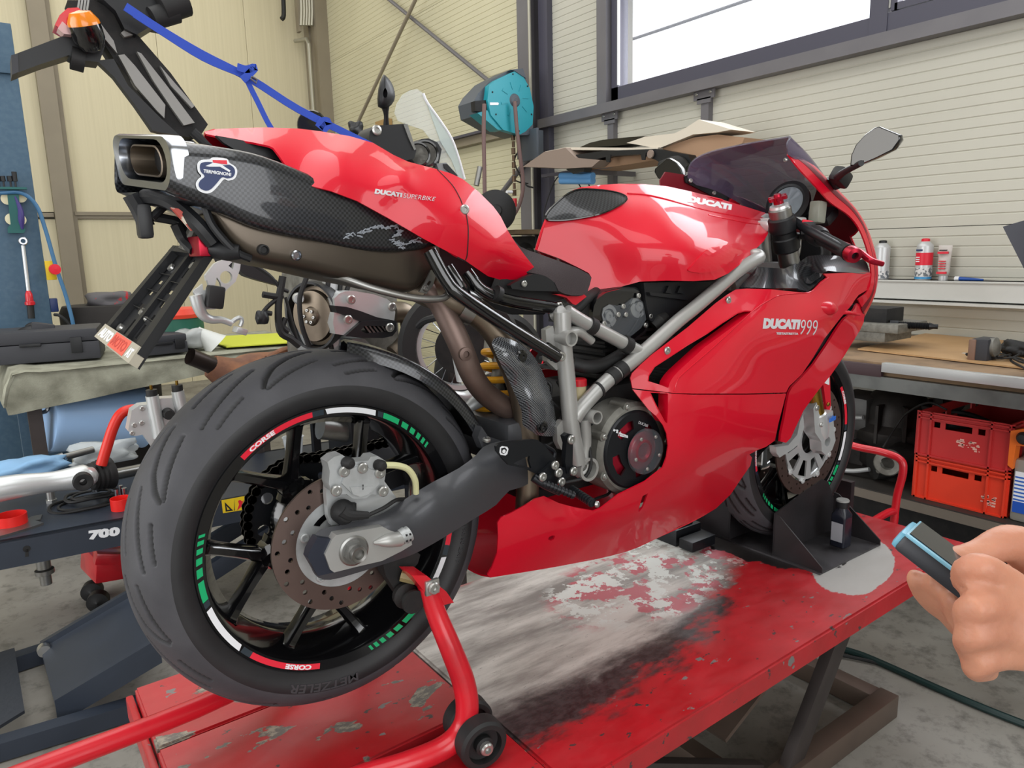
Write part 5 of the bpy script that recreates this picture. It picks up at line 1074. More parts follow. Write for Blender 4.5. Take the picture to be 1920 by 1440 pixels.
# ================================================================== LIFT TABLE, STAND, CHOCK, BOTTLE
def table_mat(name, centre=False):
    m = bpy.data.materials.new(name); m.use_nodes = True; nt = m.node_tree; b = nt.nodes['Principled BSDF']; L = nt.links.new; N = nt.nodes.new
    gp = N('ShaderNodeNewGeometry'); pos = gp.outputs['Position']
    def noise(sc, det=8, rough=.6, stretch=None):
        src = pos
        if stretch: q = N('ShaderNodeMapping'); q.inputs['Scale'].default_value = stretch; q.inputs['Rotation'].default_value = (0, 0, .1); L(pos, q.inputs[0]); src = q.outputs[0]
        n = N('ShaderNodeTexNoise'); n.inputs['Scale'].default_value = sc; n.inputs['Detail'].default_value = det; n.inputs['Roughness'].default_value = rough; L(src, n.inputs[0]); return n.outputs[0]
    def math_(op, a, c, d=None):
        n = N('ShaderNodeMath'); n.operation = op
        for i, v in enumerate((a, c) if d is None else (a, c, d)):
            if isinstance(v, (int, float)): n.inputs[i].default_value = v
            else: L(v, n.inputs[i])
        return n.outputs[0]
    def rng(v, a, c, lo=0, hi=1):
        n = N('ShaderNodeMapRange'); n.interpolation_type = 'SMOOTHSTEP'; n.inputs[1].default_value = a; n.inputs[2].default_value = c; n.inputs[3].default_value = lo; n.inputs[4].default_value = hi; L(v, n.inputs[0]); return n.outputs[0]
    def blob(cx, cy_, rx, ry, ang, nz, amt):
        """ragged ellipse of wear and painted light: 1 inside"""
        q = N('ShaderNodeMapping'); q.vector_type = 'TEXTURE'; q.inputs['Location'].default_value = (cx, cy_, 0); q.inputs['Rotation'].default_value = (0, 0, ang); q.inputs['Scale'].default_value = (rx, ry, 50); L(pos, q.inputs[0])
        ln = N('ShaderNodeVectorMath'); ln.operation = 'LENGTH'; L(q.outputs[0], ln.inputs[0]); d = math_('ADD', ln.outputs['Value'], math_('MULTIPLY', math_('SUBTRACT', nz, .5), amt)); return d
    def mix(f, a, c):
        n = N('ShaderNodeMix'); n.data_type = 'RGBA'
        if isinstance(f, float): n.inputs[0].default_value = f
        else: L(f, n.inputs[0])
        for i, v in ((6, a), (7, c)):
            if isinstance(v, str): n.inputs[i].default_value = lin(v)
            else: L(v, n.inputs[i])
        return n.outputs[2]
    n1 = noise(9, 10, .65, (1, 2.2, 1)); n2 = noise(38, 8, .7, (1, 2.0, 1)); n3 = noise(5, 6, .6); n4 = noise(120, 4, .6, (.5, 3, 1))
    red = mix(rng(n3, .35, .7), '#b5121f', '#a01018')
    col = red
    # grey chips
    col = mix(rng(noise(15, 5, .55, (1, 2.0, 1)), .655, .665), col, '#74706f'); col = mix(rng(noise(21, 6, .6, (1.1, 1.9, 1)), .645, .66), col, '#3a2f30'); col = mix(rng(n2, .70, .71), col, '#8b8886')
    if centre:
        col = mix(rng(noise(8, 5, .5, (1, 1.8, 1)), .60, .61), col, mix(rng(n2, .45, .6), '#5b5651', '#97907f'))
    else:
        # black greasy margin, then bare grey with a pale painted pool of light
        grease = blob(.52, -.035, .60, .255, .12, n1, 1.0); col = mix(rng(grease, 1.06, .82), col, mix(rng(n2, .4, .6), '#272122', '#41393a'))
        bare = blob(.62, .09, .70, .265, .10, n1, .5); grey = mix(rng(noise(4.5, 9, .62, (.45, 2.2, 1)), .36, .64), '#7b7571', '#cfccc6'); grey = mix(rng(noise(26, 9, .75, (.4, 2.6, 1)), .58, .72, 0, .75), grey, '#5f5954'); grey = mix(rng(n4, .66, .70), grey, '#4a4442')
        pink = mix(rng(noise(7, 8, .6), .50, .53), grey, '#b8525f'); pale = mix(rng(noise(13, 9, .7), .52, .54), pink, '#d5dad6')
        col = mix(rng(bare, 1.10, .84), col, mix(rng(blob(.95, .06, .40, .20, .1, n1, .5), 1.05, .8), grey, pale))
        # black stain and bare halo round the chock
        col = mix(rng(blob(1.40, -.23, .22, .10, .35, n1, .35), 1.0, .97), col, '#a9a7a4')
        col = mix(rng(blob(1.33, .02, .15, .25, .1, n1, .6), 1.0, .97), col, '#1f1b1b')
    L(col, b.inputs['Base Color']); L(rng(n1, .3, .7, .30, .48), b.inputs['Roughness']); b.inputs['Specular IOR Level'].default_value = .85
    bp = N('ShaderNodeBump'); bp.inputs['Strength'].default_value = .10; bp.inputs['Distance'].default_value = .002; L(n2, bp.inputs['Height']); L(bp.outputs[0], b.inputs['Normal'])
    return m
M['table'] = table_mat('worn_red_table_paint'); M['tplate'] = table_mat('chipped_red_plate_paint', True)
M['liftst'] = mat('dark_lift_steel', '#47403e', .5, .3, col2='#332e2d', nscale=8, bump=.1); M['liftbr'] = mat('brown_grey_lift_steel', '#6b5c52', .45, .4, col2='#5a4d45', nscale=8)
lift = thing('motorcycle_lift', 'scratched red flat-topped lift table standing under the red motorcycle', 'lift table', (.74, -.01, FLOOR))
al = .0215
def tp(x, y, z=0): return Vector((x, y+(x-1.768)*math.tan(al), z))
def slab(g, x0, x1, y0, y1, z0, z1, bev=.004):
    c = [tp(x0, y0), tp(x1, y0), tp(x1, y1), tp(x0, y1)]; bm = bmesh.new(); vs = [bm.verts.new((p.x, p.y, z)) for z in (z0, z1) for p in c]
    for f in ((3, 2, 1, 0), (4, 5, 6, 7), (0, 1, 5, 4), (1, 2, 6, 5), (2, 3, 7, 6), (3, 0, 4, 7)): bm.faces.new([vs[i] for i in f])
    bmesh.ops.bevel(bm, geom=bm.edges[:], offset=bev, segments=2, affect='EDGES'); bm.verts.index_update(); g.add([v.co.copy() for v in bm.verts], [[v.index for v in f.verts] for f in bm.faces]); bm.free(); return g
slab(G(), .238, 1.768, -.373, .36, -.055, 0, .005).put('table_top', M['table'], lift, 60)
slab(G(), -.285, .236, .168, .40, -.055, 0, .004).put('table_side_panel', M['tplate'], lift, 60)
slab(G(), -.285, .234, -.10, .164, -.03, -.001, .004).put('drop_out_plate', M['tplate'], lift, 60)
slab(G(), -.285, .236, -.335, -.16, -.055, 0, .004).put('table_side_panel', M['tplate'], lift, 60)
slab(G(), -.285, .236, -.165, -.10, -.055, -.02, .002).put('gutter', M['dark'], lift, 60)
G().box((-.295, .12, -.045), (.014, .5, .05), bev=.004).put('end_lip', M['table'], lift)
g = G(); g.box((.74, .0, -.085), (1.5, .5, .05)); g.put('under_frame', M['liftst'], lift)
zb = FLOOR+.035; L_ = Vector
for y in (-.265, .25): G().box((.64, y, zb), (1.90, .055, .07), bev=.003).put('base_rail', M['liftbr'], lift)
for x in (1.565, .95, -.2): G().box((x, -.007, zb-.002), (.055, .46, .062), bev=.003).put('base_cross_rail', M['liftbr'], lift)
def bar(name, a, b, w_, h_, m, par):
    a = Vector(a); b = Vector(b); d = b-a; X = d.normalized(); Y = Vector((0, 1, 0)); Z = X.cross(Y).normalized(); Y = Z.cross(X); R = Matrix((X, Y, Z)).transposed()
    return G().box((a+b)/2, (d.length, w_, h_), R, .002).put(name, m, par)
for y in (-.262, .21):
    bar('scissor_arm', (1.42 if y > 0 else PY(1600, 1180, -.262).x, y, -.06), (.65 if y > 0 else PY(1478, 1450, -.262).x, y, -.47), .03, .06, M['liftst'], lift); bar('scissor_arm', (.25, y+.035*(1 if y < 0 else -1), -.09), (1.0, y+.035*(1 if y < 0 else -1), -.46), .03, .06, M['liftst'], lift)
G().box((1.0, 0, -.30), (.20, .40, .012), rot=(0, -.45, 0)).put('arm_plate', M['liftbr'], lift)
bar('hydraulic_ram', (1.2, 0, -.12), (.5, 0, -.44), .05, .05, M['liftst'], lift)
# safety rail on the far end of the table
yq = PX(1675, 985, 1.93).y
G().tube([PX(1560, 818, 1.93), PX(1600, 836, 1.93), PX(1655, 848, 1.93), PX(1688, 862, 1.93), PX(1693, 885, 1.93), PX(1682, 930, 1.93), PX(1675, 985, 1.93), Vector((1.92, yq, -.022)), Vector((1.75, yq, -.03))], .0125, 14, 5).put('end_rail', M['steelred'], lift)
# ---- paddock stand
st = thing('paddock_stand', 'red tubular paddock stand holding up the rear wheel, black rollers', 'paddock stand', (.05, 0, 0))
rt_pts = [PY(800, 1095, -.185), PY(818, 1150, -.195), PY(845, 1215, -.215), PY(868, 1275, -.228), PY(876, 1325, -.235), PY(868, 1365, -.235), PY(835, 1400, -.232), PY(760, 1432, -.225), PY(640, 1470, -.205)]
tail_p = rt_pts[-1]; rear = Vector((-.62, -.12, .045)); 
lft = [Vector((p.x, -p.y, p.z)) for p in rt_pts[:-1]]
lb0 = PZ(425, 1302, .075); lb1 = PZ(70, 1442, .10)
G().tube(rt_pts+[Vector((-.30, -.19, .035)), Vector((-.55, -.12, .06))], [.0165, .0175, .019, .020, .020, .020, .0195, .019, .019, .018, .018], 18, 5).put('right_arm', M['steelred'], st)
G().tube(lft[:6]+[Vector((.06, .225, .05)), lb0, lb1, lb1+(lb1-lb0)*.35, Vector((-.66, -.02, .10))], .0175, 18, 5).put('left_arm', M['steelred'], st)
G().tube([Vector((-.55, -.12, .06)), Vector((-.66, -.08, .09)), Vector((-.66, -.02, .10))], .0178, 16, 4).put('handle', M['steelred'], st)
hk = PY(785, 1085, -.17)
for s in (1, -1):
    f = lambda p: Vector((p.x, p.y*s, p.z))
    g = G(); P = [PY(x, y, -.155) for x, y in [(748, 1062), (775, 1062), (812, 1092), (826, 1112), (800, 1118), (770, 1090)]]; g.prism([f(p) for p in P], f(Vector((0, -.045, 0)))); g.put('hook_block', M['steelred'], st)
    G().tube([f(PY(752, 1078, -.15)), f(PY(780, 1085, -.165))], .011, 8).put('hook_tip', mat('worn_brass_pad', '#8a7b55', .5) if s == 1 else M['alud'], st)
    g = G(); c = f(PY(812, 1102, -.205)); g.box(c+Vector((0, .004*s, 0)), (.026, .008, .026), bev=.002); bolt_at(g, c, (0, -s, 0), .011, .007); g.put('bolt', M['bolt'], st)
def roller(c, s, r=.043):
    c = Vector(c); ax = Vector((-.12, -1*s, -.02)).normalized(); o = bpy.data.objects.new('roller', None); COL.objects.link(o); o.parent = st; o.location = c-wl(st); WL[o.name] = c.copy()
    G().lathe(c, ax, [(.012, -.018), (r*.9, -.018), (r, -.013), (r, .013), (r*.9, .018), (r*.72, .018), (r*.68, .006), (.016, .004), (.016, .016), (.010, .018)], 40).put('tread', M['rubb'], o)
    g = G(); bolt_at(g, c+ax*.018, ax, .0115, .010); g.put('axle_nut', M['bolt'], o)
w1 = PZ(905, 1393, .044); 
roller(w1+Vector((0, .006, 0)), 1); roller(PZ(857, 1342, .044)+Vector((.01, -.02, 0)), 1)
roller(Vector((w1.x, -w1.y, .044)), -1); roller(Vector((w1.x, -w1.y-.08, .044)), -1)
g = G().cyl(w1, Vector((w1.x-.01, w1.y+.09, .044)), .009, 12).put('roller_axle', M['bolt'], st)
# ---- wheel chock
M['chock'] = mat('black_chock_steel', '#2b292b', .42, .3, col2='#3a3639', nscale=12, bump=.12)
ch = thing('wheel_chock', 'black folded steel wheel chock clamping the front tyre on the red table', 'wheel chock', (1.41, 0, 0))
G().box((1.41, 0, .0025), (.31, .44, .005)).put('base_plate', mat('bare_chock_base', '#565457', .38, .5, col2='#2b292b', nscale=6, ramp=(.45, .6), namt=1), ch)
for s in (-1, 1):
    y = .072*s; q = lambda x, z: Vector((x, y, z))
    G().prism([q(1.262, .004), q(1.56, .004), q(1.56, .10), q(1.52, .165), q(1.49, .178), q(1.40, .160), q(1.262, .128)], (0, .004*s, 0)).put('side_plate', M['chock'], ch)
    for x in (1.262, 1.556):
        P = [Vector((x, y+.003*s, .004)), Vector((x, y+.150*s, .004)), Vector((x, y+.150*s, .018)), Vector((x, y+.018*s, .122)), Vector((x, y+.003*s, .124))]
        G().prism(P, (.004, 0, 0)).put('gusset', M['chock'], ch)
g = G(); g.box((1.70, 0, .06), (.02, .11, .12)); g.put('end_stop', M['chock'], ch)
g = G().box((1.15, .10, .02), (.1, .05, .03), bev=.003).put('rail_clamp', M['satin'], ch)
# small far-side kit under the fairing
tag(G().box((1.16, .19, .025), (.11, .10, .05), bev=.004).box((1.16, .19, .055), (.06, .08, .012), bev=.002).put('clamp_block', M['satin'], None), 'black clamp block beside the chock under the belly fairing', 'clamp')
# ---- bottle
bt = thing('bottle', 'small black plastic bottle with grey cap and label standing on the chock', 'bottle', (1.468, -.153, .005))
bb = Vector((1.468, -.153, .005)); prof_b = [rrect(0, 0, a_, a_, c_) for a_, c_ in ((.019, .006), (.0215, .006), (.0215, .006), (.0215, .007), (.015, .0149), (.0145, .0144), (.0145, .0144))]
zs = (0, .002, .085, .095, .112, .114, .118); rows = [[bb+Vector((a_, c_, z)) for a_, c_ in P] for P, z in zip(prof_b, zs)]
V, F = g_surf(rows, 1, 1, False, True); F = list(F)+[tuple(range(24))[::-1]]; mk('bottle_body', V, F, mat('black_bottle', '#20222c', .25), bt, 40)
G().lathe(bb+Vector((0, 0, .116)), (0, 0, 1), [(.0175, 0), (.0178, .003), (.0178, .020), (.0165, .022), (0, .022)], 28).put('cap', mat('grey_cap_top', '#8a8a88', .5), bt)
G().lathe(bb+Vector((0, 0, .115)), (0, 0, 1), [(.0180, 0), (.0183, .003), (.0183, .018), (.0180, .018)], 28).put('cap_skirt', M['black'], bt)
G().box(bb+Vector((-.0219, 0, .045)), (.0008, .034, .055)).put('label', mat('pale_label', '#a9a9b0', .6), bt)
# ---- the person with the handset, beside the table
M['skin'] = mat('skin', '#b98268', .5, col2='#a46b55', nscale=30, bump=.25, bscale=220); M['skin'].node_tree.nodes['Principled BSDF'].inputs['Subsurface Weight'].default_value = .12
M['shirt'] = mat('dark_work_shirt', '#2c3038', .85, bump=.3, bscale=200); M['trousers'] = mat('grey_work_trousers', '#3a3a3e', .9, bump=.3, bscale=200)
per = thing('person', 'person in dark work clothes holding a black handset in both hands', 'person', (.48, -1.62, FLOOR))
g = G()
def limb(pts, r, n=12): g.tube(pts, r, n, 3); [g.lathe(p, (0, 0, 1), [(0, -q), (q*.7, -q*.7), (q, 0), (q*.7, q*.7), (0, q)], n) for p, q in ((pts[0], r[0]), (pts[-1], r[-1]))]
P_ = PD
# left (lower) hand
wr1 = P_(1968, 1205, .56); kn = [P_(1893, 1092, .553), P_(1880, 1137, .545), P_(1878, 1182, .545), P_(1885, 1226, .552)]
for k_, q in zip(kn, (.0125, .013, .013, .0125)): limb([wr1.lerp(k_, .0), wr1.lerp(k_, .5), k_], [.021, .018, q])
limb([kn[0], P_(1842, 1062, .540), P_(1808, 1068, .545), P_(1803, 1092, .553)], [.0115, .0108, .0095, .0085])
limb([kn[1], P_(1824, 1138, .528), P_(1812, 1158, .548), P_(1832, 1165, .565)], [.0125, .0115, .0100, .0090])
limb([kn[2], P_(1822, 1190, .530), P_(1814, 1210, .548), P_(1836, 1215, .566)], [.0125, .0112, .0098, .0088])
limb([kn[3], P_(1832, 1242, .540), P_(1830, 1258, .553), P_(1855, 1258, .57)], [.0115, .0100, .0088, .0080])
limb([P_(1945, 1180, .57), P_(1905, 1140, .585), P_(1868, 1115, .590), P_(1845, 1100, .588)], [.018, .014, .0115, .0095])
# right (upper) hand
wr2 = P_(1985, 1045, .66)
for q in ((1888, 1100, .672), (1895, 1135, .662), (1900, 1165, .652), (1915, 1180, .64)): limb([wr2, wr2.lerp(P_(*q), .5), P_(*q)], [.022, .019, .0135])
limb([P_(1950, 1045, .635), P_(1890, 1018, .622), P_(1835, 1038, .612), P_(1790, 1050, .608), P_(1759, 1046, .606)], [.022, .0165, .0122, .0118, .0095])
limb([P_(1888, 1100, .672), P_(1800, 1150, .672), P_(1744, 1124, .652), P_(1717, 1084, .636)], [.0130, .0112, .0105, .0090])
limb([P_(1895, 1135, .662), P_(1825, 1188, .660), P_(1776, 1140, .638), P_(1754, 1090, .621)], [.0130, .0115, .0108, .0092])
limb([P_(1900, 1165, .652), P_(1850, 1222, .640), P_(1806, 1176, .618), P_(1787, 1124, .604)], [.0130, .0110, .0102, .0090])
limb([P_(1915, 1180, .64), P_(1885, 1215, .625), P_(1845, 1200, .603), P_(1822, 1160, .590)], [.0115, .0098, .0090, .0080])
# arms, trunk, head, legs (the body the hands belong to)
B = Vector((.48, -1.62, FLOOR)); fwd = (Vector((.16, -.93, 0))-Vector((B.x, B.y, 0))).normalized(); sd = Vector((fwd.y, -fwd.x, 0))
shR = B+Vector((0, 0, 1.40))+sd*.19; shL = B+Vector((0, 0, 1.40))-sd*.19
e1 = (wr1+shL)/2+Vector((0, -.02, -.13))-sd*.06; e2 = (wr2+shR)/2+Vector((.05, .02, -.13))+sd*.04
if (wr2-shR).length > (wr2-shL).length: shR, shL = shL, shR
e1 = (wr1+shR)/2+Vector((0, -.03, -.14)); e2 = (wr2+shL)/2+Vector((.04, 0, -.14))
limb([wr1, wr1.lerp(e1, .3), wr1.lerp(e1, .7), e1], [.027, .033, .040, .040]); limb([wr2, wr2.lerp(e2, .3), wr2.lerp(e2, .7), e2], [.027, .033, .040, .040])
limb([e1, e1.lerp(shR, .5), shR], [.040, .046, .055]); limb([e2, e2.lerp(shL, .5), shL], [.040, .046, .055])
limb([B+Vector((0, 0, .90)), B+Vector((0, 0, 1.08)), B+Vector((0, 0, 1.28)), B+Vector((0, 0, 1.42))], [.15, .135, .155, .10]); limb([shR, B+Vector((0, 0, 1.40)), shL], [.06, .09, .06])
limb([B+Vector((0, 0, 1.42)), B+fwd*.02+Vector((0, 0, 1.52))], [.058, .055])
hc = B+fwd*.045+Vector((0, 0, 1.63)); g.add(*g_surf([[hc+Vector((0, 0, z))+sd*(rx*math.cos(t))+fwd*(ry*math.sin(t)+off) for t in np.linspace(0, 2*PI, 16, endpoint=False)] for z, rx, ry, off in ((-.125, .02, .02, .05), (-.11, .045, .045, .035), (-.06, .064, .078, .012), (0, .075, .095, 0), (.06, .072, .092, -.005), (.10, .05, .066, -.008), (.12, .01, .012, -.008))], 2, 1, False, True))
limb([hc+fwd*.085+Vector((0, 0, .01)), hc+fwd*.108+Vector((0, 0, -.025))], [.008, .013]); limb([hc+fwd*.082+Vector((0, 0, -.062))-sd*.02, hc+fwd*.088+Vector((0, 0, -.062)), hc+fwd*.082+Vector((0, 0, -.062))+sd*.02], [.006, .008, .006])
for s in (-1, 1):
    limb([hc+sd*.078*s+Vector((0, 0, .015)), hc+sd*.082*s+Vector((0, 0, -.025))], [.014, .010])
    limb([B+sd*.09*s+Vector((0, 0, .88)), B+sd*.10*s+Vector((0, 0, .48)), B+sd*.10*s-fwd*.02+Vector((0, 0, .08))], [.088, .058, .042]); limb([B+sd*.10*s-fwd*.03+Vector((0, 0, .045)), B+sd*.11*s+fwd*.16+Vector((0, 0, .04))], [.042, .036])
body = g.put('body', M['skin'], per, 180)
rm = body.modifiers.new('skin', 'REMESH'); rm.mode = 'VOXEL'; rm.voxel_size = .0042; rm.use_smooth_shade = True
sm = body.modifiers.new('soft', 'SMOOTH'); sm.factor = .5; sm.iterations = 5
def cloth(name, parts, m):
    gg = G()
    for pts, r in parts: gg.tube(pts, r, 16, 3)
    o = gg.put(name, m, per, 180); q = o.modifiers.new('skin', 'REMESH'); q.mode = 'VOXEL'; q.voxel_size = .012; q.use_smooth_shade = True; return o
cloth('shirt', [([B+Vector((0, 0, .86)), B+Vector((0, 0, 1.08)), B+Vector((0, 0, 1.28)), B+Vector((0, 0, 1.44)), B+Vector((0, 0, 1.47))], [.165, .155, .175, .125, .07]), ([shR, B+Vector((0, 0, 1.40)), shL], [.075, .10, .075]), ([wr1.lerp(e1, .72), e1, e1.lerp(shR, .5), shR], [.05, .056, .062, .075]), ([wr2.lerp(e2, .72), e2, e2.lerp(shL, .5), shL], [.05, .056, .062, .075])], M['shirt'])
cloth('trousers', [([B+sd*.09*s+Vector((0, 0, .92)), B+sd*.10*s+Vector((0, 0, .48)), B+sd*.10*s+Vector((0, 0, .07))], [.105, .078, .07]) for s in (-1, 1)], M['trousers'])
cloth('hair', [([hc-fwd*.035+Vector((0, 0, -.02)), hc-fwd*.03+Vector((0, 0, .06)), hc-fwd*.0+Vector((0, 0, .085))], [.075, .082, .065])], mat('short_brown_hair', '#3a2a20', .8))
cloth('shoes', [([B+sd*.10*s-fwd*.06+Vector((0, 0, .045)), B+sd*.11*s+fwd*.17+Vector((0, 0, .042))], [.050, .044]) for s in (-1, 1)], M['rubb'])
for s in (-1, 1): G().lathe(hc+fwd*.085+sd*.03*s+Vector((0, 0, .01)), fwd, [(0, -.012), (.011, -.006), (.012, 0), (.008, .006), (0, .008)], 16).put('eye', M['white'], per)
# ---- handset
hs = thing('handset', 'slim black handset with pale blue edge held in the two hands', 'phone', tuple(P_(1775, 1050, .60)))
a = P_(1698, 1003, .615); b = P_(1850, 1118, .580); X = (b-a).normalized(); Z = (-FW*.55+RT*.62+UP*.55); Z = (Z-X*Z.dot(X)).normalized(); Y = Z.cross(X); R = Matrix((X, Y, Z)).transposed(); L0 = (b-a).length; c = (a+b)/2
G().box(c, (L0, .052, .016), R, .004).put('casing', mat('black_handset', '#212228', .35), hs)
G().box(c+Z*.0085, (L0*.99, .054, .003), R, .0012).put('edge_band', mat('pale_blue_plastic', '#6fa3b8', .35), hs)
G().box(c+Z*.0100, (L0*.94, .047, .0016), R).put('screen', mat('dark_display', '#15171d', .1), hs)
G().box(c+X*L0*.42+Z*.011+Y*.0, (.012, .012, .003), R, .001).put('button', mat('yellow_button', '#d9b92a', .4), hs)
G().box(a+X*.002, (.012, .046, .016), R, .004).put('end_cap', mat('pale_blue_plastic_end', '#5f9fb8', .35), hs)
# ================================================================== LEFT AND MIDDLE BACKGROUND
M['bluecol'] = mat('blue_lift_paint', '#3b556a', .5, col2='#4a6274', nscale=40, bump=.25, bscale=60); M['navyst'] = mat('navy_lift_paint', '#2d3440', .42, .1, col2='#262c36', nscale=6)
M['cloth'] = mat('grey_green_carpet', '#9b9b8b', .95, col2='#6d6c5e', nscale=10, ramp=(.35, .7), namt=.9, bump=1, bscale=160)
M['case'] = mat('dark_grey_case', '#34353a', .55, bump=.15, bscale=200); M['cream'] = mat('cream_disc', '#d8d0b0', .6); M['tgreen'] = mat('teal_green_plastic', '#1d5a58', .5)
def fp(name, pts, Y, ext, m, par, holes=()): return G().prism([PY(x, y, Y) for x, y in pts], ext, [[PY(x, y, Y) for x, y in h] for h in holes]).put(name, m, par)
# ---- two-post lift column with tools hung on it
col = thing('lift_column', 'tall blue steel lift column at the left edge with tools hung on it', 'column', (-.3, 3.95, FLOOR))
G().box((-.306, 3.97, (FLOOR+2.144)/2), (.38, .24, 2.144-FLOOR), bev=.006).put('column', M['bluecol'], col)
G().box((-.306, 3.835, 2.01), (.375, .02, .26), bev=.003).put('cap_plate', M['bluecol'], col)
G().box((-.29, 3.97, FLOOR+.01), (.5, .45, .02)).put('foot_plate', M['bluecol'], col)
G().box(PY(95, 507, 3.84), (.05, .03, .11), bev=.004).put('switch_plate', mat('yellow_plate', '#d8b820', .5), col)
G().lathe(PY(100, 505, 3.82), (.3, -1, 0), [(.022, 0), (.030, .012), (.030, .03), (0, .032)], 20).put('stop_button', M['redst'], col)
G().box(PY(101, 572, 3.87), (.04, .05, .08), bev=.006).put('junction_box', M['navy'], col)
G().tube([PY(*p) for p in [(0, 362, 3.81), (40, 362, 3.81), (68, 385, 3.81), (85, 430, 3.81), (105, 500, 3.81), (125, 560, 3.81), (140, 625, 3.81), (144, 700, 3.95)]], .011, 10, 5).put('air_line', mat('blue_air_line', '#3f6c92', .4), col)
G().tube([PY(*p) for p in [(102, 590, 3.83), (112, 592, 3.81), (128, 605, 3.81), (138, 622, 3.81)]], .009, 8, 4).put('cable', M['rubb'], col)
o = thing('tool_holder', 'teal tool holder with cream discs and screwdrivers on the blue column', 'tool holder', tuple(PY(22, 400, 3.82)))
for (x, y) in ((14, 373), (38, 369), (22, 411), (37, 412)): G().lathe(PY(x, y, 3.835), (0, -1, 0), [(.032, 0), (.032, .006), (.008, .008), (0, .008)], 24).put('disc', M['cream'], o)
fp('bracket', [(12, 350), (35, 350), (38, 420), (48, 430), (45, 437), (15, 437), (14, 428), (20, 420)], 3.815, (0, .015, 0), M['tgreen'], o); G().box(PY(18, 353, 3.81), (.16, .04, .012)).put('rack_bar', M['tgreen'], o)
for i, x in enumerate((-1, 8, 21, 30)):
    t = tag(G().cyl(PY(x, 352, 3.8), PY(x-2, 337, 3.8), .005, 8).cyl(PY(x-2, 340, 3.8), PY(x-4, 322 if i > 2 else 330, 3.8), .013, 10).put('screwdriver', M['black']), ('leftmost', 'second from left', 'third from left', 'rightmost and tallest')[i]+' black screwdriver in the teal rack on the column', 'screwdriver', 'screwdrivers in the teal rack')
tag(G().tube([PY(28, 368, 3.78), PY(38, 392, 3.78), PY(40, 412, 3.78), PY(42, 430, 3.78)], [.004, .013, .016, .006], 10, 3).put('wire_brush', mat('purple_handle', '#3a3170', .4)), 'purple-handled wire brush hanging over the teal tool holder', 'brush')
o = thing('torque_wrench', 'long steel torque wrench with red collar and black grip hung on column', 'wrench', tuple(PY(50, 510, 3.81)))
G().lathe(PY(43, 452, 3.81), (0, -1, 0), [(.012, 0), (.022, 0), (.024, .015), (.02, .02), (.012, .02), (.012, 0)], 20).put('ratchet_head', M['chrome'], o)
G().cyl(PY(43, 460, 3.805), PY(54, 552, 3.805), .010, 12).put('shaft', M['alub'], o); G().lathe(PY(53, 545, 3.805), PY(57, 575, 3.805)-PY(53, 545, 3.805), [(.010, 0), (.018, .02), (.020, .06), (.026, .065), (.026, .08), (.017, .085)], 16).put('collar', M['steelred'], o)
G().cyl(PY(56, 565, 3.805), PY(59, 597, 3.805), .018, 14).put('grip', M['rubb'], o)
# ---- carpet-covered bench
BZ = .36
bench = thing('covered_workbench', 'low workbench covered by a grey-green carpet, behind the rear wheel', 'workbench', (.4, 2.6, FLOOR))
fl = PZ(22, 700, BZ); fr = Vector((1.05, 2.84, BZ)); bl_ = Vector((-.40, 3.74, BZ)); br2 = Vector((1.1, 3.80, BZ))
q = [fl, fr, br2, bl_]
rows = []
hemz = lambda t: .13+.02*math.sin(9*t)
for t in np.linspace(0, 1, 14):
    f = fl.lerp(fr, t); b = bl_.lerp(br2, t); hp = PY(30+363*min(t/.66, 1.0)+(t-.66 > 0)*(t-.66)*500, 777-77*min(t/.66, 1.0)-(t-.66 > 0)*(t-.66)*60, f.y-.02)
    rows.append([b, b.lerp(f, .5)+Vector((0, 0, .003)), f+Vector((0, .02, .0)), f+Vector((0, -.012, -.02)), f.lerp(hp, .5)+Vector((0, -.012+.006*math.sin(14*t), 0)), Vector((hp.x, hp.y+.008*math.sin(20*t), hp.z))])
lft_row = [p+Vector((-.03, 0, -.12)) for p in rows[0]]
surf('carpet', [[p+Vector((-.05, .0, -.16)) for p in rows[0][:3]]+[rows[0][3]+Vector((-.045, 0, -.10)), rows[0][4]+Vector((-.04, 0, -.05)), rows[0][5]+Vector((-.03, 0, 0))]]+rows, M['cloth'], bench, 2, 4, t=.012, out=(0, -1, .5))
c4 = sum(q, Vector())/4; g = G(); g.prism([p+Vector((0, 0, -.015))+(c4-p)*.03 for p in q], (0, 0, -.05)); g.put('bench_top', M['dark'], bench)
for p in (Vector((-.30, 2.93, 0)), Vector((.95, 2.95, 0)), Vector((-.30, 3.65, 0)), Vector((1.0, 3.7, 0))): G().box((p.x, p.y, (BZ+FLOOR)/2-.02), (.06, .06, BZ-FLOOR-.06)).put('leg', M['liftst'], bench)
g = G(); p = PY(72, 810, 3.3); g.box((p.x, p.y, -.12), (.16, .2, .8)); tag(g.put('blue_locker', M['bluecol']), 'blue steel post base under the carpet-covered bench beside the barrel', 'post')
bar_ = thing('barrel', 'pale blue plastic barrel lying on its side under the bench', 'barrel', tuple(PY(180, 790, 2.35)))
yb_ = fl.y+.17; a, b = PY(84, 788, yb_), PY(268, 782, yb_+.12); G().lathe(a, b-a, [(0, .012), (.150, .012), (.162, 0), (.166, .012), (.160, .04), (.160, (b-a).length-.04), (.166, (b-a).length-.01), (.15, (b-a).length), (0, (b-a).length)], 40).put('drum', mat('pale_blue_plastic_drum', '#9dbfe8', .4), bar_)
G().tube([PY(60, 775, yb_-.05), PY(85, 772, yb_-.02), PY(92, 760, yb_-.02)], .010, 8, 3).put('clamp', M['steel'], bar_)
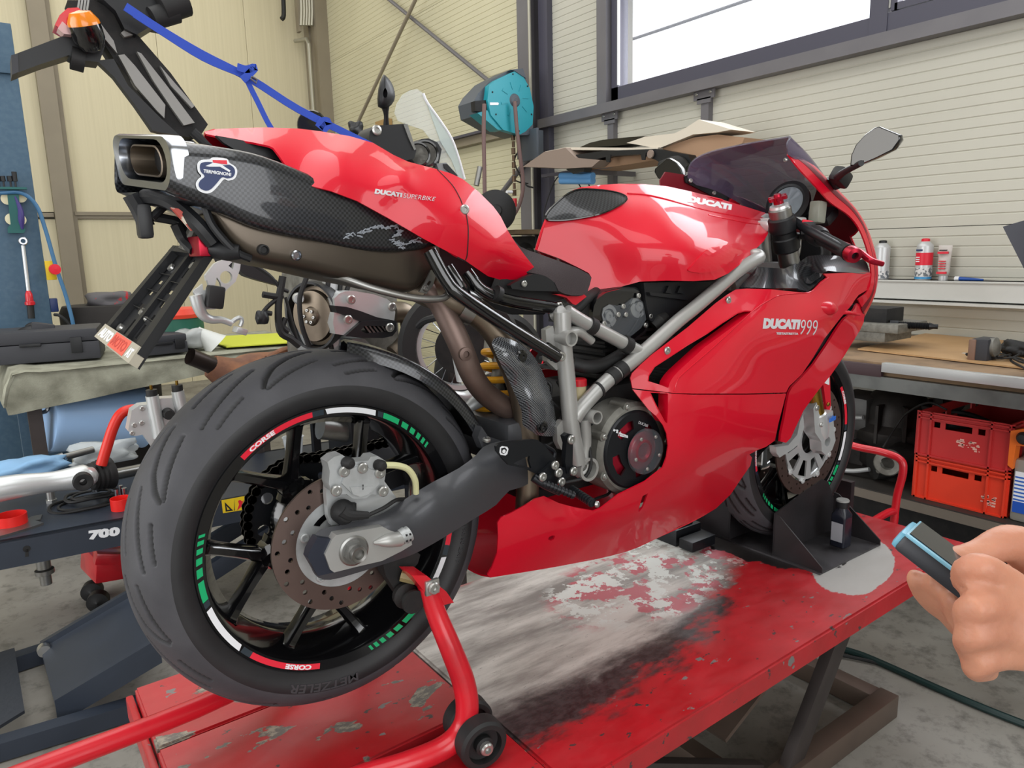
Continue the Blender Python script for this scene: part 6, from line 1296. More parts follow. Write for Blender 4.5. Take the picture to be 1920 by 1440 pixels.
# things on the bench
def onb(x, y, dz=0): return PZ(x, y, BZ+.012)+Vector((0, 0, dz))
def casebox(name, label, A, B, h, dep, cat='case'):
    a, b = onb(*A), onb(*B); X = (b-a); w_ = X.length; X.normalize(); Y = Vector((-X.y, X.x, 0)); Y = Y if Y.y > 0 else -Y; R = Matrix((X, Y, Vector((0, 0, 1)))).transposed(); c = (a+b)/2+Y*dep/2
    o = thing(name, label, cat, tuple(c)); G().box(c+Vector((0, 0, h*.3)), (w_, dep, h*.58), R, .008).put('base_shell', M['case'], o); G().box(c+Vector((0, 0, h*.8)), (w_*.99, dep*.98, h*.4), R, .010).put('lid', M['case'], o)
    for t in (-.38, .33): G().box(c+X*w_*t-Y*(dep/2+.003)+Vector((0, 0, h*.5)), (.05, .012, h*.5), R, .002).put('latch', M['black'], o)
    G().box(c-Y*(dep/2+.006)+Vector((0, 0, h*.58)), (.09, .012, .015), R, .003).put('handle', M['black'], o); return o, c, R, X, Y
casebox('tool_case', 'large dark grey tool case lying at the left end of the bench', (-75, 692), (190, 672), .155, .34)
casebox('tool_case', 'small flat black tool case on the bench beside the green canister', (262, 670), (354, 660), .10, .24)
dr = thing('cordless_drill', 'black cordless drill lying on the large grey tool case', 'drill', tuple(PY(60, 626, 3.22)))
G().tube([PY(15, 633, 3.2), PY(30, 627, 3.2), PY(50, 622, 3.2), PY(72, 619, 3.2)], [.006, .016, .028, .030], 12, 3).put('drill_body', M['black'], dr); G().box(PY(80, 620, 3.2), (.10, .06, .075), rot=(0, .2, 0), bev=.008).put('battery_pack', M['case'], dr)
G().tube([PY(50, 614, 3.22), PY(62, 608, 3.22), PY(92, 611, 3.22)], .012, 8, 3).put('drill_handle', M['black'], dr)
def blob_mesh(name, c, r, m, par, seed=1, amp=.12, fl=0):
    bm = bmesh.new(); bmesh.ops.create_icosphere(bm, subdivisions=3, radius=1); rnd = random.Random(seed); k = [(rnd.uniform(2, 5), rnd.uniform(2, 5), rnd.uniform(2, 5), rnd.uniform(0, 6)) for _ in range(4)]
    V = []
    for v in bm.verts:
        d = 1+amp*sum(math.sin(a_*v.co.x+p_)*math.sin(b_*v.co.y+p_)*math.cos(c_*v.co.z) for a_, b_, c_, p_ in k); z = v.co.z*d; V.append(Vector(c)+Vector((v.co.x*d*r[0], v.co.y*d*r[1], max(z, -.75)*r[2])))
    bm.verts.index_update(); F = [[v.index for v in f.verts] for f in bm.faces]; bm.free(); return mk(name, V, F, m, par, 180)
o = thing('draped_bin', 'black covered bin with rumpled cloth beyond the tool case', 'bin', tuple(PY(206, 640, 4.15)))
G().lathe(Vector((PY(206, 620, 4.15).x, 4.15, FLOOR)), (0, 0, 1), [(.25, 0), (.265, .6), (.27, PY(212, 576, 4.15).z-FLOOR-.02), (.25, PY(212, 570, 4.15).z-FLOOR), (0, PY(212, 570, 4.15).z-FLOOR+.01)], 32).put('bin', mat('black_cover', '#2b2827', .85, bump=.5, bscale=20), o)
t = tag(blob_mesh('cap', PY(205, 562, 4.1), (.15, .12, .06), mat('grey_red_cloth', '#5f5d60', .8, col2='#b02a33', nscale=9, ramp=(.6, .62), namt=1), None, 4), 'grey and red crumpled cap lying on the black covered bin', 'cap')
o = thing('canister', 'dark green round canister with an orange-red lid on the bench', 'canister', tuple(PZ(338, 650, BZ)))
cb_ = PZ(338, 650, BZ+.013); cb_.z = BZ+.013; ht = PY(335, 588, cb_.y).z-cb_.z
G().lathe(cb_, (0, 0, 1), [(.125, 0), (.135, .01), (.135, ht*.4), (.132, ht), (0, ht)], 36).put('drum', mat('dark_green_plastic', '#1f5a49', .45), o); G().lathe(cb_, (0, 0, 1), [(.140, ht-.02), (.145, ht), (.130, ht+.03), (0, ht+.035)], 36).put('lid', mat('orange_red_lid', '#d8412c', .45), o)
G().tube([PY(352, 594, 3.13), PY(354, 604, 3.12), PY(352, 612, 3.12)], .008, 8).put('clasp', M['alub'], o)
tag(blob_mesh('plastic_bag', PY(358, 636, 3.0), (.10, .07, .06), mat('crumpled_clear_bag', '#b9bcbb', .25, alpha=.75), None, 8, .2), 'crumpled clear plastic bag on the bench in front of the green canister', 'bag')
a, b = PY(372, 620, 2.98), PY(400, 643, 2.96); tag(G().lathe(a, b-a, [(.02, -.01), (.022, 0), (.06, .09), (.075, .12), (.07, .12), (.018, 0)], 24).put('funnel', mat('translucent_white_plastic', '#d9dcd9', .35, alpha=.85)), 'white translucent funnel leaning beside the clear bag', 'funnel')
tag(G().prism([PZ(405, 645, BZ+.014), PZ(425, 652, BZ+.014), PZ(600, 640, BZ+.014), PZ(600, 622, BZ+.014), PZ(410, 632, BZ+.014)], (0, 0, .006)).put('mat_sheet', mat('yellow_green_felt', '#bec43c', .8, bump=.2)), 'flat yellow-green felt sheet on the carpet-covered bench', 'mat')
M['rust'] = mat('rusty_brown_pipe', '#6d4a3a', .55, .4, col2='#9a6a4c', nscale=9, ramp=(.4, .6), namt=.9, bump=.3)
em = thing('exhaust_manifold', 'rusty brown exhaust manifold lying at the front of the bench', 'exhaust', tuple(PZ(430, 690, BZ)))
G().tube([PY(356, 668, 2.05), PY(385, 680, 2.07), PY(405, 688, 2.1)], [.036, .036, .042], 18, 3, caps=False).put('pipe_stub', mat('blackened_pipe', '#3e3532', .4, .6), em)
G().tube([PY(395, 686, 2.1), PY(440, 705, 2.1), PY(480, 700, 2.12), PY(540, 690, 2.15)], [.050, .085, .095, .08], 20, 4).put('collector', M['rust'], em)
G().tube([PY(430, 690, 2.1), PY(480, 678, 2.12), PY(540, 665, 2.15), PY(600, 655, 2.2)], .03, 14, 4).put('runner', M['rust'], em); G().tube([PY(500, 672, 2.05), PY(530, 656, 2.1), PY(560, 650, 2.15)], .012, 10, 3).put('stay', M['rust'], em)
p = PY(470, 700, 2.13); G().cyl(Vector((p.x, 2.13, -.03)), p, .03, 12).put('support_post', M['liftst'], em)
# ---- navy second lift with 700 on its edge
l2 = thing('scissor_lift', 'navy blue scissor lift marked 700 beyond the rear wheel', 'lift', (.4, 1.75, FLOOR))
TZ = -.03; e0 = PZ(-20, 1020, TZ); e1 = PZ(233, 973, TZ); dd = (e1-e0).normalized(); nn2 = Vector((-dd.y, dd.x, 0)); far = 1.55
P = [e0-dd*.3, e0+dd*1.75, e0+dd*1.75+nn2*.62, e0-dd*.3+nn2*.62]
G().prism(P, (0, 0, -.006)).put('deck', M['navyst'], l2)
hgt = .095
for nm, off in (('side_beam', 0), ('side_beam', .60)): G().prism([p+nn2*off for p in (P[0], P[1])]+[p+nn2*off+Vector((0, 0, -hgt)) for p in (P[1], P[0])], nn2*.02).put(nm, M['navyst'], l2)
f2 = lambda x, y, d=.0008: (lambda q_: q_-nn2*d)(CP+ray(x, y)*((e0-CP).dot(nn2)/ray(x, y).dot(nn2)))
text('lettering', '700', [f2(166, 1013), f2(225, 1004), f2(225, 987), f2(166, 995)], M['white'], l2, .07)
kh = G(); kh.lathe(f2(50, 1029), -nn2, [(.011, 0), (.011, .001), (0, .001)], 16); kh.prism([f2(48, 1030), f2(53, 1029), f2(54, 1043), f2(47, 1044)], -nn2*.001); kh.put('keyhole', M['dark'], l2)
wl_ = G().prism([f2(415, 938), f2(464, 929), f2(462, 955), f2(418, 962)], -nn2*.001).put('warning_label', mat('warning_yellow', '#e5c41c', .5), l2)
G().prism([f2(439, 936, .002), f2(440, 957, .002), f2(438.5, 957, .002)], -nn2*.0006).put('print', M['black'], wl_)
G().prism([f2(421, 941, .002), f2(437, 957, .002), f2(423, 959, .002)], -nn2*.0006, [[f2(424, 948, .002), f2(431, 955, .002), f2(426, 956, .002)]]).put('print', M['black'], wl_)
G().prism([f2(446, 939, .002), f2(450, 937, .002), f2(454, 940, .002), f2(457, 937, .002), f2(453, 946, .002), f2(458, 955, .002), f2(452, 950, .002), f2(444, 957, .002), f2(448, 946, .002)], -nn2*.0006).put('print', M['redst'], wl_)
# scissor ramp and floor frame
A1, B1, C1, D1 = PZ(77, 1217, -.45), PZ(245, 1118, -.40), PZ(104, 1325, -.45), PZ(300, 1208, -.40)
B1 = PZ(245, 1118, -.27); D1 = PZ(300, 1208, -.27)
G().prism([A1, B1, D1, C1], (0, 0, -.012)).put('ramp_plate', M['navyst'], l2)
for a, b in ((A1, B1), (C1, D1)):
    G().prism([a+Vector((0, 0, .02)), b+Vector((0, 0, .02)), b+Vector((0, 0, -.06)), a+Vector((0, 0, -.06))], Vector((0, .02, 0))).put('ramp_side', M['navyst'], l2)
for a, b in ((PZ(-60, 1413, -.46), PZ(330, 1296, -.46)), (PZ(-60, 1262, -.46), PZ(230, 1168, -.46))):
    g = G(); d = (b-a).normalized(); n_ = Vector((-d.y, d.x, 0)); g.prism([a, b, b+n_*.05, a+n_*.05], (0, 0, -.055)); g.put('floor_rail', M['navyst'], l2)
G().prism([PZ(-30, 1232, -.43), PZ(27, 1214, -.43), PZ(46, 1332, -.45), PZ(-20, 1372, -.45)], (0, 0, -.01)).put('tread_plate', mat('tread_plate_steel', '#3b3f46', .5, .4, bump=.6, bscale=40), l2)
G().lathe(PZ(82, 1215, -.44), (0, -1, 0), [(.02, 0), (.022, .01), (.02, .03), (0, .03)], 16).put('wheel', M['bolt'], l2)
for sg_ in (0, 1):
    p = e0+dd*(.9+.1*sg_)+nn2*(.1+.35*sg_); bar('scissor_arm', p+Vector((-.5, 0, -.40)), p+Vector((.35, 0, -.06)), .04, .07, M['navyst'], l2)
G().lathe(PZ(82, 1052, -.12)+Vector((0, .1, 0)), (0, 0, -1), [(.022, 0), (.022, .06), (.03, .065), (.03, .08), (.018, .085), (.018, .12), (0, .12)], 16).put('adjuster_foot', M['steel'], l2)
# things lying on the second lift
def onl(x, y, dz=0): return PZ(x, y, TZ)+Vector((0, 0, dz))
sa = thing('silver_swing_arm', 'long polished silver shaft housing lying on the navy lift', 'motorcycle part', tuple(onl(80, 920)))
G().tube([PY(-40, 925, 1.75), PY(30, 912, 1.76), PY(100, 903, 1.77), PY(160, 893, 1.78), PY(178, 884, 1.79)], [.045, .042, .036, .044, .02], 20, 4).put('housing', M['alub'], sa)
G().lathe(PY(155, 902, 1.735), (0, -1, 0), [(.012, 0), (.012, .02), (.018, .022), (.030, .022), (.033, .015), (.033, -.02)], 24).put('bush', M['rubb'], sa)
bo = thing('drive_shaft_boot', 'black ribbed rubber boot with steel shaft behind the silver housing', 'motorcycle part', tuple(onl(190, 905)))
c = PY(187, 890, 1.84); prof = [(.012, -.04)]
for k in range(5): prof += [(.045+.004*k, -.035+k*.016), (.052+.003*k, -.028+k*.016)]
G().lathe(c, (.9, .35, 0), prof+[(.02, .05)], 28).put('boot', M['rubb'], bo); G().tube([PY(200, 893, 1.88), PY(250, 883, 1.95), PY(300, 872, 2.0)], .022, 14).put('shaft', M['steel'], bo)
tag(blob_mesh('blue_glove', PY(60, 875, 2.0), (.13, .07, .035), mat('blue_nitrile', '#7fa9cf', .55), None, 12, .22), 'crumpled pale blue nitrile gloves behind the silver shaft housing', 'gloves')
tag(G().tube([PY(105, 862, 2.05), PY(120, 857, 2.05)], .02, 12).tube([PY(118, 858, 2.05), PY(174, 843, 2.1)], .014, 12).put('wheel_axle', M['steel']), 'blackened steel axle lying behind the blue gloves', 'axle')
tag(blob_mesh('plastic_bag', PY(195, 850, 2.15), (.13, .06, .05), mat('thin_clear_bag', '#ccd3d6', .2, alpha=.6), None, 21, .2), 'thin clear plastic bag beside the axle on the navy lift', 'bag')
for i, (x0, x1, y0, y1, lb_) in enumerate(((-2, 48, 955, 990, 'open red plastic ring cup on the flat spanner at the left edge'), (211, 246, 926, 958, 'open red plastic ring cup holding sockets, next to the rear tyre'))):
    c = onl((x0+x1)/2, y1-4); r = (onl(x1, y1)-onl(x0, y1)).length/2; h_ = .042
    tag(G().lathe(c, (0, 0, 1), [(r, 0), (r, h_), (r-.002, h_), (r-.002, .002), (0, .002)], 32).put('red_cup', mat('red_plastic_cup', '#e02520', .4)), lb_, 'cup')
for i, (x, y) in enumerate(((222, 932), (229, 925), (236, 930))): tag(G().cyl(onl(x, y+14), onl(x, y+14, .06), .009, 12).put('socket', M['chrome']), ('left', 'middle', 'right')[i]+' one of three chrome sockets standing in the red cup by the tyre', 'socket', 'sockets in the red cup')
tag(G().prism([onl(-10, 1000), onl(30, 988), onl(60, 972), (onl(80, 968)), onl(76, 978), onl(66, 979), onl(82, 984), onl(60, 992), onl(20, 1004), onl(-10, 1012)], (0, 0, .008)).put('flat_spanner', M['steel']), 'flat steel hook spanner under the left red cup', 'spanner')
for k, (x, y, r) in enumerate(((160, 945, .115), (172, 936, .085))):
    c = onl(x, y, .004+.014*k); tag(G().tube([c+Vector((r*math.cos(t), r*.8*math.sin(t), .004*math.sin(3*t))) for t in np.linspace(0, 2*PI, 40, endpoint=False)], .006, 8, closed=True).tube([c+Vector((r*.75*math.cos(t), r*.6*math.sin(t), 0)) for t in np.linspace(0, 2*PI, 40, endpoint=False)], .005, 8, closed=True).put('rubber_seal', M['rubb']), ('large black rubber seal ring lying flat on the navy lift', 'smaller black rubber seal ring on top of the large one')[k], 'seal')
tag(G().cyl(onl(97, 942), onl(97, 942, .045), .014, 14).lathe(onl(97, 942), (0, 0, 1), [(.020, 0), (.020, .012), (0, .012)], 6).put('bolt_piece', M['bolt']), 'single steel bolt standing upright left of the black seals', 'bolt')
tag(G().cyl(onl(182, 930, .02), onl(182, 930, .055), .018, 18).put('steel_bush', M['chrome']), 'short chrome bush standing on the black seal rings', 'bush')
for i, (x, y, r, m_, lb_) in enumerate(((552, 842, .045, 'cloudy', 'clear plastic measuring cup seen between the spokes of the rear wheel'),)):
    p = onl(x, 856); tag(G().lathe(p, (0, 0, 1), [(r*.75, 0), (r, .09), (r*1.08, .092), (r*.98, .090), (r*.72, .003), (0, .003)], 28).put('measuring_cup', mat('clear_cup', '#d5dade', .2, alpha=.55)), lb_, 'cup')
tag(G().tube([PY(600, 800, 1.5), PY(650, 806, 1.5), PY(705, 818, 1.5)], [.05, .05, .04], 16, 3).put('pipe_section', M['steel']), 'dull steel pipe section seen through the top of the rear wheel', 'pipe')
p = PY(592, 820, 1.65); tag(G().box(Vector((p.x, 1.65, (p.z+.09+TZ)/2)), (.03, .03, p.z+.09-TZ)).put('black_post', M['satin']), 'short black post behind the rear wheel spokes', 'post')
# fork castings and red tube in front of the barrel
fc = thing('fork_lower', 'silver cast fork lower with two upright tubes behind the rear tyre', 'motorcycle part', tuple(PY(290, 800, 1.6)))
fp('casting', [(240, 808), (247, 770), (262, 760), (280, 758), (290, 748), (345, 745), (350, 790), (330, 800), (320, 830), (318, 860), (330, 900), (300, 900), (290, 845), (268, 815), (252, 818)], 1.6, (0, .06, 0), M['alub'], fc)
for a, b in (((285, 742), (300, 820)), ((333, 733), (345, 790))):
    G().tube([PY(*a, 1.59), PY(*b, 1.59)], .022, 16).put('tube', M['alub'], fc); t_ = PY(*a, 1.59); G().cyl(t_+Vector((0, 0, -.005)), t_+Vector((0, 0, .022)), .019, 16).put('rubber_cap', M['rubb'], fc); G().cyl(t_+Vector((0, 0, .022)), t_+Vector((0, 0, .038)), .005, 8).put('stud', M['gold'], fc)
p = PY(318, 855, 1.66); G().box(Vector((p.x, 1.66, (p.z+TZ)/2)), (.06, .05, p.z-TZ+.01)).put('foot_block', M['alud'], fc)
g = G()
for (x, y) in ((267, 766), (252, 797), (248, 812), (266, 793)): bolt_at(g, PY(x, y, 1.598), (0, -1, 0), .009, .005)
g.put('bolt', M['bolt'], fc); G().lathe(PY(317, 777, 1.57), (0, -1, 0), [(.02, -.03), (.02, .0), (.016, .01), (0, .01)], 16).put('rubber_plug', M['rubb'], fc)
tag(G().tube([PY(190, 872, 1.8), PY(199, 842, 1.8), PY(212, 802, 1.8), PY(225, 778, 1.8), PY(240, 769, 1.8), PY(258, 767, 1.8)], .019, 14, 5).put('red_tube', mat('bright_red_tube', '#d42a1f', .35)), 'bright red bent tube standing in front of the blue barrel', 'tube')
# floor jack under the navy lift
jk = thing('trolley_jack', 'small red trolley jack on the floor below the navy lift', 'jack', tuple(PZ(200, 1085, FLOOR)))
p = PY(205, 1052, 2.1); G().box(p, (.16, .22, .10), rot=(0, .15, .15), bev=.01).put('jack_body', M['steelred'], jk); G().box(p+Vector((.0, -.08, .05)), (.12, .1, .05), rot=(0, .3, 0), bev=.008).put('jack_arm', M['steelred'], jk)
for x, y in ((178, 1082), (168, 1072)):
    c = PY(x, y, 1.98 if x > 170 else 2.1); c.z = FLOOR+.04; G().lathe(c, (-.3, -1, 0), [(.01, -.02), (.04, -.02), (.04, .02), (.012, .022), (0, .03)], 24).put('castor', M['rubb'], jk)
# ---- dismantled grey motorcycle behind (held by the strap)
YB = 1.55
db = thing('dismantled_motorcycle', 'stripped touring motorcycle with bare engine behind the red one, tail raised', 'motorcycle', (.9, YB, TZ))
k1 = K(0, 0, 3); V3 = lambda P, s_=3: [(x/s_, y/s_) for x, y in P]
def bp_(name, pts, y, t, m, holes=()): return fp(name, pts, y, (0, t, 0), m, db, holes)
bp_('rear_subframe', V3([(380, 0), (530, 0), (700, 90), (760, 180), (830, 260), (960, 410), (1090, 590), (1170, 700), (1130, 760), (1070, 772), (980, 760), (860, 640), (720, 430), (640, 330), (560, 210), (470, 110)]), YB, .10, M['dark'])
bp_('side_rail', V3([(545, 340), (640, 330), (720, 480), (800, 560), (900, 660), (1010, 760), (900, 745), (860, 735), (760, 590), (640, 430)]), YB-.03, .04, M['black'])
for P in ([(665, 310), (700, 305), (760, 370), (930, 590), (925, 665), (880, 620), (760, 480)], [(770, 290), (795, 300), (930, 470), (1095, 690), (1035, 705), (960, 600), (860, 450)], [(680, 185), (722, 150), (752, 195), (700, 207)], [(900, 370), (1095, 595), (1080, 608), (960, 480)], [(470, 60), (520, 70), (640, 230), (660, 300), (600, 230)]): bp_('alloy_rail', V3(P), YB-.02, .03, M['greyp'])
bp_('seat_lock_housing', V3([(520, -60), (1100, -60), (1050, 0), (985, 55), (985, 90), (940, 130), (890, 120), (770, 195), (700, 160), (650, 60)]), YB-.04, .14, M['black'])
for a, b, r in (((300, 15), (345, 0), .05), ((285, 35), (330, 22), .035)): G().tube([PY(*a, YB-.05), PY(*b, YB-.05)], r, 16).put('rubber_mount', M['rubb'], db)
for x in (445, 462, 480, 497): bp_('cooling_slot', V3([(x-3, -10), (x+8, -10), (x-2, 60), (x-14, 55)]), YB-.045, .004, M['steel'])
bp_('plate_arm', V3([(65, 312), (400, 185), (520, 215), (590, 260), (560, 350), (440, 335), (390, 310), (230, 360), (70, 420)]), YB-.03, .09, M['black'])
bp_('plate_arm_end', V3([(63, 310), (100, 300), (105, 405), (68, 420)]), YB-.035, .10, M['case'])
G().tube([PY(133, 108, YB-.02), PY(158, 115, YB-.02)], .035, 16).put('underside_plug', M['rubb'], db)
tl = bp_('tail_light', V3([(308, 140), (335, 85), (380, 45), (440, 42), (470, 70), (455, 140), (410, 180), (350, 165)]), YB-.06, .09, mat('red_lens', '#c81f28', .15, coat=.5)); bp_('tail_light_clear', V3([(325, 160), (350, 120), (420, 180), (405, 195), (360, 190)]), YB-.064, .05, mat('clear_pinkish_lens', '#c9a3a3', .2))
c = PY(163, 60, YB-.08); G().lathe(c, PY(155, 38, YB-.09)-c, [(0, -.06), (.03, -.05), (.045, -.02), (.046, .02)], 24).put('indicator_housing', M['gloss'], db)
G().lathe(c, PY(155, 38, YB-.09)-c, [(.046, .02), (.045, .03), (.03, .055), (0, .06)], 24).put('indicator_lens', mat('orange_lens', '#e0801c', .2, coat=.5), db)
# cockpit of that motorcycle
kk = lambda P: [(560+x/3, 100+y/3) for x, y in P]
ws_o = kk([(540, 335), (552, 285), (585, 232), (625, 208), (668, 200), (700, 225), (725, 280), (800, 385), (860, 480), (900, 590), (933, 708), (905, 705), (850, 660), (790, 610), (770, 520), (700, 430), (610, 400), (560, 380)])
bp_('touring_screen', ws_o, YB+.1, .004, M['clear']); G().tube([PY(x, y, YB+.098) for x, y in kk([(700, 225), (725, 280), (800, 385), (860, 480), (900, 590), (933, 708)])], .006, 8, 3).put('screen_edge', M['white'], db)
bp_('screen_edge_band', kk([(725, 290), (760, 330), (860, 480), (905, 600), (933, 708), (900, 700), (860, 600), (800, 500), (760, 390)]), YB+.096, .003, mat('frosted_screen_edge', '#c9d6d3', .3, alpha=.55))
bp_('hand_guard', kk([(393, 492), (400, 440), (425, 410), (460, 405), (600, 396), (625, 440), (662, 545), (650, 590), (600, 605), (520, 575), (450, 530)]), YB-.1, .12, M['black']); g = G(); bolt_at(g, PY(560+437/3, 100+433/3, YB-.10), (0, -1, 0), .02, .008); g.put('bolt', M['bolt'], db)
bp_('guard_edge', kk([(590, 400), (612, 397), (640, 480), (660, 540), (650, 545), (620, 480)]), YB-.105, .01, M['steel'])
rows = [[PY(560+x/3, 100+y/3, YB-.1+d) for x, y in P] for P, d in (([(448, 200), (470, 130), (485, 122), (520, 160), (540, 215), (538, 265), (500, 308), (445, 300)], 0), ([(455, 210), (475, 145), (488, 140), (510, 175), (525, 220), (520, 255), (495, 290), (460, 285)], -.025), ([(475, 220), (482, 200), (488, 195), (495, 205), (500, 220), (498, 240), (490, 250), (478, 245)], -.035))]
V, F = g_surf(rows, 3, 2, False, True); F = list(F)+[tuple(range(16))[::-1]]; mk('rear_view_mirror', V, F, M['black'], db, 180); G().tube([PY(560+487/3, 100+300/3, YB-.09), PY(560+492/3, 100+350/3, YB-.08), PY(560+492/3, 100+420/3, YB-.06)], [.016, .009, .013], 10, 3).put('mirror_stem', M['black'], db)
bp_('instrument_cowl', kk([(620, 600), (640, 520), (690, 482), (730, 478), (780, 500), (805, 540), (785, 640), (700, 640)]), YB+.05, .06, M['black'])
for x, y, r in ((712, 568, .05), (672, 572, .045)):
    G().lathe(PY(560+x/3, 100+y/3, YB+.04), (-.6, -1, .1), [(r*1.15, -.02), (r*1.15, .012), (r, .014), (r*.95, .004)], 28).put('gauge_pod', M['gloss'], db); G().lathe(PY(560+x/3, 100+y/3, YB+.04), (-.6, -1, .1), [(r*.93, .0065), (0, .0065)], 28).put('gauge_dial', M['alud'], db)
bp_('screen_mount', kk([(775, 620), (830, 615), (900, 690), (860, 700), (790, 660)]), YB+.03, .03, mat('grey_plastic', '#85888a', .5)); bp_('screen_slot', kk([(815, 622), (835, 622), (895, 688), (880, 695), (820, 645)]), YB+.024, .006, M['black'])
G().lathe(PY(585, 235, YB+.2), (-.6, -1, 0), [(0, .01), (.055, .01), (.06, 0), (.055, -.01)], 28).put('round_mirror', M['mirror'], db)
# engine
kb = lambda P: [(400+x/3.84, 440+y/3.84) for x, y in P]
YE = 1.25
G().box(PY(640, 600, YE+.25), (.36, .30, .42), bev=.03).put('engine_block', M['alud'], db)
cl = PY(591, 592, YE+.02); CA = Vector((-.90, -.43, 0)).normalized(); G().lathe(cl, CA, [(0, .03), (.022, .03), (.03, .026), (.034, .018), (.088, .016), (.092, .0), (.104, -.004), (.104, -.04)], 40).put('flywheel', M['titan'], db); G().lathe(cl, CA, [(.108, -.04), (.122, .0), (.120, .022), (.112, .022), (.106, -.02), (.108, -.04)], 40).put('clutch_housing', M['black'], db)
u, v, w_ = frame_from(CA)
for k in range(6): g = G(); bolt_at(g, cl+w_*.03+(u*math.cos(k)+v*math.sin(k))*.022, w_, .006, .005); g.put('bolt', M['bolt'], db)
for (x, y, r) in ((622, 532, .03), (633, 566, .022), (628, 606, .026), (622, 640, .03), (560, 560, .02)): G().lathe(PY(x, y, YE+.03), (-.3, -1, 0), [(r*.4, .012), (r*.8, .012), (r, .0), (r, -.04)], 18).put('casting_boss', M['alub'], db)
for P in ([(618, 515), (612, 560), (616, 620), (622, 655)], [(640, 520), (634, 575), (640, 600)], [(575, 520), (562, 560), (566, 610), (580, 650)], [(655, 530), (645, 560)]): G().tube([PY(x, y, YE-.02) for x, y in P], .009, 8, 4).put('wiring_loom', M['rubb'], db)
bp_('valve_cover', kb([(870, 460), (905, 425), (950, 408), (1010, 405), (1150, 428), (1250, 462), (1300, 505), (1310, 560), (1302, 625), (1180, 600), (1060, 555), (960, 522), (875, 512)]), YE-.1, .14, M['alub'])
bp_('valve_cover_band', kb([(875, 512), (960, 520), (1060, 550), (1180, 595), (1302, 618), (1315, 640), (1200, 640), (1060, 625), (1000, 600), (890, 560)]), YE-.11, .14, M['black'])
bp_('cylinder_head', kb([(870, 560), (960, 575), (1060, 620), (1010, 680), (950, 725), (880, 715), (862, 640)]), YE-.1, .14, M['alub'])
bp_('spark_guard', kb([(950, 730), (1070, 625), (1200, 615), (1320, 620), (1322, 690), (1290, 730), (1220, 745), (1050, 742)]), YE-.12, .12, M['black'], [kb([(1060, 690), (1090, 655), (1250, 660), (1240, 700), (1100, 712)])])
for k in range(5): bp_('guard_fin', kb([(1090+k*30, 660), (1100+k*30, 658), (1140+k*30, 705), (1125+k*30, 708)]), YE-.115, .02, M['steel'])
for x, y in ((990, 468), (1285, 520), (968, 612), (1268, 668)):
    g = G(); bolt_at(g, PY(400+x/3.84, 440+y/3.84, YE-.125), (0, -1, 0), .016, .008); g.put('bolt', M['bolt'], db)
G().tube([PY(400+x/3.84, 440+y/3.84, YE-.02) for x, y in ((1290, 560), (1360, 560), (1410, 600), (1425, 680), (1405, 760), (1350, 830), (1300, 870))], .040, 18, 5).put('header_pipe', M['titan'], db)
bp_('gearbox_casting', kb([(640, 480), (820, 480), (850, 560), (840, 700), (940, 830), (820, 860), (740, 800), (700, 860), (660, 800), (640, 640)]), YE+.05, .12, M['alu'])
bp_('lower_casting', kb([(950, 830), (1000, 750), (1090, 750), (1140, 800), (1160, 900), (930, 900)]), YE, .1, M['alu'], [kb([(1040, 790), (1100, 785), (1095, 850), (1050, 850)])]); 
random.seed(5)
for i in range(0):
    x = 470+random.random()*420; y = 250+random.random()*150
    pts = [(x, y)]
    for k in range(4): pts.append((pts[-1][0]+random.uniform(-60, 60), pts[-1][1]+random.uniform(40, 110)))
    G().tube([PY(400+a_/3.84, 440+b_/3.84, YE-.13) for a_, b_ in pts], random.choice((.0035, .005, .007)), 8, 4).put('wiring_loom', M['rubb'], db)
for P, r in (([(270, 205), (400, 290), (480, 380), (540, 410)], .006), ([(355, 430), (450, 445), (500, 440)], .010), ([(490, 440), (400, 510), (350, 570)], .007), ([(370, 560), (420, 568)], .008), ([(500, 300), (470, 500), (480, 690), (560, 750), (620, 800)], .012), ([(520, 450), (560, 600), (600, 740), (620, 800)], .005), ([(520, 600), (500, 660), (540, 700)], .010)):
    G().tube([PY(400+a_/3.84, 440+b_/3.84, YE-.14) for a_, b_ in P], r, 8, 4).put('wiring_loom', M['rubb'], db)
blob_mesh('connector', PY(400+350/3.84, 440+600/3.84, YE-.14), (.02, .02, .025), M['black'], db, 2, .1)
bp_('battery_tray', kb([(30, 160), (250, 190), (460, 330), (480, 370), (330, 330), (240, 300), (180, 250), (60, 220)]), YE+.1, .06, M['black'])
# frame, fork and front wheel that carry the loose-looking pieces
q0 = PY(352, 252, YB+.05); q1 = PY(650, 490, YE+.3); q2 = PY(790, 335, YB+.1)
for dy in (-.07, .07): G().tube([q0+Vector((0, dy, 0)), q0.lerp(q1, .5)+Vector((0, dy, -.03)), q1+Vector((0, dy, 0))], .016, 10, 3).put('frame_tube', M['black'], db); G().tube([q1+Vector((0, dy, 0)), q1.lerp(q2, .6)+Vector((.02, dy, -.06)), q2+Vector((0, dy*.3, -.03))], .018, 10, 3).put('frame_tube', M['black'], db)
G().tube([q2+Vector((-.12, 0, .02)), q2, q2+Vector((.06, 0, -.05))], .03, 12, 3).put('steering_head', M['black'], db); G().tube([PY(722, 240, YB-.04), PY(760, 290, YB+.02), q2], .013, 10, 3).put('handlebar', M['black'], db)
ax_ = Vector((q2.x+.34, YB+.1, TZ+.315))
for dy in (-.09, .09): G().tube([q2+Vector((0, dy, 0)), ax_+Vector((0, dy, 0))], [.022, .028], 14).put('fork_leg', M['steel'], db)
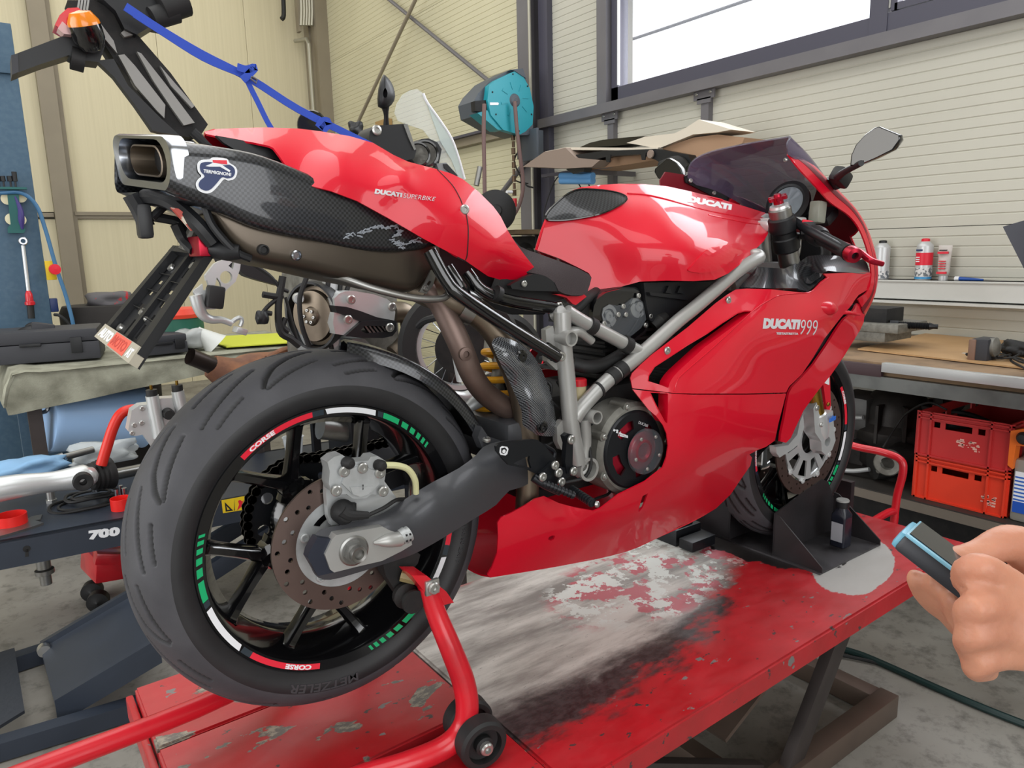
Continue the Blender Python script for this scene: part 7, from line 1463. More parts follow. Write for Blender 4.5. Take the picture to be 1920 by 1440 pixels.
G().lathe(ax_, (0, 1, 0), [(.225, -.05), (.27, -.06), (.30, -.04), (.312, 0), (.30, .04), (.27, .06), (.225, .05), (.225, -.05)], 48).put('front_tyre', M['rubb'], db); G().lathe(ax_, (0, 1, 0), [(.20, -.035), (.226, -.04), (.226, .04), (.20, .035), (.20, -.035)], 40).put('front_rim', M['alud'], db)
for k in range(6): a_ = k*PI/3; G().tube([ax_, ax_+Vector((.205*math.cos(a_), 0, .205*math.sin(a_)))], .014, 8).put('front_spoke', M['alud'], db)
G().cyl(ax_+Vector((0, -.1, 0)), ax_+Vector((0, .1, 0)), .03, 16).put('front_hub', M['alud'], db)
G().box(Vector((q1.x+.02, q1.y, (q1.z-.4+TZ)/2)), (.2, .25, max(q1.z-.4-TZ, .05))).put('centre_stand', M['satin'], db)
# alloy footrest plate with brake lever
kf = lambda P: [(220+x/6, 480+y/6) for x, y in P]
fh_ = [kf([(1225+70*math.cos(t), 240+72*math.sin(t)) for t in np.linspace(0, 2*PI, 20, endpoint=False)]), kf([(1250, 110), (1310, 50), (1320, 60), (1300, 150)]), kf([(1120, 240), (1160, 300), (1170, 340), (1100, 450), (1060, 440), (1100, 330)]), kf([(960, 310), (1010, 270), (1030, 330), (1000, 390), (965, 380)])]
fo = thing('footrest_hanger', 'silver cut-out footrest plate with brake lever hanging below the black tail', 'motorcycle part', tuple(PY(410, 550, 1.2)))
fp('plate', kf([(870, 380), (920, 350), (1000, 280), (990, 220), (1090, 90), (1140, 60), (1270, 20), (1360, 20), (1395, 30), (1380, 150), (1330, 290), (1230, 380), (1160, 480), (1150, 560), (1100, 600), (1000, 600), (960, 520), (880, 450), (862, 410)]), 1.2, (0, .02, 0), M['alub'], fo, fh_)
G().tube([PY(220+x/6, 480+y/6, 1.185) for x, y in ((880, 440), (920, 580), (970, 670), (1060, 715), (1180, 720), (1290, 760))], [.02, .019, .016, .013, .011, .010], 12, 5).put('brake_lever', M['alub'], fo)
G().tube([PY(220+x/6, 480+y/6, 1.185) for x, y in ((1290, 740), (1350, 700), (1390, 700), (1400, 740), (1380, 790))], .007, 8, 4).put('lever_loop', M['alub'], fo)
G().box(PY(450, 620, 1.18), (.035, .05, .02), rot=(0, .4, 0), bev=.004).put('lever_pad', M['alub'], fo)
G().box(PY(403, 557, 1.17), (.05, .05, .07), rot=(0, .2, 0), bev=.01).put('switch_unit', M['rubb'], fo); G().tube([PY(405, 560, 1.16), PY(414, 545, 1.16), PY(416, 540, 1.16)], .012, 10).put('spring_clip', M['brownpipe'], fo)
# ---- blue ratchet strap
M['strap'] = mat('blue_webbing', '#2346b0', .6, bump=.3, bscale=300)
def ribbon(name, pts, wd, m, par, Y=1.42, k=4):
    P = cr([PY(x, y, Y+ (q_[0] if q_ else 0)) for x, y, *q_ in pts], k); V = []; F = []
    for i, p in enumerate(P):
        t = (P[min(i+1, len(P)-1)]-P[max(i-1, 0)]).normalized(); n_ = t.cross(Vector((0, 1, 0))).normalized(); V += [p+n_*wd/2, p-n_*wd/2]
    for i in range(len(P)-1): F.append((2*i, 2*i+1, 2*i+3, 2*i+2))
    return mk(name, *thick(V, F, Vector((0, .003, 0))), m, par, 60)
sp0 = thing('ratchet_strap', 'blue webbing strap tied from the raised black tail to the window side', 'strap', tuple(PY(470, 140, 1.42)))
ribbon('webbing', [(235, 12), (300, 55), (380, 102), (470, 148), (560, 205), (660, 255), (700, 275)], .026, M['strap'], sp0); ribbon('webbing', [(250, 30), (300, 62), (380, 112), (455, 144)], .007, M['strap'], sp0, 1.40)
ribbon('strap_tail', [(455, 130), (468, 160), (483, 190), (500, 225), (510, 242)], .018, M['strap'], sp0, 1.40); ribbon('strap_knot', [(445, 125), (462, 130), (478, 126), (470, 136), (455, 150)], .024, M['strap'], sp0, 1.39); ribbon('strap_knot', [(598, 240), (606, 228), (616, 230), (604, 244)], .03, M['strap'], sp0, 1.39)
G().tube([PY(471, 144, 1.39), PY(482, 150, 1.39), PY(480, 156, 1.39), PY(470, 148, 1.39)], .004, 8, closed=True).put('buckle', M['chrome'], sp0)
# ---- second wheel and fork with spokes, between the exhaust pipes
sw2 = thing('spoked_wheel', 'spoked wheel with lime tape and silver fork leg between the pipes', 'wheel', tuple(PY(850, 650, .9)))
wc = PY(862, 650, .95); G().lathe(wc, (-.5, -1, 0), [(.135, -.02), (.15, -.02), (.158, -.012), (.15, 0), (.158, .012), (.15, .02), (.135, .02), (.14, 0), (.135, -.02)], 48).put('rim', M['alub'], sw2); G().lathe(wc, (-.5, -1, 0), [(.155, -.03), (.20, -.03), (.215, 0), (.20, .03), (.155, .03), (.155, -.03)], 48).put('tyre', M['rubb'], sw2)
u, v, w_ = frame_from((-.5, -1, 0)); G().cyl(wc-w_*.04, wc+w_*.04, .03, 20).put('hub', M['black'], sw2)
G().cyl(Vector((wc.x, wc.y+.05, FLOOR)), wc+Vector((0, .05, 0)), .02, 10).put('stand_pole', M['liftst'], sw2)
for k in range(24):
    a_ = 2*PI*k/24; s_ = 1 if k % 2 else -1; G().cyl(wc+w_*.03*s_+(u*math.cos(a_+.35*s_)+v*math.sin(a_+.35*s_))*.03, wc+(u*math.cos(a_)+v*math.sin(a_))*.137, .0016, 5).put('spoke', M['chrome'], sw2)
for k in range(3): G().tube([wc+w_*.018+(u*math.cos(t)+v*math.sin(t))*.155 for t in np.linspace(2.6+k*.4, 2.8+k*.4, 5)], .006, 8).put('lime_tape', mat('lime_tape', '#a6d92a', .5), sw2)
G().lathe(wc+w_*.05, w_, [(.03, 0), (.09, 0), (.09, .004), (.03, .004)], 36).put('brake_disc', M['dark'], sw2)
fk2 = G().tube([PY(858, 625, .78), PY(868, 680, .78), PY(873, 712, .78)], [.030, .031, .030], 20).put('fork_leg', M['alub'], sw2)
text('lettering', 'BM', [PY(846, 658, .748), PY(846, 640, .748), PY(852, 640, .748), PY(852, 658, .748)], M['black'], sw2, .03)
G().tube([PY(845, 590, .8), PY(800, 600, .9), PY(785, 612, .95)], .012, 8, 3).put('mudguard_brace', M['black'], sw2)
tag(G().tube([PY(845, 745, .3), PY(870, 750, .3), PY(898, 738, .3)], [.018, .022, .018], 12, 3).put('alloy_link', M['alub']), 'bright alloy linkage behind the yellow spring', 'motorcycle part')
# ---- hose reel on the column
kx = lambda P: [(560+x/3, 100+y/3) for x, y in P]; YH = 3.05
M['teal'] = mat('teal_plastic', '#1d8f9e', .45); M['teald'] = mat('dark_grey_reel_plastic', '#4a5058', .55)
hr = thing('hose_reel', 'teal and grey air hose reel mounted high on the steel column', 'hose reel', tuple(PY(945, 190, YH)))
fo_ = kx([(1072, 180), (1110, 150), (1215, 100), (1262, 128), (1300, 195), (1322, 300), (1316, 400), (1278, 440), (1240, 458), (1150, 430), (1080, 345), (1062, 262)])
fp('front_shell', fo_, YH, (0, .05, 0), M['teal'], hr); bk = [(x-3-(0 if x < 930 else 0), y) for x, y in fo_]
fp('rear_shell', kx([(985, 270), (1010, 225), (1080, 150), (1190, 92), (1262, 85), (1290, 190), (1310, 300), (1315, 440), (1250, 460), (1120, 420), (1000, 350)]), YH+.05, (0, .20, 0), M['teald'], hr); fp('corner_guard', kx([(1200, 92), (1262, 86), (1280, 140), (1262, 130), (1218, 100)]), YH-.006, (0, .06, 0), M['teald'], hr); fp('corner_guard', kx([(1318, 400), (1318, 440), (1290, 460), (1240, 460), (1278, 440)]), YH-.006, (0, .06, 0), M['teald'], hr)
fp('outlet_mouth', kx([(990, 268), (1056, 262), (1058, 310), (1030, 328), (995, 325)]), YH+.02, (0, .05, 0), M['dark'], hr); fp('side_shell', kx([(1005, 335), (1060, 320), (1080, 345), (1150, 432), (1120, 430)]), YH+.01, (0, .1, 0), M['teal'], hr)
hubc = PY(560+1216/3, 100+265/3, YH); G().lathe(hubc, (0, -1, 0), [(0, .02), (.01, .02), (.014, .014), (.035, .012), (.045, 0), (.045, -.01)], 28).put('hub_cap', M['teald'], hr)
for k in range(8):
    a_ = k*PI/4+.3; p = lambda r, w2: hubc+Vector((r*math.cos(a_+w2), 0, r*math.sin(a_+w2))); G().prism([p(.07, -.02), p(.12, -.12), p(.12, .02)], (0, -.004, 0)).put('rib', M['teal'], hr)
fp('name_plate', [(918.5, 192), (934, 192), (935.5, 194.5), (934, 197), (919, 197)], YH-.002, (0, .002, 0), M['white'], hr)
g = G()
for x, y in ((1205, 117), (1287, 185), (1310, 343), (1240, 437), (1090, 218), (1110, 343)): g.lathe(PY(560+x/3, 100+y/3, YH-.001), (0, -1, 0), [(.006, 0), (.006, .002), (0, .002)], 10)
q_ = g.put('screw', M['dark'], hr); q_['kind'] = 'stuff'
M['hose'] = mat('brown_air_hose', '#6b5350', .5)
tag(G().tube([PY(*p) for p in [(908, 195, 3.0), (907, 250, 3.0), (908, 310, 3.0), (909, 370, 3.0), (912, 430, 3.0), (930, 470, 3.0)]], .014, 10, 4).put('air_hose', M['hose']), 'brown air hose hanging straight down from the left of the teal reel', 'hose')
tag(G().tube([PY(*p) for p in [(965, 190, 3.0), (969, 240, 3.0), (976, 300, 3.0), (981, 345, 3.0), (975, 380, 3.0), (962, 405, 3.0), (945, 425, 3.0), (930, 470, 3.0)]], .014, 10, 5).put('air_hose', M['hose']), 'brown air hose curving down from the centre of the teal reel', 'hose')
af = thing('air_fitting', 'vertical brass air line with red quick coupling beside the grey column', 'air fitting', tuple(PY(964, 320, 3.0)))
g = G()
for k in range(9): y = 252+k*13; g.cyl(PY(962+k*.3, y, 3.15), PY(962.2+k*.3, y+11, 3.15), .011 if k % 2 else .015, 10)
g.put('pipe', mat('brown_coupled_pipe', '#5c4a3a', .4, .6), af); G().cyl(PY(964.5, 372, 3.15), PY(965, 388, 3.15), .018, 14).put('quick_coupling', M['steelred'], af); G().cyl(PY(965, 388, 3.15), PY(966, 395, 3.15), .012, 12).put('nipple', M['bolt'], af)
G().cyl(PY(950, 360, 3.14), PY(960, 360, 3.14), .012, 10).put('tap', M['white'], af); G().tube([PY(965, 338, 3.15), PY(975, 342, 3.15), PY(990, 344, 3.15)], .005, 8).put('clip', M['black'], af)
tag(G().box(PX(994, 272, 2.9), (.12, .16, .19), bev=.004).box(PX(994, 272, 2.84), (.02, .18, .21), bev=.002).put('junction_box', M['teald']), 'dark grey square box fixed to the column under the hose reel', 'box')
tag(G().tube([PX(985, 275, 2.85), PX(968, 290, 2.85), PX(966, 310, 2.85), PX(985, 345, 2.85), PX(1000, 352, 2.9)], .006, 8, 5).put('cable', M['rubb']), 'thin black cable looping below the grey square box', 'cable')
dw = tag(G().lathe(PY(930, 395, 2.9), (-.55, -1, .0), [(0, .05), (.03, .05), (.04, .03), (.10, .02), (.135, .0), (.14, -.03), (.13, -.05)], 40).put('fan', M['rubb']), 'round black drum behind the red tail unit below the reel', 'drum')
tag(G().cyl(PY(893, 348, 2.9), PY(900, 313, 2.9), .018, 14).put('steel_tube', M['steel']), 'short upright steel tube behind the black drum', 'tube')
tag(G().box(PX(985, 436, 2.85), (.5, .42, .03)).put('wooden_shelf', mat('worn_brown_board', '#6b5a45', .7, col2='#54452f', nscale=8)), 'small brown wooden shelf between tail and tank', 'shelf'); tag(G().box(PX(975, 455, 2.85), (.2, .12, .09), bev=.01).put('dark_box', M['dark']), 'small dark grimy box just under the brown wooden shelf', 'box')
tag(G().lathe(PX(985, 478, 2.85), (0, -1, 0), [(0, .04), (.05, .04), (.09, .0), (.08, -.04)], 24).put('black_pulley', M['dark']), 'dark pulley hanging below the brown wooden shelf', 'pulley')
tag(G().box(PX(720, 245, WX-.035), (.06, .26, .2)).put('carton', mat('brown_carton', '#a98a5c', .8)), 'small brown carton against the far wall behind the mirror', 'box')
ct = thing('cable_tray', 'short cable tray with a coil of pale cables at the top corner', 'cable tray', tuple(PY(572, 10, 7.2)))
G().box(PY(558, 20, 7.25), (.03, .08, .45)).put('side', M['postw'], ct); G().box(PY(590, 20, 7.25), (.03, .08, .45)).put('side', M['postw'], ct)
for k in range(5): x = 564+k*5; G().tube([PY(x, -20, 7.2), PY(x+1.5, 20, 7.2), PY(x+.5, 48, 7.2)], .02, 6, 3).put('cable', M['pipe'], ct)
tag(G().tube([PY(531, -10, 7.2), PY(532, 28, 7.2), PY(528, 36, 7.2)], .025, 8, 3).put('drop_cable', M['rubb']), 'short dark hooked cable hanging from above left of the cable tray', 'cable')
tag(blob_mesh('lamp_clamp', PY(668, 245, 2.9), (.05, .04, .05), M['black'], None, 3, .2), 'small black clamp at the foot of the diagonal brace rod', 'clamp')
# ================================================================== RIGHT-HAND BENCH AND CLUTTER
WB_ = .418; XF = 2.21
fX = lambda x, y, X=XF: PX(x, y, X)
M['bwood'] = mat('oily_brown_board', '#8d7459', .5, col2='#4a3b2e', nscale=6, ramp=(.45, .7), namt=.9, rvar=.2); M['hard'] = mat('tan_hardboard', '#bb966b', .5, col2='#9d7a52', nscale=5, ramp=(.4, .7))
M['grime'] = mat('oily_dark_casting', '#2c2a29', .55, .4, col2='#484441', nscale=14, bump=.6, bscale=40); M['bsteel'] = mat('scratched_bench_steel', '#6f7270', .4, .6, col2='#4e504f', nscale=12)
wb = thing('workbench', 'long steel-framed workbench with board top along the window wall', 'workbench', (2.66, -.6, FLOOR))
y0, y1 = -2.6, 1.35
G().box((XF+.46, (y0+y1)/2, WB_-.025), (.88, y1-y0, .05), bev=.004).put('bench_top', M['bwood'], wb)
ya = PX(1655, 672, XF-.005).y
G().box((XF+.004, (ya+y0)/2, WB_-.014), (.03, ya-y0, .034), bev=.002).put('aluminium_edge', M['alub'], wb)
G().box((XF+.004, (ya+y1)/2+.002, WB_-.03), (.02, y1-ya, .045), bev=.002).put('edge_strip', mat('dark_maroon_edge', '#3c2b2f', .5), wb)
G().box((XF+.02, (y0+y1)/2, WB_-.075), (.05, y1-y0, .05)).put('front_rail', M['bsteel'], wb); G().box((3.0, (y0+y1)/2, WB_-.085), (.05, y1-y0, .06)).put('rear_rail', M['bsteel'], wb)
yl = PX(1673, 730, XF+.70).y
for y in (yl, yl-1.9, 1.32): G().box((XF+.70 if y == yl else XF+.12, y, (WB_+FLOOR)/2-.05), (.07, .06, WB_-FLOOR-.1)).put('leg', M['bsteel'], wb); G().box((3.0, y, (WB_+FLOOR)/2-.05), (.06, .06, WB_-FLOOR-.1)).put('leg', M['bsteel'], wb)
SZ = PX(1700, 933, XF+.06).z
G().box((XF+.50, (y0+y1)/2, SZ-.015), (.90, y1-y0, .03)).put('lower_shelf', mat('black_oily_shelf', '#2b2927', .6, col2='#3a3531', nscale=9), wb); G().box((XF+.05, (y0+y1)/2, SZ-.022), (.014, y1-y0, .034)).put('shelf_edge', mat('grubby_shelf_edge', '#6a6259', .6), wb)
G().box((XF+.30, (y0+y1)/2, (FLOOR+SZ)/2-.03), (.02, y1-y0, SZ-FLOOR-.06)).put('dark_void_sheet', M['dark'], wb)  # dark sheet stands in for the black void under the shelf
def ont(x, y, dz=0): return PZ(x, y, WB_+dz)
tag(G().prism([ont(1608, 656, .003), ont(1920, 692, .003), ont(2100, 712, .003), ont(2100, 655, .003), ont(1920, 644, .003), ont(1735, 627, .003)], (0, 0, .006)).put('hardboard_sheet', M['hard']), 'tan hardboard sheet lying on the window-side workbench', 'board')
M['blk'] = mat('speckled_machined_steel', '#7f7e77', .5, .5, col2='#55544e', nscale=60, bump=.3)
bx = 2.62
def blk(name, x0, x1, ytop, ybot, X, dep, m, label, cat='block'):
    a = PX(x0, ybot, X); b = PX(x1, ybot, X); t = PX(x0, ytop, X).z; return tag(G().box((X+dep/2, (a.y+b.y)/2, (a.z+t)/2), (dep, abs(a.y-b.y), t-a.z), bev=.004).put(name, m), label, cat)
blk('steel_block', 1560, 1659, 616, 634, 2.50, .22, M['blk'], 'flat grey steel block at the bottom of the stack on the bench')
blk('steel_plate', 1560, 1684, 601, 617, 2.48, .24, M['blk'], 'wider grey steel plate in the middle of the stack on the bench'); blk('steel_block', 1560, 1662, 574, 600, 2.52, .14, M['dark'], 'sooty dark block on top of the steel stack')
a = PX(1684, 609, 2.55); tag(G().lathe(a, PX(1747, 612, 2.6)-a, [(.018, -.03), (.018, 0)]+[(r, .004+.006*k+e) for k in range(18) for r, e in ((.012, 0), (.0155, .003))]+[(.010, .125), (.010, .14), (0, .14)], 16).put('threaded_rod', M['satin']), 'black threaded spindle lying out of the steel stack', 'spindle')
ch_ = thing('charger', 'grey and black battery charger block on the hardboard sheet', 'charger', tuple(ont(1848, 655)))
p = ont(1845, 655, .045); G().box(p, (.09, .06, .085), bev=.012).put('charger_body', M['case'], ch_); G().box(p+Vector((-.035, .022, 0)), (.03, .025, .078), bev=.006).put('charger_face', mat('brownish_face', '#7a5f50', .5), ch_); G().lathe(p+Vector((.0, -.03, .01)), (0, -1, .1), [(.034, -.01), (.036, .01), (.02, .018), (0, .018)], 20).put('charger_cap', M['alud'], ch_)
random.seed(9)
cbd = thing('tangled_cable', 'tangle of thin black cables on the hardboard beside the charger', 'cable', tuple(ont(1900, 665)))
for P in ([(1860, 655), (1885, 645), (1900, 660), (1880, 668), (1840, 668), (1812, 665)], [(1812, 664), (1850, 655), (1890, 668), (1925, 680), (1950, 660)], [(1870, 650), (1900, 640), (1930, 650), (1910, 665), (1895, 675), (1920, 690)], [(1880, 645), (1890, 637), (1897, 645), (1893, 655)], [(1840, 665), (1870, 672), (1910, 672), (1940, 690)], [(1862, 652), (1905, 652), (1935, 642)]):
    G().tube([ont(x, y, .01+random.random()*.02) for x, y in P], .004, 6, 5).put('cable', M['rubb'], cbd)
blob_mesh('cable_bundle', ont(1918, 655, .035), (.05, .07, .03), M['rubb'], cbd, 5, .25)
G().box(ont(1812, 664, .006), (.018, .03, .008), bev=.002).put('plug', M['alub'], cbd)
# ledge items
LZ = lt
def ledge(x): p = PX(x, 525, LX+.035); return Vector((LX+.035, p.y, LZ))
def can(x, r, h, label, body, cap_, lbls):
    b = ledge(x); o = thing('spray_can', label, 'can', tuple(b))
    G().lathe(b, (0, 0, 1), [(r*.9, 0), (r, .004), (r, h*.80), (r*.96, h*.84), (r*.55, h*.92), (r*.5, h*.93)], 32).put('can_body', body, o)
    G().lathe(b, (0, 0, 1), [(r*.52, h*.92), (r*.50, h*.985), (r*.3, h), (0, h)], 20).put('nozzle', cap_, o)
    for z0, z1, m_ in lbls: G().lathe(b, (0, 0, 1), [(r+.0004, h*z0), (r+.0009, h*z0), (r+.0009, h*z1), (r+.0004, h*z1)], 32).put('label_band', m_, o)
    return o, b
M['canw'] = mat('white_can', '#c5c7c9', .35, .3); M['skyb'] = mat('sky_blue_print', '#3c8fc4', .4); M['gpr'] = mat('grey_machine_print', '#6c7278', .5, col2='#d8d8d8', nscale=60, ramp=(.45, .5), namt=1)
h_ = PX(1730, 447, LX).z-LZ
o, b = can(1730, .0345, h_, 'tall white and red spray can on the white ledge', M['canw'], M['redst'], [(.03, .08, M['skyb']), (.09, .30, M['gpr']), (.36, .66, M['redst'])])
G().box(b+Vector((-.0352, .008, h_*.72)), (.001, .028, .008)).put('print', M['navy'], o)
for k in range(3): G().box(b+Vector((-.0362, .012, h_*(.45+.05*k))), (.001, .016, .004)).put('print', M['white'], o)
can(1651, .0345, h_*.98, 'white spray can half hidden behind the front fairing', M['canw'], M['black'], [(.03, .22, M['gpr'])])
b = ledge(1768); h2 = PX(1768, 460, LX).z-LZ; o = thing('paste_tube', 'upright white and red squeeze tube on the white ledge', 'tube', tuple(b))
rows = [[b+Vector((rx*math.sin(t), ry*math.cos(t), z)) for t in np.linspace(0, 2*PI, 20, endpoint=False)] for rx, ry, z in ((.018, .018, 0), (.018, .018, .022), (.021, .023, .026), (.016, .026, h2*.5), (.006, .029, h2*.93), (.003, .030, h2))]
V, F = g_surf(rows, 2, 1, False, True); F = list(F)+[tuple(range(20))[::-1], tuple(len(V)-20+j for j in range(20))]; mk('tube_body', V, F, mat('tube_pale_laminate', '#c9c3be', .4, col2='#a8a29e', nscale=22), o, 40); G().lathe(b, (0, 0, 1), [(.0185, 0), (.0185, .02), (0, .02)], 20).put('cap', M['canw'], o)
for z_, h3, w3, m3 in ((.86, .03, .030, M['black']), (.79, .06, .044, M['redst']), (.22, .06, .040, M['redst'])): G().box(b+Vector((-.020, 0, h2*z_)), (.010, w3, h2*h3)).put('print', m3, o)
for k in range(4): G().box(b+Vector((-.021, .0, h2*(.34+.07*k))), (.008, .028, .004)).put('print', M['redst'], o)
a = Vector((LX+.02, PX(1795, 521, LX).y, LZ+.009)); b = Vector((LX+.02, PX(1840, 524, LX).y, LZ+.006)); o = thing('brush', 'blue-handled small brush lying on the white ledge', 'brush', tuple(a)); G().tube([a, a.lerp(b, .3), b], [.009, .008, .004], 10, 3).put('handle', mat('blue_handle', '#2550a0', .4), o); G().cyl(a+Vector((0, .018, 0)), a, .010, 12).put('bristles', M['white'], o)
tag(G().prism([PX(1880, 425, 2.6), PX(2060, 372, 2.6), PX(2130, 690, 2.6), PX(1985, 655, 2.6), PX(1922, 508, 2.6)], (.02, 0, 0)).put('navy_panel', mat('dark_navy_panel', '#171b2b', .25)), 'dark navy panel corner sticking in from the right, above the bench', 'panel')  # plain dark navy panel, its use unknown
# ---- crates under the bench
M['crr'] = mat('red_crate_plastic', '#b92c2c', .5, col2='#a82528', nscale=6); M['cro'] = mat('orange_red_crate_plastic', '#d8391f', .5, col2='#c5331d', nscale=6)
def crate(label, x0, X0, yL, yR, z0, h_, L_, m, scuff):
    o = thing('crate', label, 'crate', (X0+L_/2, (yL+yR)/2, z0)); W_ = abs(yL-yR); t = .006; yc = (yL+yR)/2
    sl_ = lambda u0, u1, v0, v1: [(u0, v0), (u1, v0), (u1, v1), (u0, v1)]
    def wall(P, dirv, holes):  # P origin, dirv unit along, outward n
        mp = lambda u, v: P+dirv*u+Vector((0, 0, v)); n_ = Vector((0, 0, 1)).cross(dirv)
        return mp, n_
    def side(P, dirv, Ln, nm):
        mp, n_ = wall(P, dirv, 0); hs_ = [sl_(.30*Ln, .60*Ln, .66*h_, .80*h_), sl_(.17*Ln, .245*Ln, .67*h_, .80*h_), sl_(.66*Ln, .74*Ln, .67*h_, .80*h_)]
        G().prism([mp(0, 0), mp(Ln, 0), mp(Ln, h_), mp(0, h_)], n_*t, [[mp(u, v) for u, v in q_] for q_ in hs_]).put(nm, m, o)
        g = G()
        for u in (0, .135*Ln, .80*Ln, Ln-.004): g.prism([mp(u, 0), mp(u+.006, 0), mp(u+.006, h_), mp(u, h_)], n_*-.009)
        for v in (0, .84*h_, .93*h_): g.prism([mp(0, v), mp(Ln, v), mp(Ln, v+.006), mp(0, v+.006)], n_*-.009)
        g.put('rim_and_ribs', m, o)
    a = Vector((X0, yL, z0)); b = Vector((X0, yR, z0)); side(a, (b-a).normalized(), W_, 'front_wall')
    c = Vector((X0+L_, yR, z0)); d = Vector((X0+L_, yL, z0)); side(b, (c-b).normalized(), L_, 'side_wall'); side(c, (d-c).normalized(), W_, 'rear_wall'); side(d, (a-d).normalized(), L_, 'side_wall')
    G().box((X0+L_/2, yc, z0+.004), (L_-.01, W_-.01, .006)).put('crate_floor', m, o)
    rnd = random.Random(scuff); g = G()
    for k in range(26): u = rnd.uniform(.45, .72)*W_ if scuff == 1 else rnd.uniform(.76, .90)*W_; v = rnd.uniform(.3, .5)*h_ if scuff == 1 else rnd.uniform(.12, .4)*h_; s_ = rnd.uniform(.004, .014); g.box((X0-.0004, yL-u, z0+v), (.0008, s_, s_*.5))
    q_ = g.put('label_remains', mat('torn_label_remains', '#d9a79a', .7), o); q_['kind'] = 'stuff'
    return o
XC = XF+.10; pA = PX(1716, 902, XC); pB = PX(1884, 940, XC); zc = SZ+.001; hC = (PX(1720, 768, XC).z-zc)/2
crate('orange-red plastic crate on the lower shelf, under the darker red crate', 0, XC, pA.y, pB.y, zc, hC-.002, .60, M['cro'], 2); crate('darker red plastic crate, top of the stack of two on the shelf', 0, XC-.004, pA.y, pB.y, zc+hC, hC, .60, M['crr'], 1)
o = thing('oil_can', 'grey oil can with blue striped label at the right edge', 'can', tuple(PX(1915, 930, XC)))
p = PX(1930, 945, XC); p.z = SZ; hh = PX(1915, 838, XC).z-SZ; G().box(p+Vector((.06, 0, hh*.42)), (.13, .11, hh*.84), bev=.014).put('can_body', mat('grey_can', '#9b9890', .4, .3), o); G().cyl(p+Vector((.06, .0, hh*.84)), p+Vector((.06, 0, hh)), .025, 18).put('cap', M['black'], o)
G().box(p+Vector((-.0055, 0, hh*.4)), (.001, .095, hh*.55)).put('label', M['white'], o)
for k in range(7): G().box(p+Vector((-.0065, 0, hh*(.30+k*.05))), (.001, .093, hh*.02)).put('stripe', mat('blue_stripe', '#2b5fb8', .5), o)
G().box(p+Vector((-.0065, 0, hh*.2)), (.001, .093, hh*.15)).put('print', mat('blue_block', '#1d4fae', .5), o)
o = thing('orange_bracket', 'orange plastic bracket with a black knob above the oil can', 'bracket', tuple(PX(1905, 820, XC)))
G().prism([PX(x, y, XC-.02) for x, y in [(1895, 808), (1930, 802), (1930, 838), (1905, 835), (1898, 880), (1889, 872), (1893, 830)]], (.04, 0, 0)).put('bracket', mat('orange_plastic', '#dd6a22', .45), o); G().lathe(PX(1919, 822, XC-.025), (-1, 0, 0), [(.02, -.02), (.022, 0), (.014, .016), (0, .018)], 20).put('knob', M['rubb'], o)
# oily engine parts on the shelf
def lump(name, x, y, X, r, label, cat, seed, m=None, base=True):
    p = PX(x, y, X); o = tag(blob_mesh(name, p, r, m or M['grime'], None, seed, .18), label, cat); return o, p
eo = thing('engine_casing', 'big oily black ribbed engine casing on the lower shelf', 'engine part', tuple(PX(1690, 850, XF+.45)))
pc = PX(1692, 820, XF+.45); r_ = .14
G().lathe(Vector((pc.x, pc.y+.03, SZ)), (0, 0, 1), [(r_*1.0, 0), (r_*1.1, .02), (r_*1.1, .10), (r_*1.2, .12), (r_*1.2, .16), (r_, .19), (r_*.95, .26), (r_*.7, .31), (r_*.4, .33), (0, .33)], 28).put('housing', M['grime'], eo)
for k in range(10): a_ = k*.63; G().box(Vector((pc.x+math.cos(a_)*r_*1.05, pc.y+.03+math.sin(a_)*r_*1.05, SZ+.2)), (.05, .012, .16), rot=(0, 0, a_)).put('rib', M['grime'], eo)
G().lathe(PX(1770, 745, XF+.5), (-.5, -1, 0), [(.02, 0), (.05, .0), (.06, .03), (.055, .06), (.02, .06)], 24).put('side_port', M['grime'], eo)
gm = thing('grey_motor', 'grey cast housing on the lower shelf behind the front tyre', 'engine part', tuple(PX(1612, 780, XF+.4)))
G().box(PX(1612, 768, XF+.4), (.2, .17, .15), bev=.03).put('housing', mat('grimy_grey_casting', '#5d5d5c', .5, .4, col2='#3b3a39', nscale=9), gm); G().cyl(PX(1600, 783, XF+.28), PX(1618, 783, XF+.28), .009, 10).put('spindle', M['alub'], gm)
G().box(Vector((XF+.4, PX(1612, 768, XF+.4).y, (SZ+PX(1612, 790, XF+.4).z)/2)), (.16, .14, PX(1612, 790, XF+.4).z-SZ)).put('lower_block', M['grime'], gm)
hcx = PX(1610, 858, XF+.3); hc2 = thing('cable_coil', 'coil of black cable standing under the grey housing', 'cable', tuple(hcx))
for k in range(8): G().tube([hcx+Vector((k*.012-.04, .075*math.cos(t)*(1-k*.02), .075*math.sin(t))) for t in np.linspace(0, 2*PI, 28, endpoint=False)], .006, 6, closed=True).put('loop', M['rubb'], hc2)
o = thing('cylinder_head', 'dirty round-ported cylinder head in front of the black casing', 'engine part', tuple(PX(1665, 880, XF+.16)))
p = PX(1655, 873, XF+.16); G().tube([p+Vector((.0, .04, 0)), p+Vector((.12, -.06, .01))], [.065, .06], 20).put('barrel', M['dark'], o); G().lathe(PX(1664, 869, XF+.10), (-1, -.3, 0), [(.025, -.03), (.025, .004), (.045, .006), (.05, 0), (.05, -.03)], 24).put('port', M['alud'], o)
for k in range(4): G().lathe(PX(1650, 868, XF+.10)+Vector((0, .0, -.03+.02*k)), (-1, 0, 0), [(.008, 0), (.01, .01), (0, .012)], 10).put('stud', M['steel'], o)
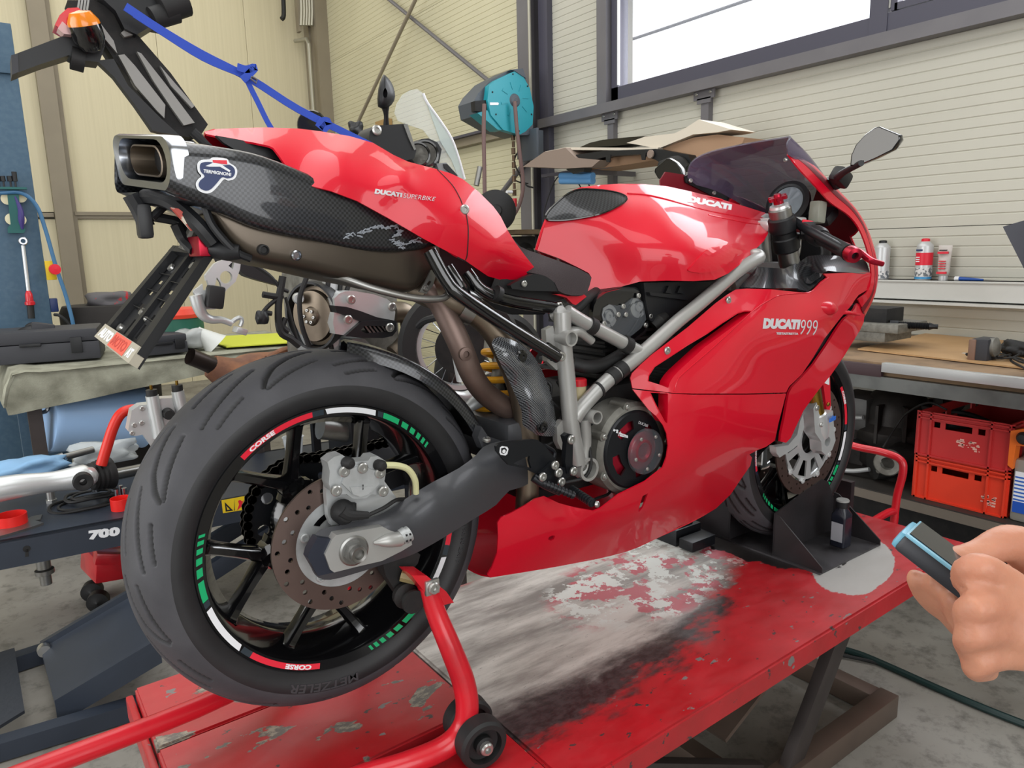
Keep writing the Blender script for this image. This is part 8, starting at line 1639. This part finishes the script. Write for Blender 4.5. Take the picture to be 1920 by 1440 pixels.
blk2 = PX(1700, 880, XF+.3); tag(G().lathe(blk2, (-.3, -1, .1), [(0, .05), (.04, .05), (.1, .02), (.11, -.03), (.08, -.06)], 28).put('black_cover', M['grime']), 'round black cover leaning behind the dirty cylinder head', 'engine part')
tag(G().tube([PX(1562, 880, XF+.15), PX(1600, 883, XF+.15), PX(1630, 880, XF+.15)], .009, 10, 3).put('steel_rod', M['alub']), 'pale steel rod lying on the shelf beside the front tyre', 'rod')
tag(G().tube([PX(*q_) for q_ in [(1655, 840, XF+.12), (1680, 800, XF+.2), (1700, 775, XF+.2), (1740, 755, XF+.15), (1775, 768, XF+.13)]], .004, 8, 5).put('thin_cable', M['rubb']), 'thin black cable arching from the casing into the top crate', 'cable')
tag(G().tube([PX(1740, 740, XF+.5), PX(1800, 725, XF+.45), PX(1860, 713, XF+.4)], .006, 8, 3).put('black_hose', M['rubb']), 'black hose running behind the crates just under the bench', 'hose')
tag(G().tube([PX(1800, 790, XF+.3)+Vector((.12*math.cos(t), .1*math.sin(t), .01*math.sin(2*t))) for t in np.linspace(0, 2*PI, 30, endpoint=False)], .012, 8, closed=True).put('hose_loop', M['rubb']), 'loop of black hose lying inside the top red crate', 'hose')
# ---- floor hose at the right
fh = thing('floor_hose', 'dark green hose lying across the concrete floor at the right', 'hose', tuple(PZ(1750, 1290, FLOOR)))
G().tube([PZ(x, y, FLOOR+.012) for x, y in [(1480, 1190), (1590, 1220), (1640, 1238), (1750, 1287), (1850, 1330), (1990, 1385)]], .011, 10, 4).put('hose', mat('dark_green_hose', '#18302f', .4), fh); G().tube([PZ(x, y, FLOOR+.009) for x, y in [(1500, 1215), (1590, 1231), (1650, 1245), (1720, 1272)]], .006, 8, 4).put('thin_hose', M['rubb'], fh)
# ---- pile on the wall rack behind the tank
XR = 2.72; M['cardb'] = mat('brown_cardboard', '#a5856a', .8, col2='#98785d', nscale=4); M['cards'] = mat('pale_packing_sheet', '#d6cdbd', .6); M['cardd'] = mat('grey_brown_board', '#8b7b70', .8)
def xp(name, pts, X, ext, m, label=None, cat=None, par=None):
    o = G().prism([PX(x, y, X) for x, y in pts], ext).put(name, m, par)
    if label: tag(o, label, cat)
    return o
rk = thing('wall_rack', 'steel wall bracket carrying boards and cartons below the window', 'rack', (XR+.2, 2.6, 1.3))
for x in (1147, 1322): p = PX(x, 322, XR+.2); G().box((XR+.2, p.y, 1.325), (.40, .03, .03)).put('bracket_arm', M['post'], rk)
G().box((XR+.03, 2.15, 1.345), (.03, 1.3, .02)).put('bracket_bar', M['winf'], rk)
xp('cardboard_flap', [(980, 313), (1020, 285), (1060, 277), (1080, 296), (1125, 300), (1110, 313), (1060, 316), (1020, 314)], XR-.1, (.28, 0, 0), M['cardd'], 'grey-brown cardboard flap hanging over the left end of the rack', 'cardboard')
xp('cardboard_sheet', [(1022, 284), (1062, 276), (1180, 277), (1235, 276), (1232, 281), (1180, 282), (1064, 281), (1026, 289)], XR-.06, (.30, 0, 0), M['cards'], 'pale edge-on cardboard sheet on top of the rack', 'cardboard')
xp('black_fairing_panel', [(1085, 277), (1105, 268), (1130, 262), (1180, 257), (1228, 254), (1245, 260), (1200, 268), (1150, 274)], XR-.02, (.22, 0, 0), M['gloss'], 'glossy black body panel lying on the pale cardboard sheet', 'panel')
xp('packing_sheet', [(1175, 268), (1210, 256), (1265, 250), (1285, 240), (1310, 224), (1372, 243), (1345, 248), (1300, 252), (1233, 279), (1200, 272)], XR-.05, (.20, 0, 0), M['cards'], 'pale curled packing sheet on top of the pile', 'packaging')
o = xp('carton', [(1235, 279), (1300, 258), (1345, 252), (1396, 258), (1392, 268), (1340, 290), (1290, 303), (1262, 296)], XR-.02, (.25, 0, 0), M['cardb'], 'brown open carton at the right end of the pile', 'box')
o = xp('carton', [(1108, 318), (1112, 292), (1240, 285), (1242, 298), (1180, 308)], XR+.0, (.24, 0, 0), M['cardb'], 'long flat brown carton below the black body panel', 'box')
o = xp('undertray_panel', [(1062, 318), (1068, 300), (1080, 290), (1130, 283), (1230, 279), (1290, 290), (1300, 310), (1290, 322), (1255, 318), (1230, 300), (1200, 289), (1140, 293), (1100, 303), (1094, 322), (1075, 326)], XR-.08, (.06, 0, 0), M['black'], 'ragged black plastic undertray panel in the middle of the pile', 'panel')
for x, y in ((1085, 305), (1140, 298), (1206, 294)): xp('clip_tab', [(x-5, y-8), (x+5, y-8), (x+3, y+6), (x-3, y+6)], XR-.085, (.006, 0, 0), M['black'], par=o)
G().lathe(PX(1221, 289, XR-.09), (-1, 0, 0), [(.022, 0), (.022, .01), (0, .012)], 20).put('round_plug', M['cardd'], o)
bl_o = thing('blue_roll', 'rolled blue paper hanging under the rack beside the column', 'paper roll', tuple(PX(1080, 335, XR)))
for y in (330, 339): a, b = PX(1052, y, XR), PX(1112, y, XR); G().cyl(a, b, .022, 16).put('roll', mat('blue_paper', '#5f95c8', .7), bl_o)
for i, P in enumerate(([(1060, 322), (1040, 340), (1022, 390), (1019, 420)], [(1060, 322), (1085, 345), (1092, 362)], [(1075, 320), (1100, 340), (1108, 358)])): tag(G().tube([PX(x, y, XR+.05) for x, y in P], .004, 6, 5).put('thin_wire', M['rubb']), 'thin black wire trailing down from the rack pile, '+('longest, beside the column', 'left of the blue roll centre', 'rightmost, in front of the blue roll')[i], 'wire', 'wires trailing from the rack')
tag(G().tube([PX(1240, 312, XR-.1), PX(1270, 308, XR-.1), PX(1290, 316, XR-.1)], [.03, .045, .02], 12, 3).put('dark_lamp', M['dark']), 'dark lumpy plastic duct at the right under the cartons', 'duct')
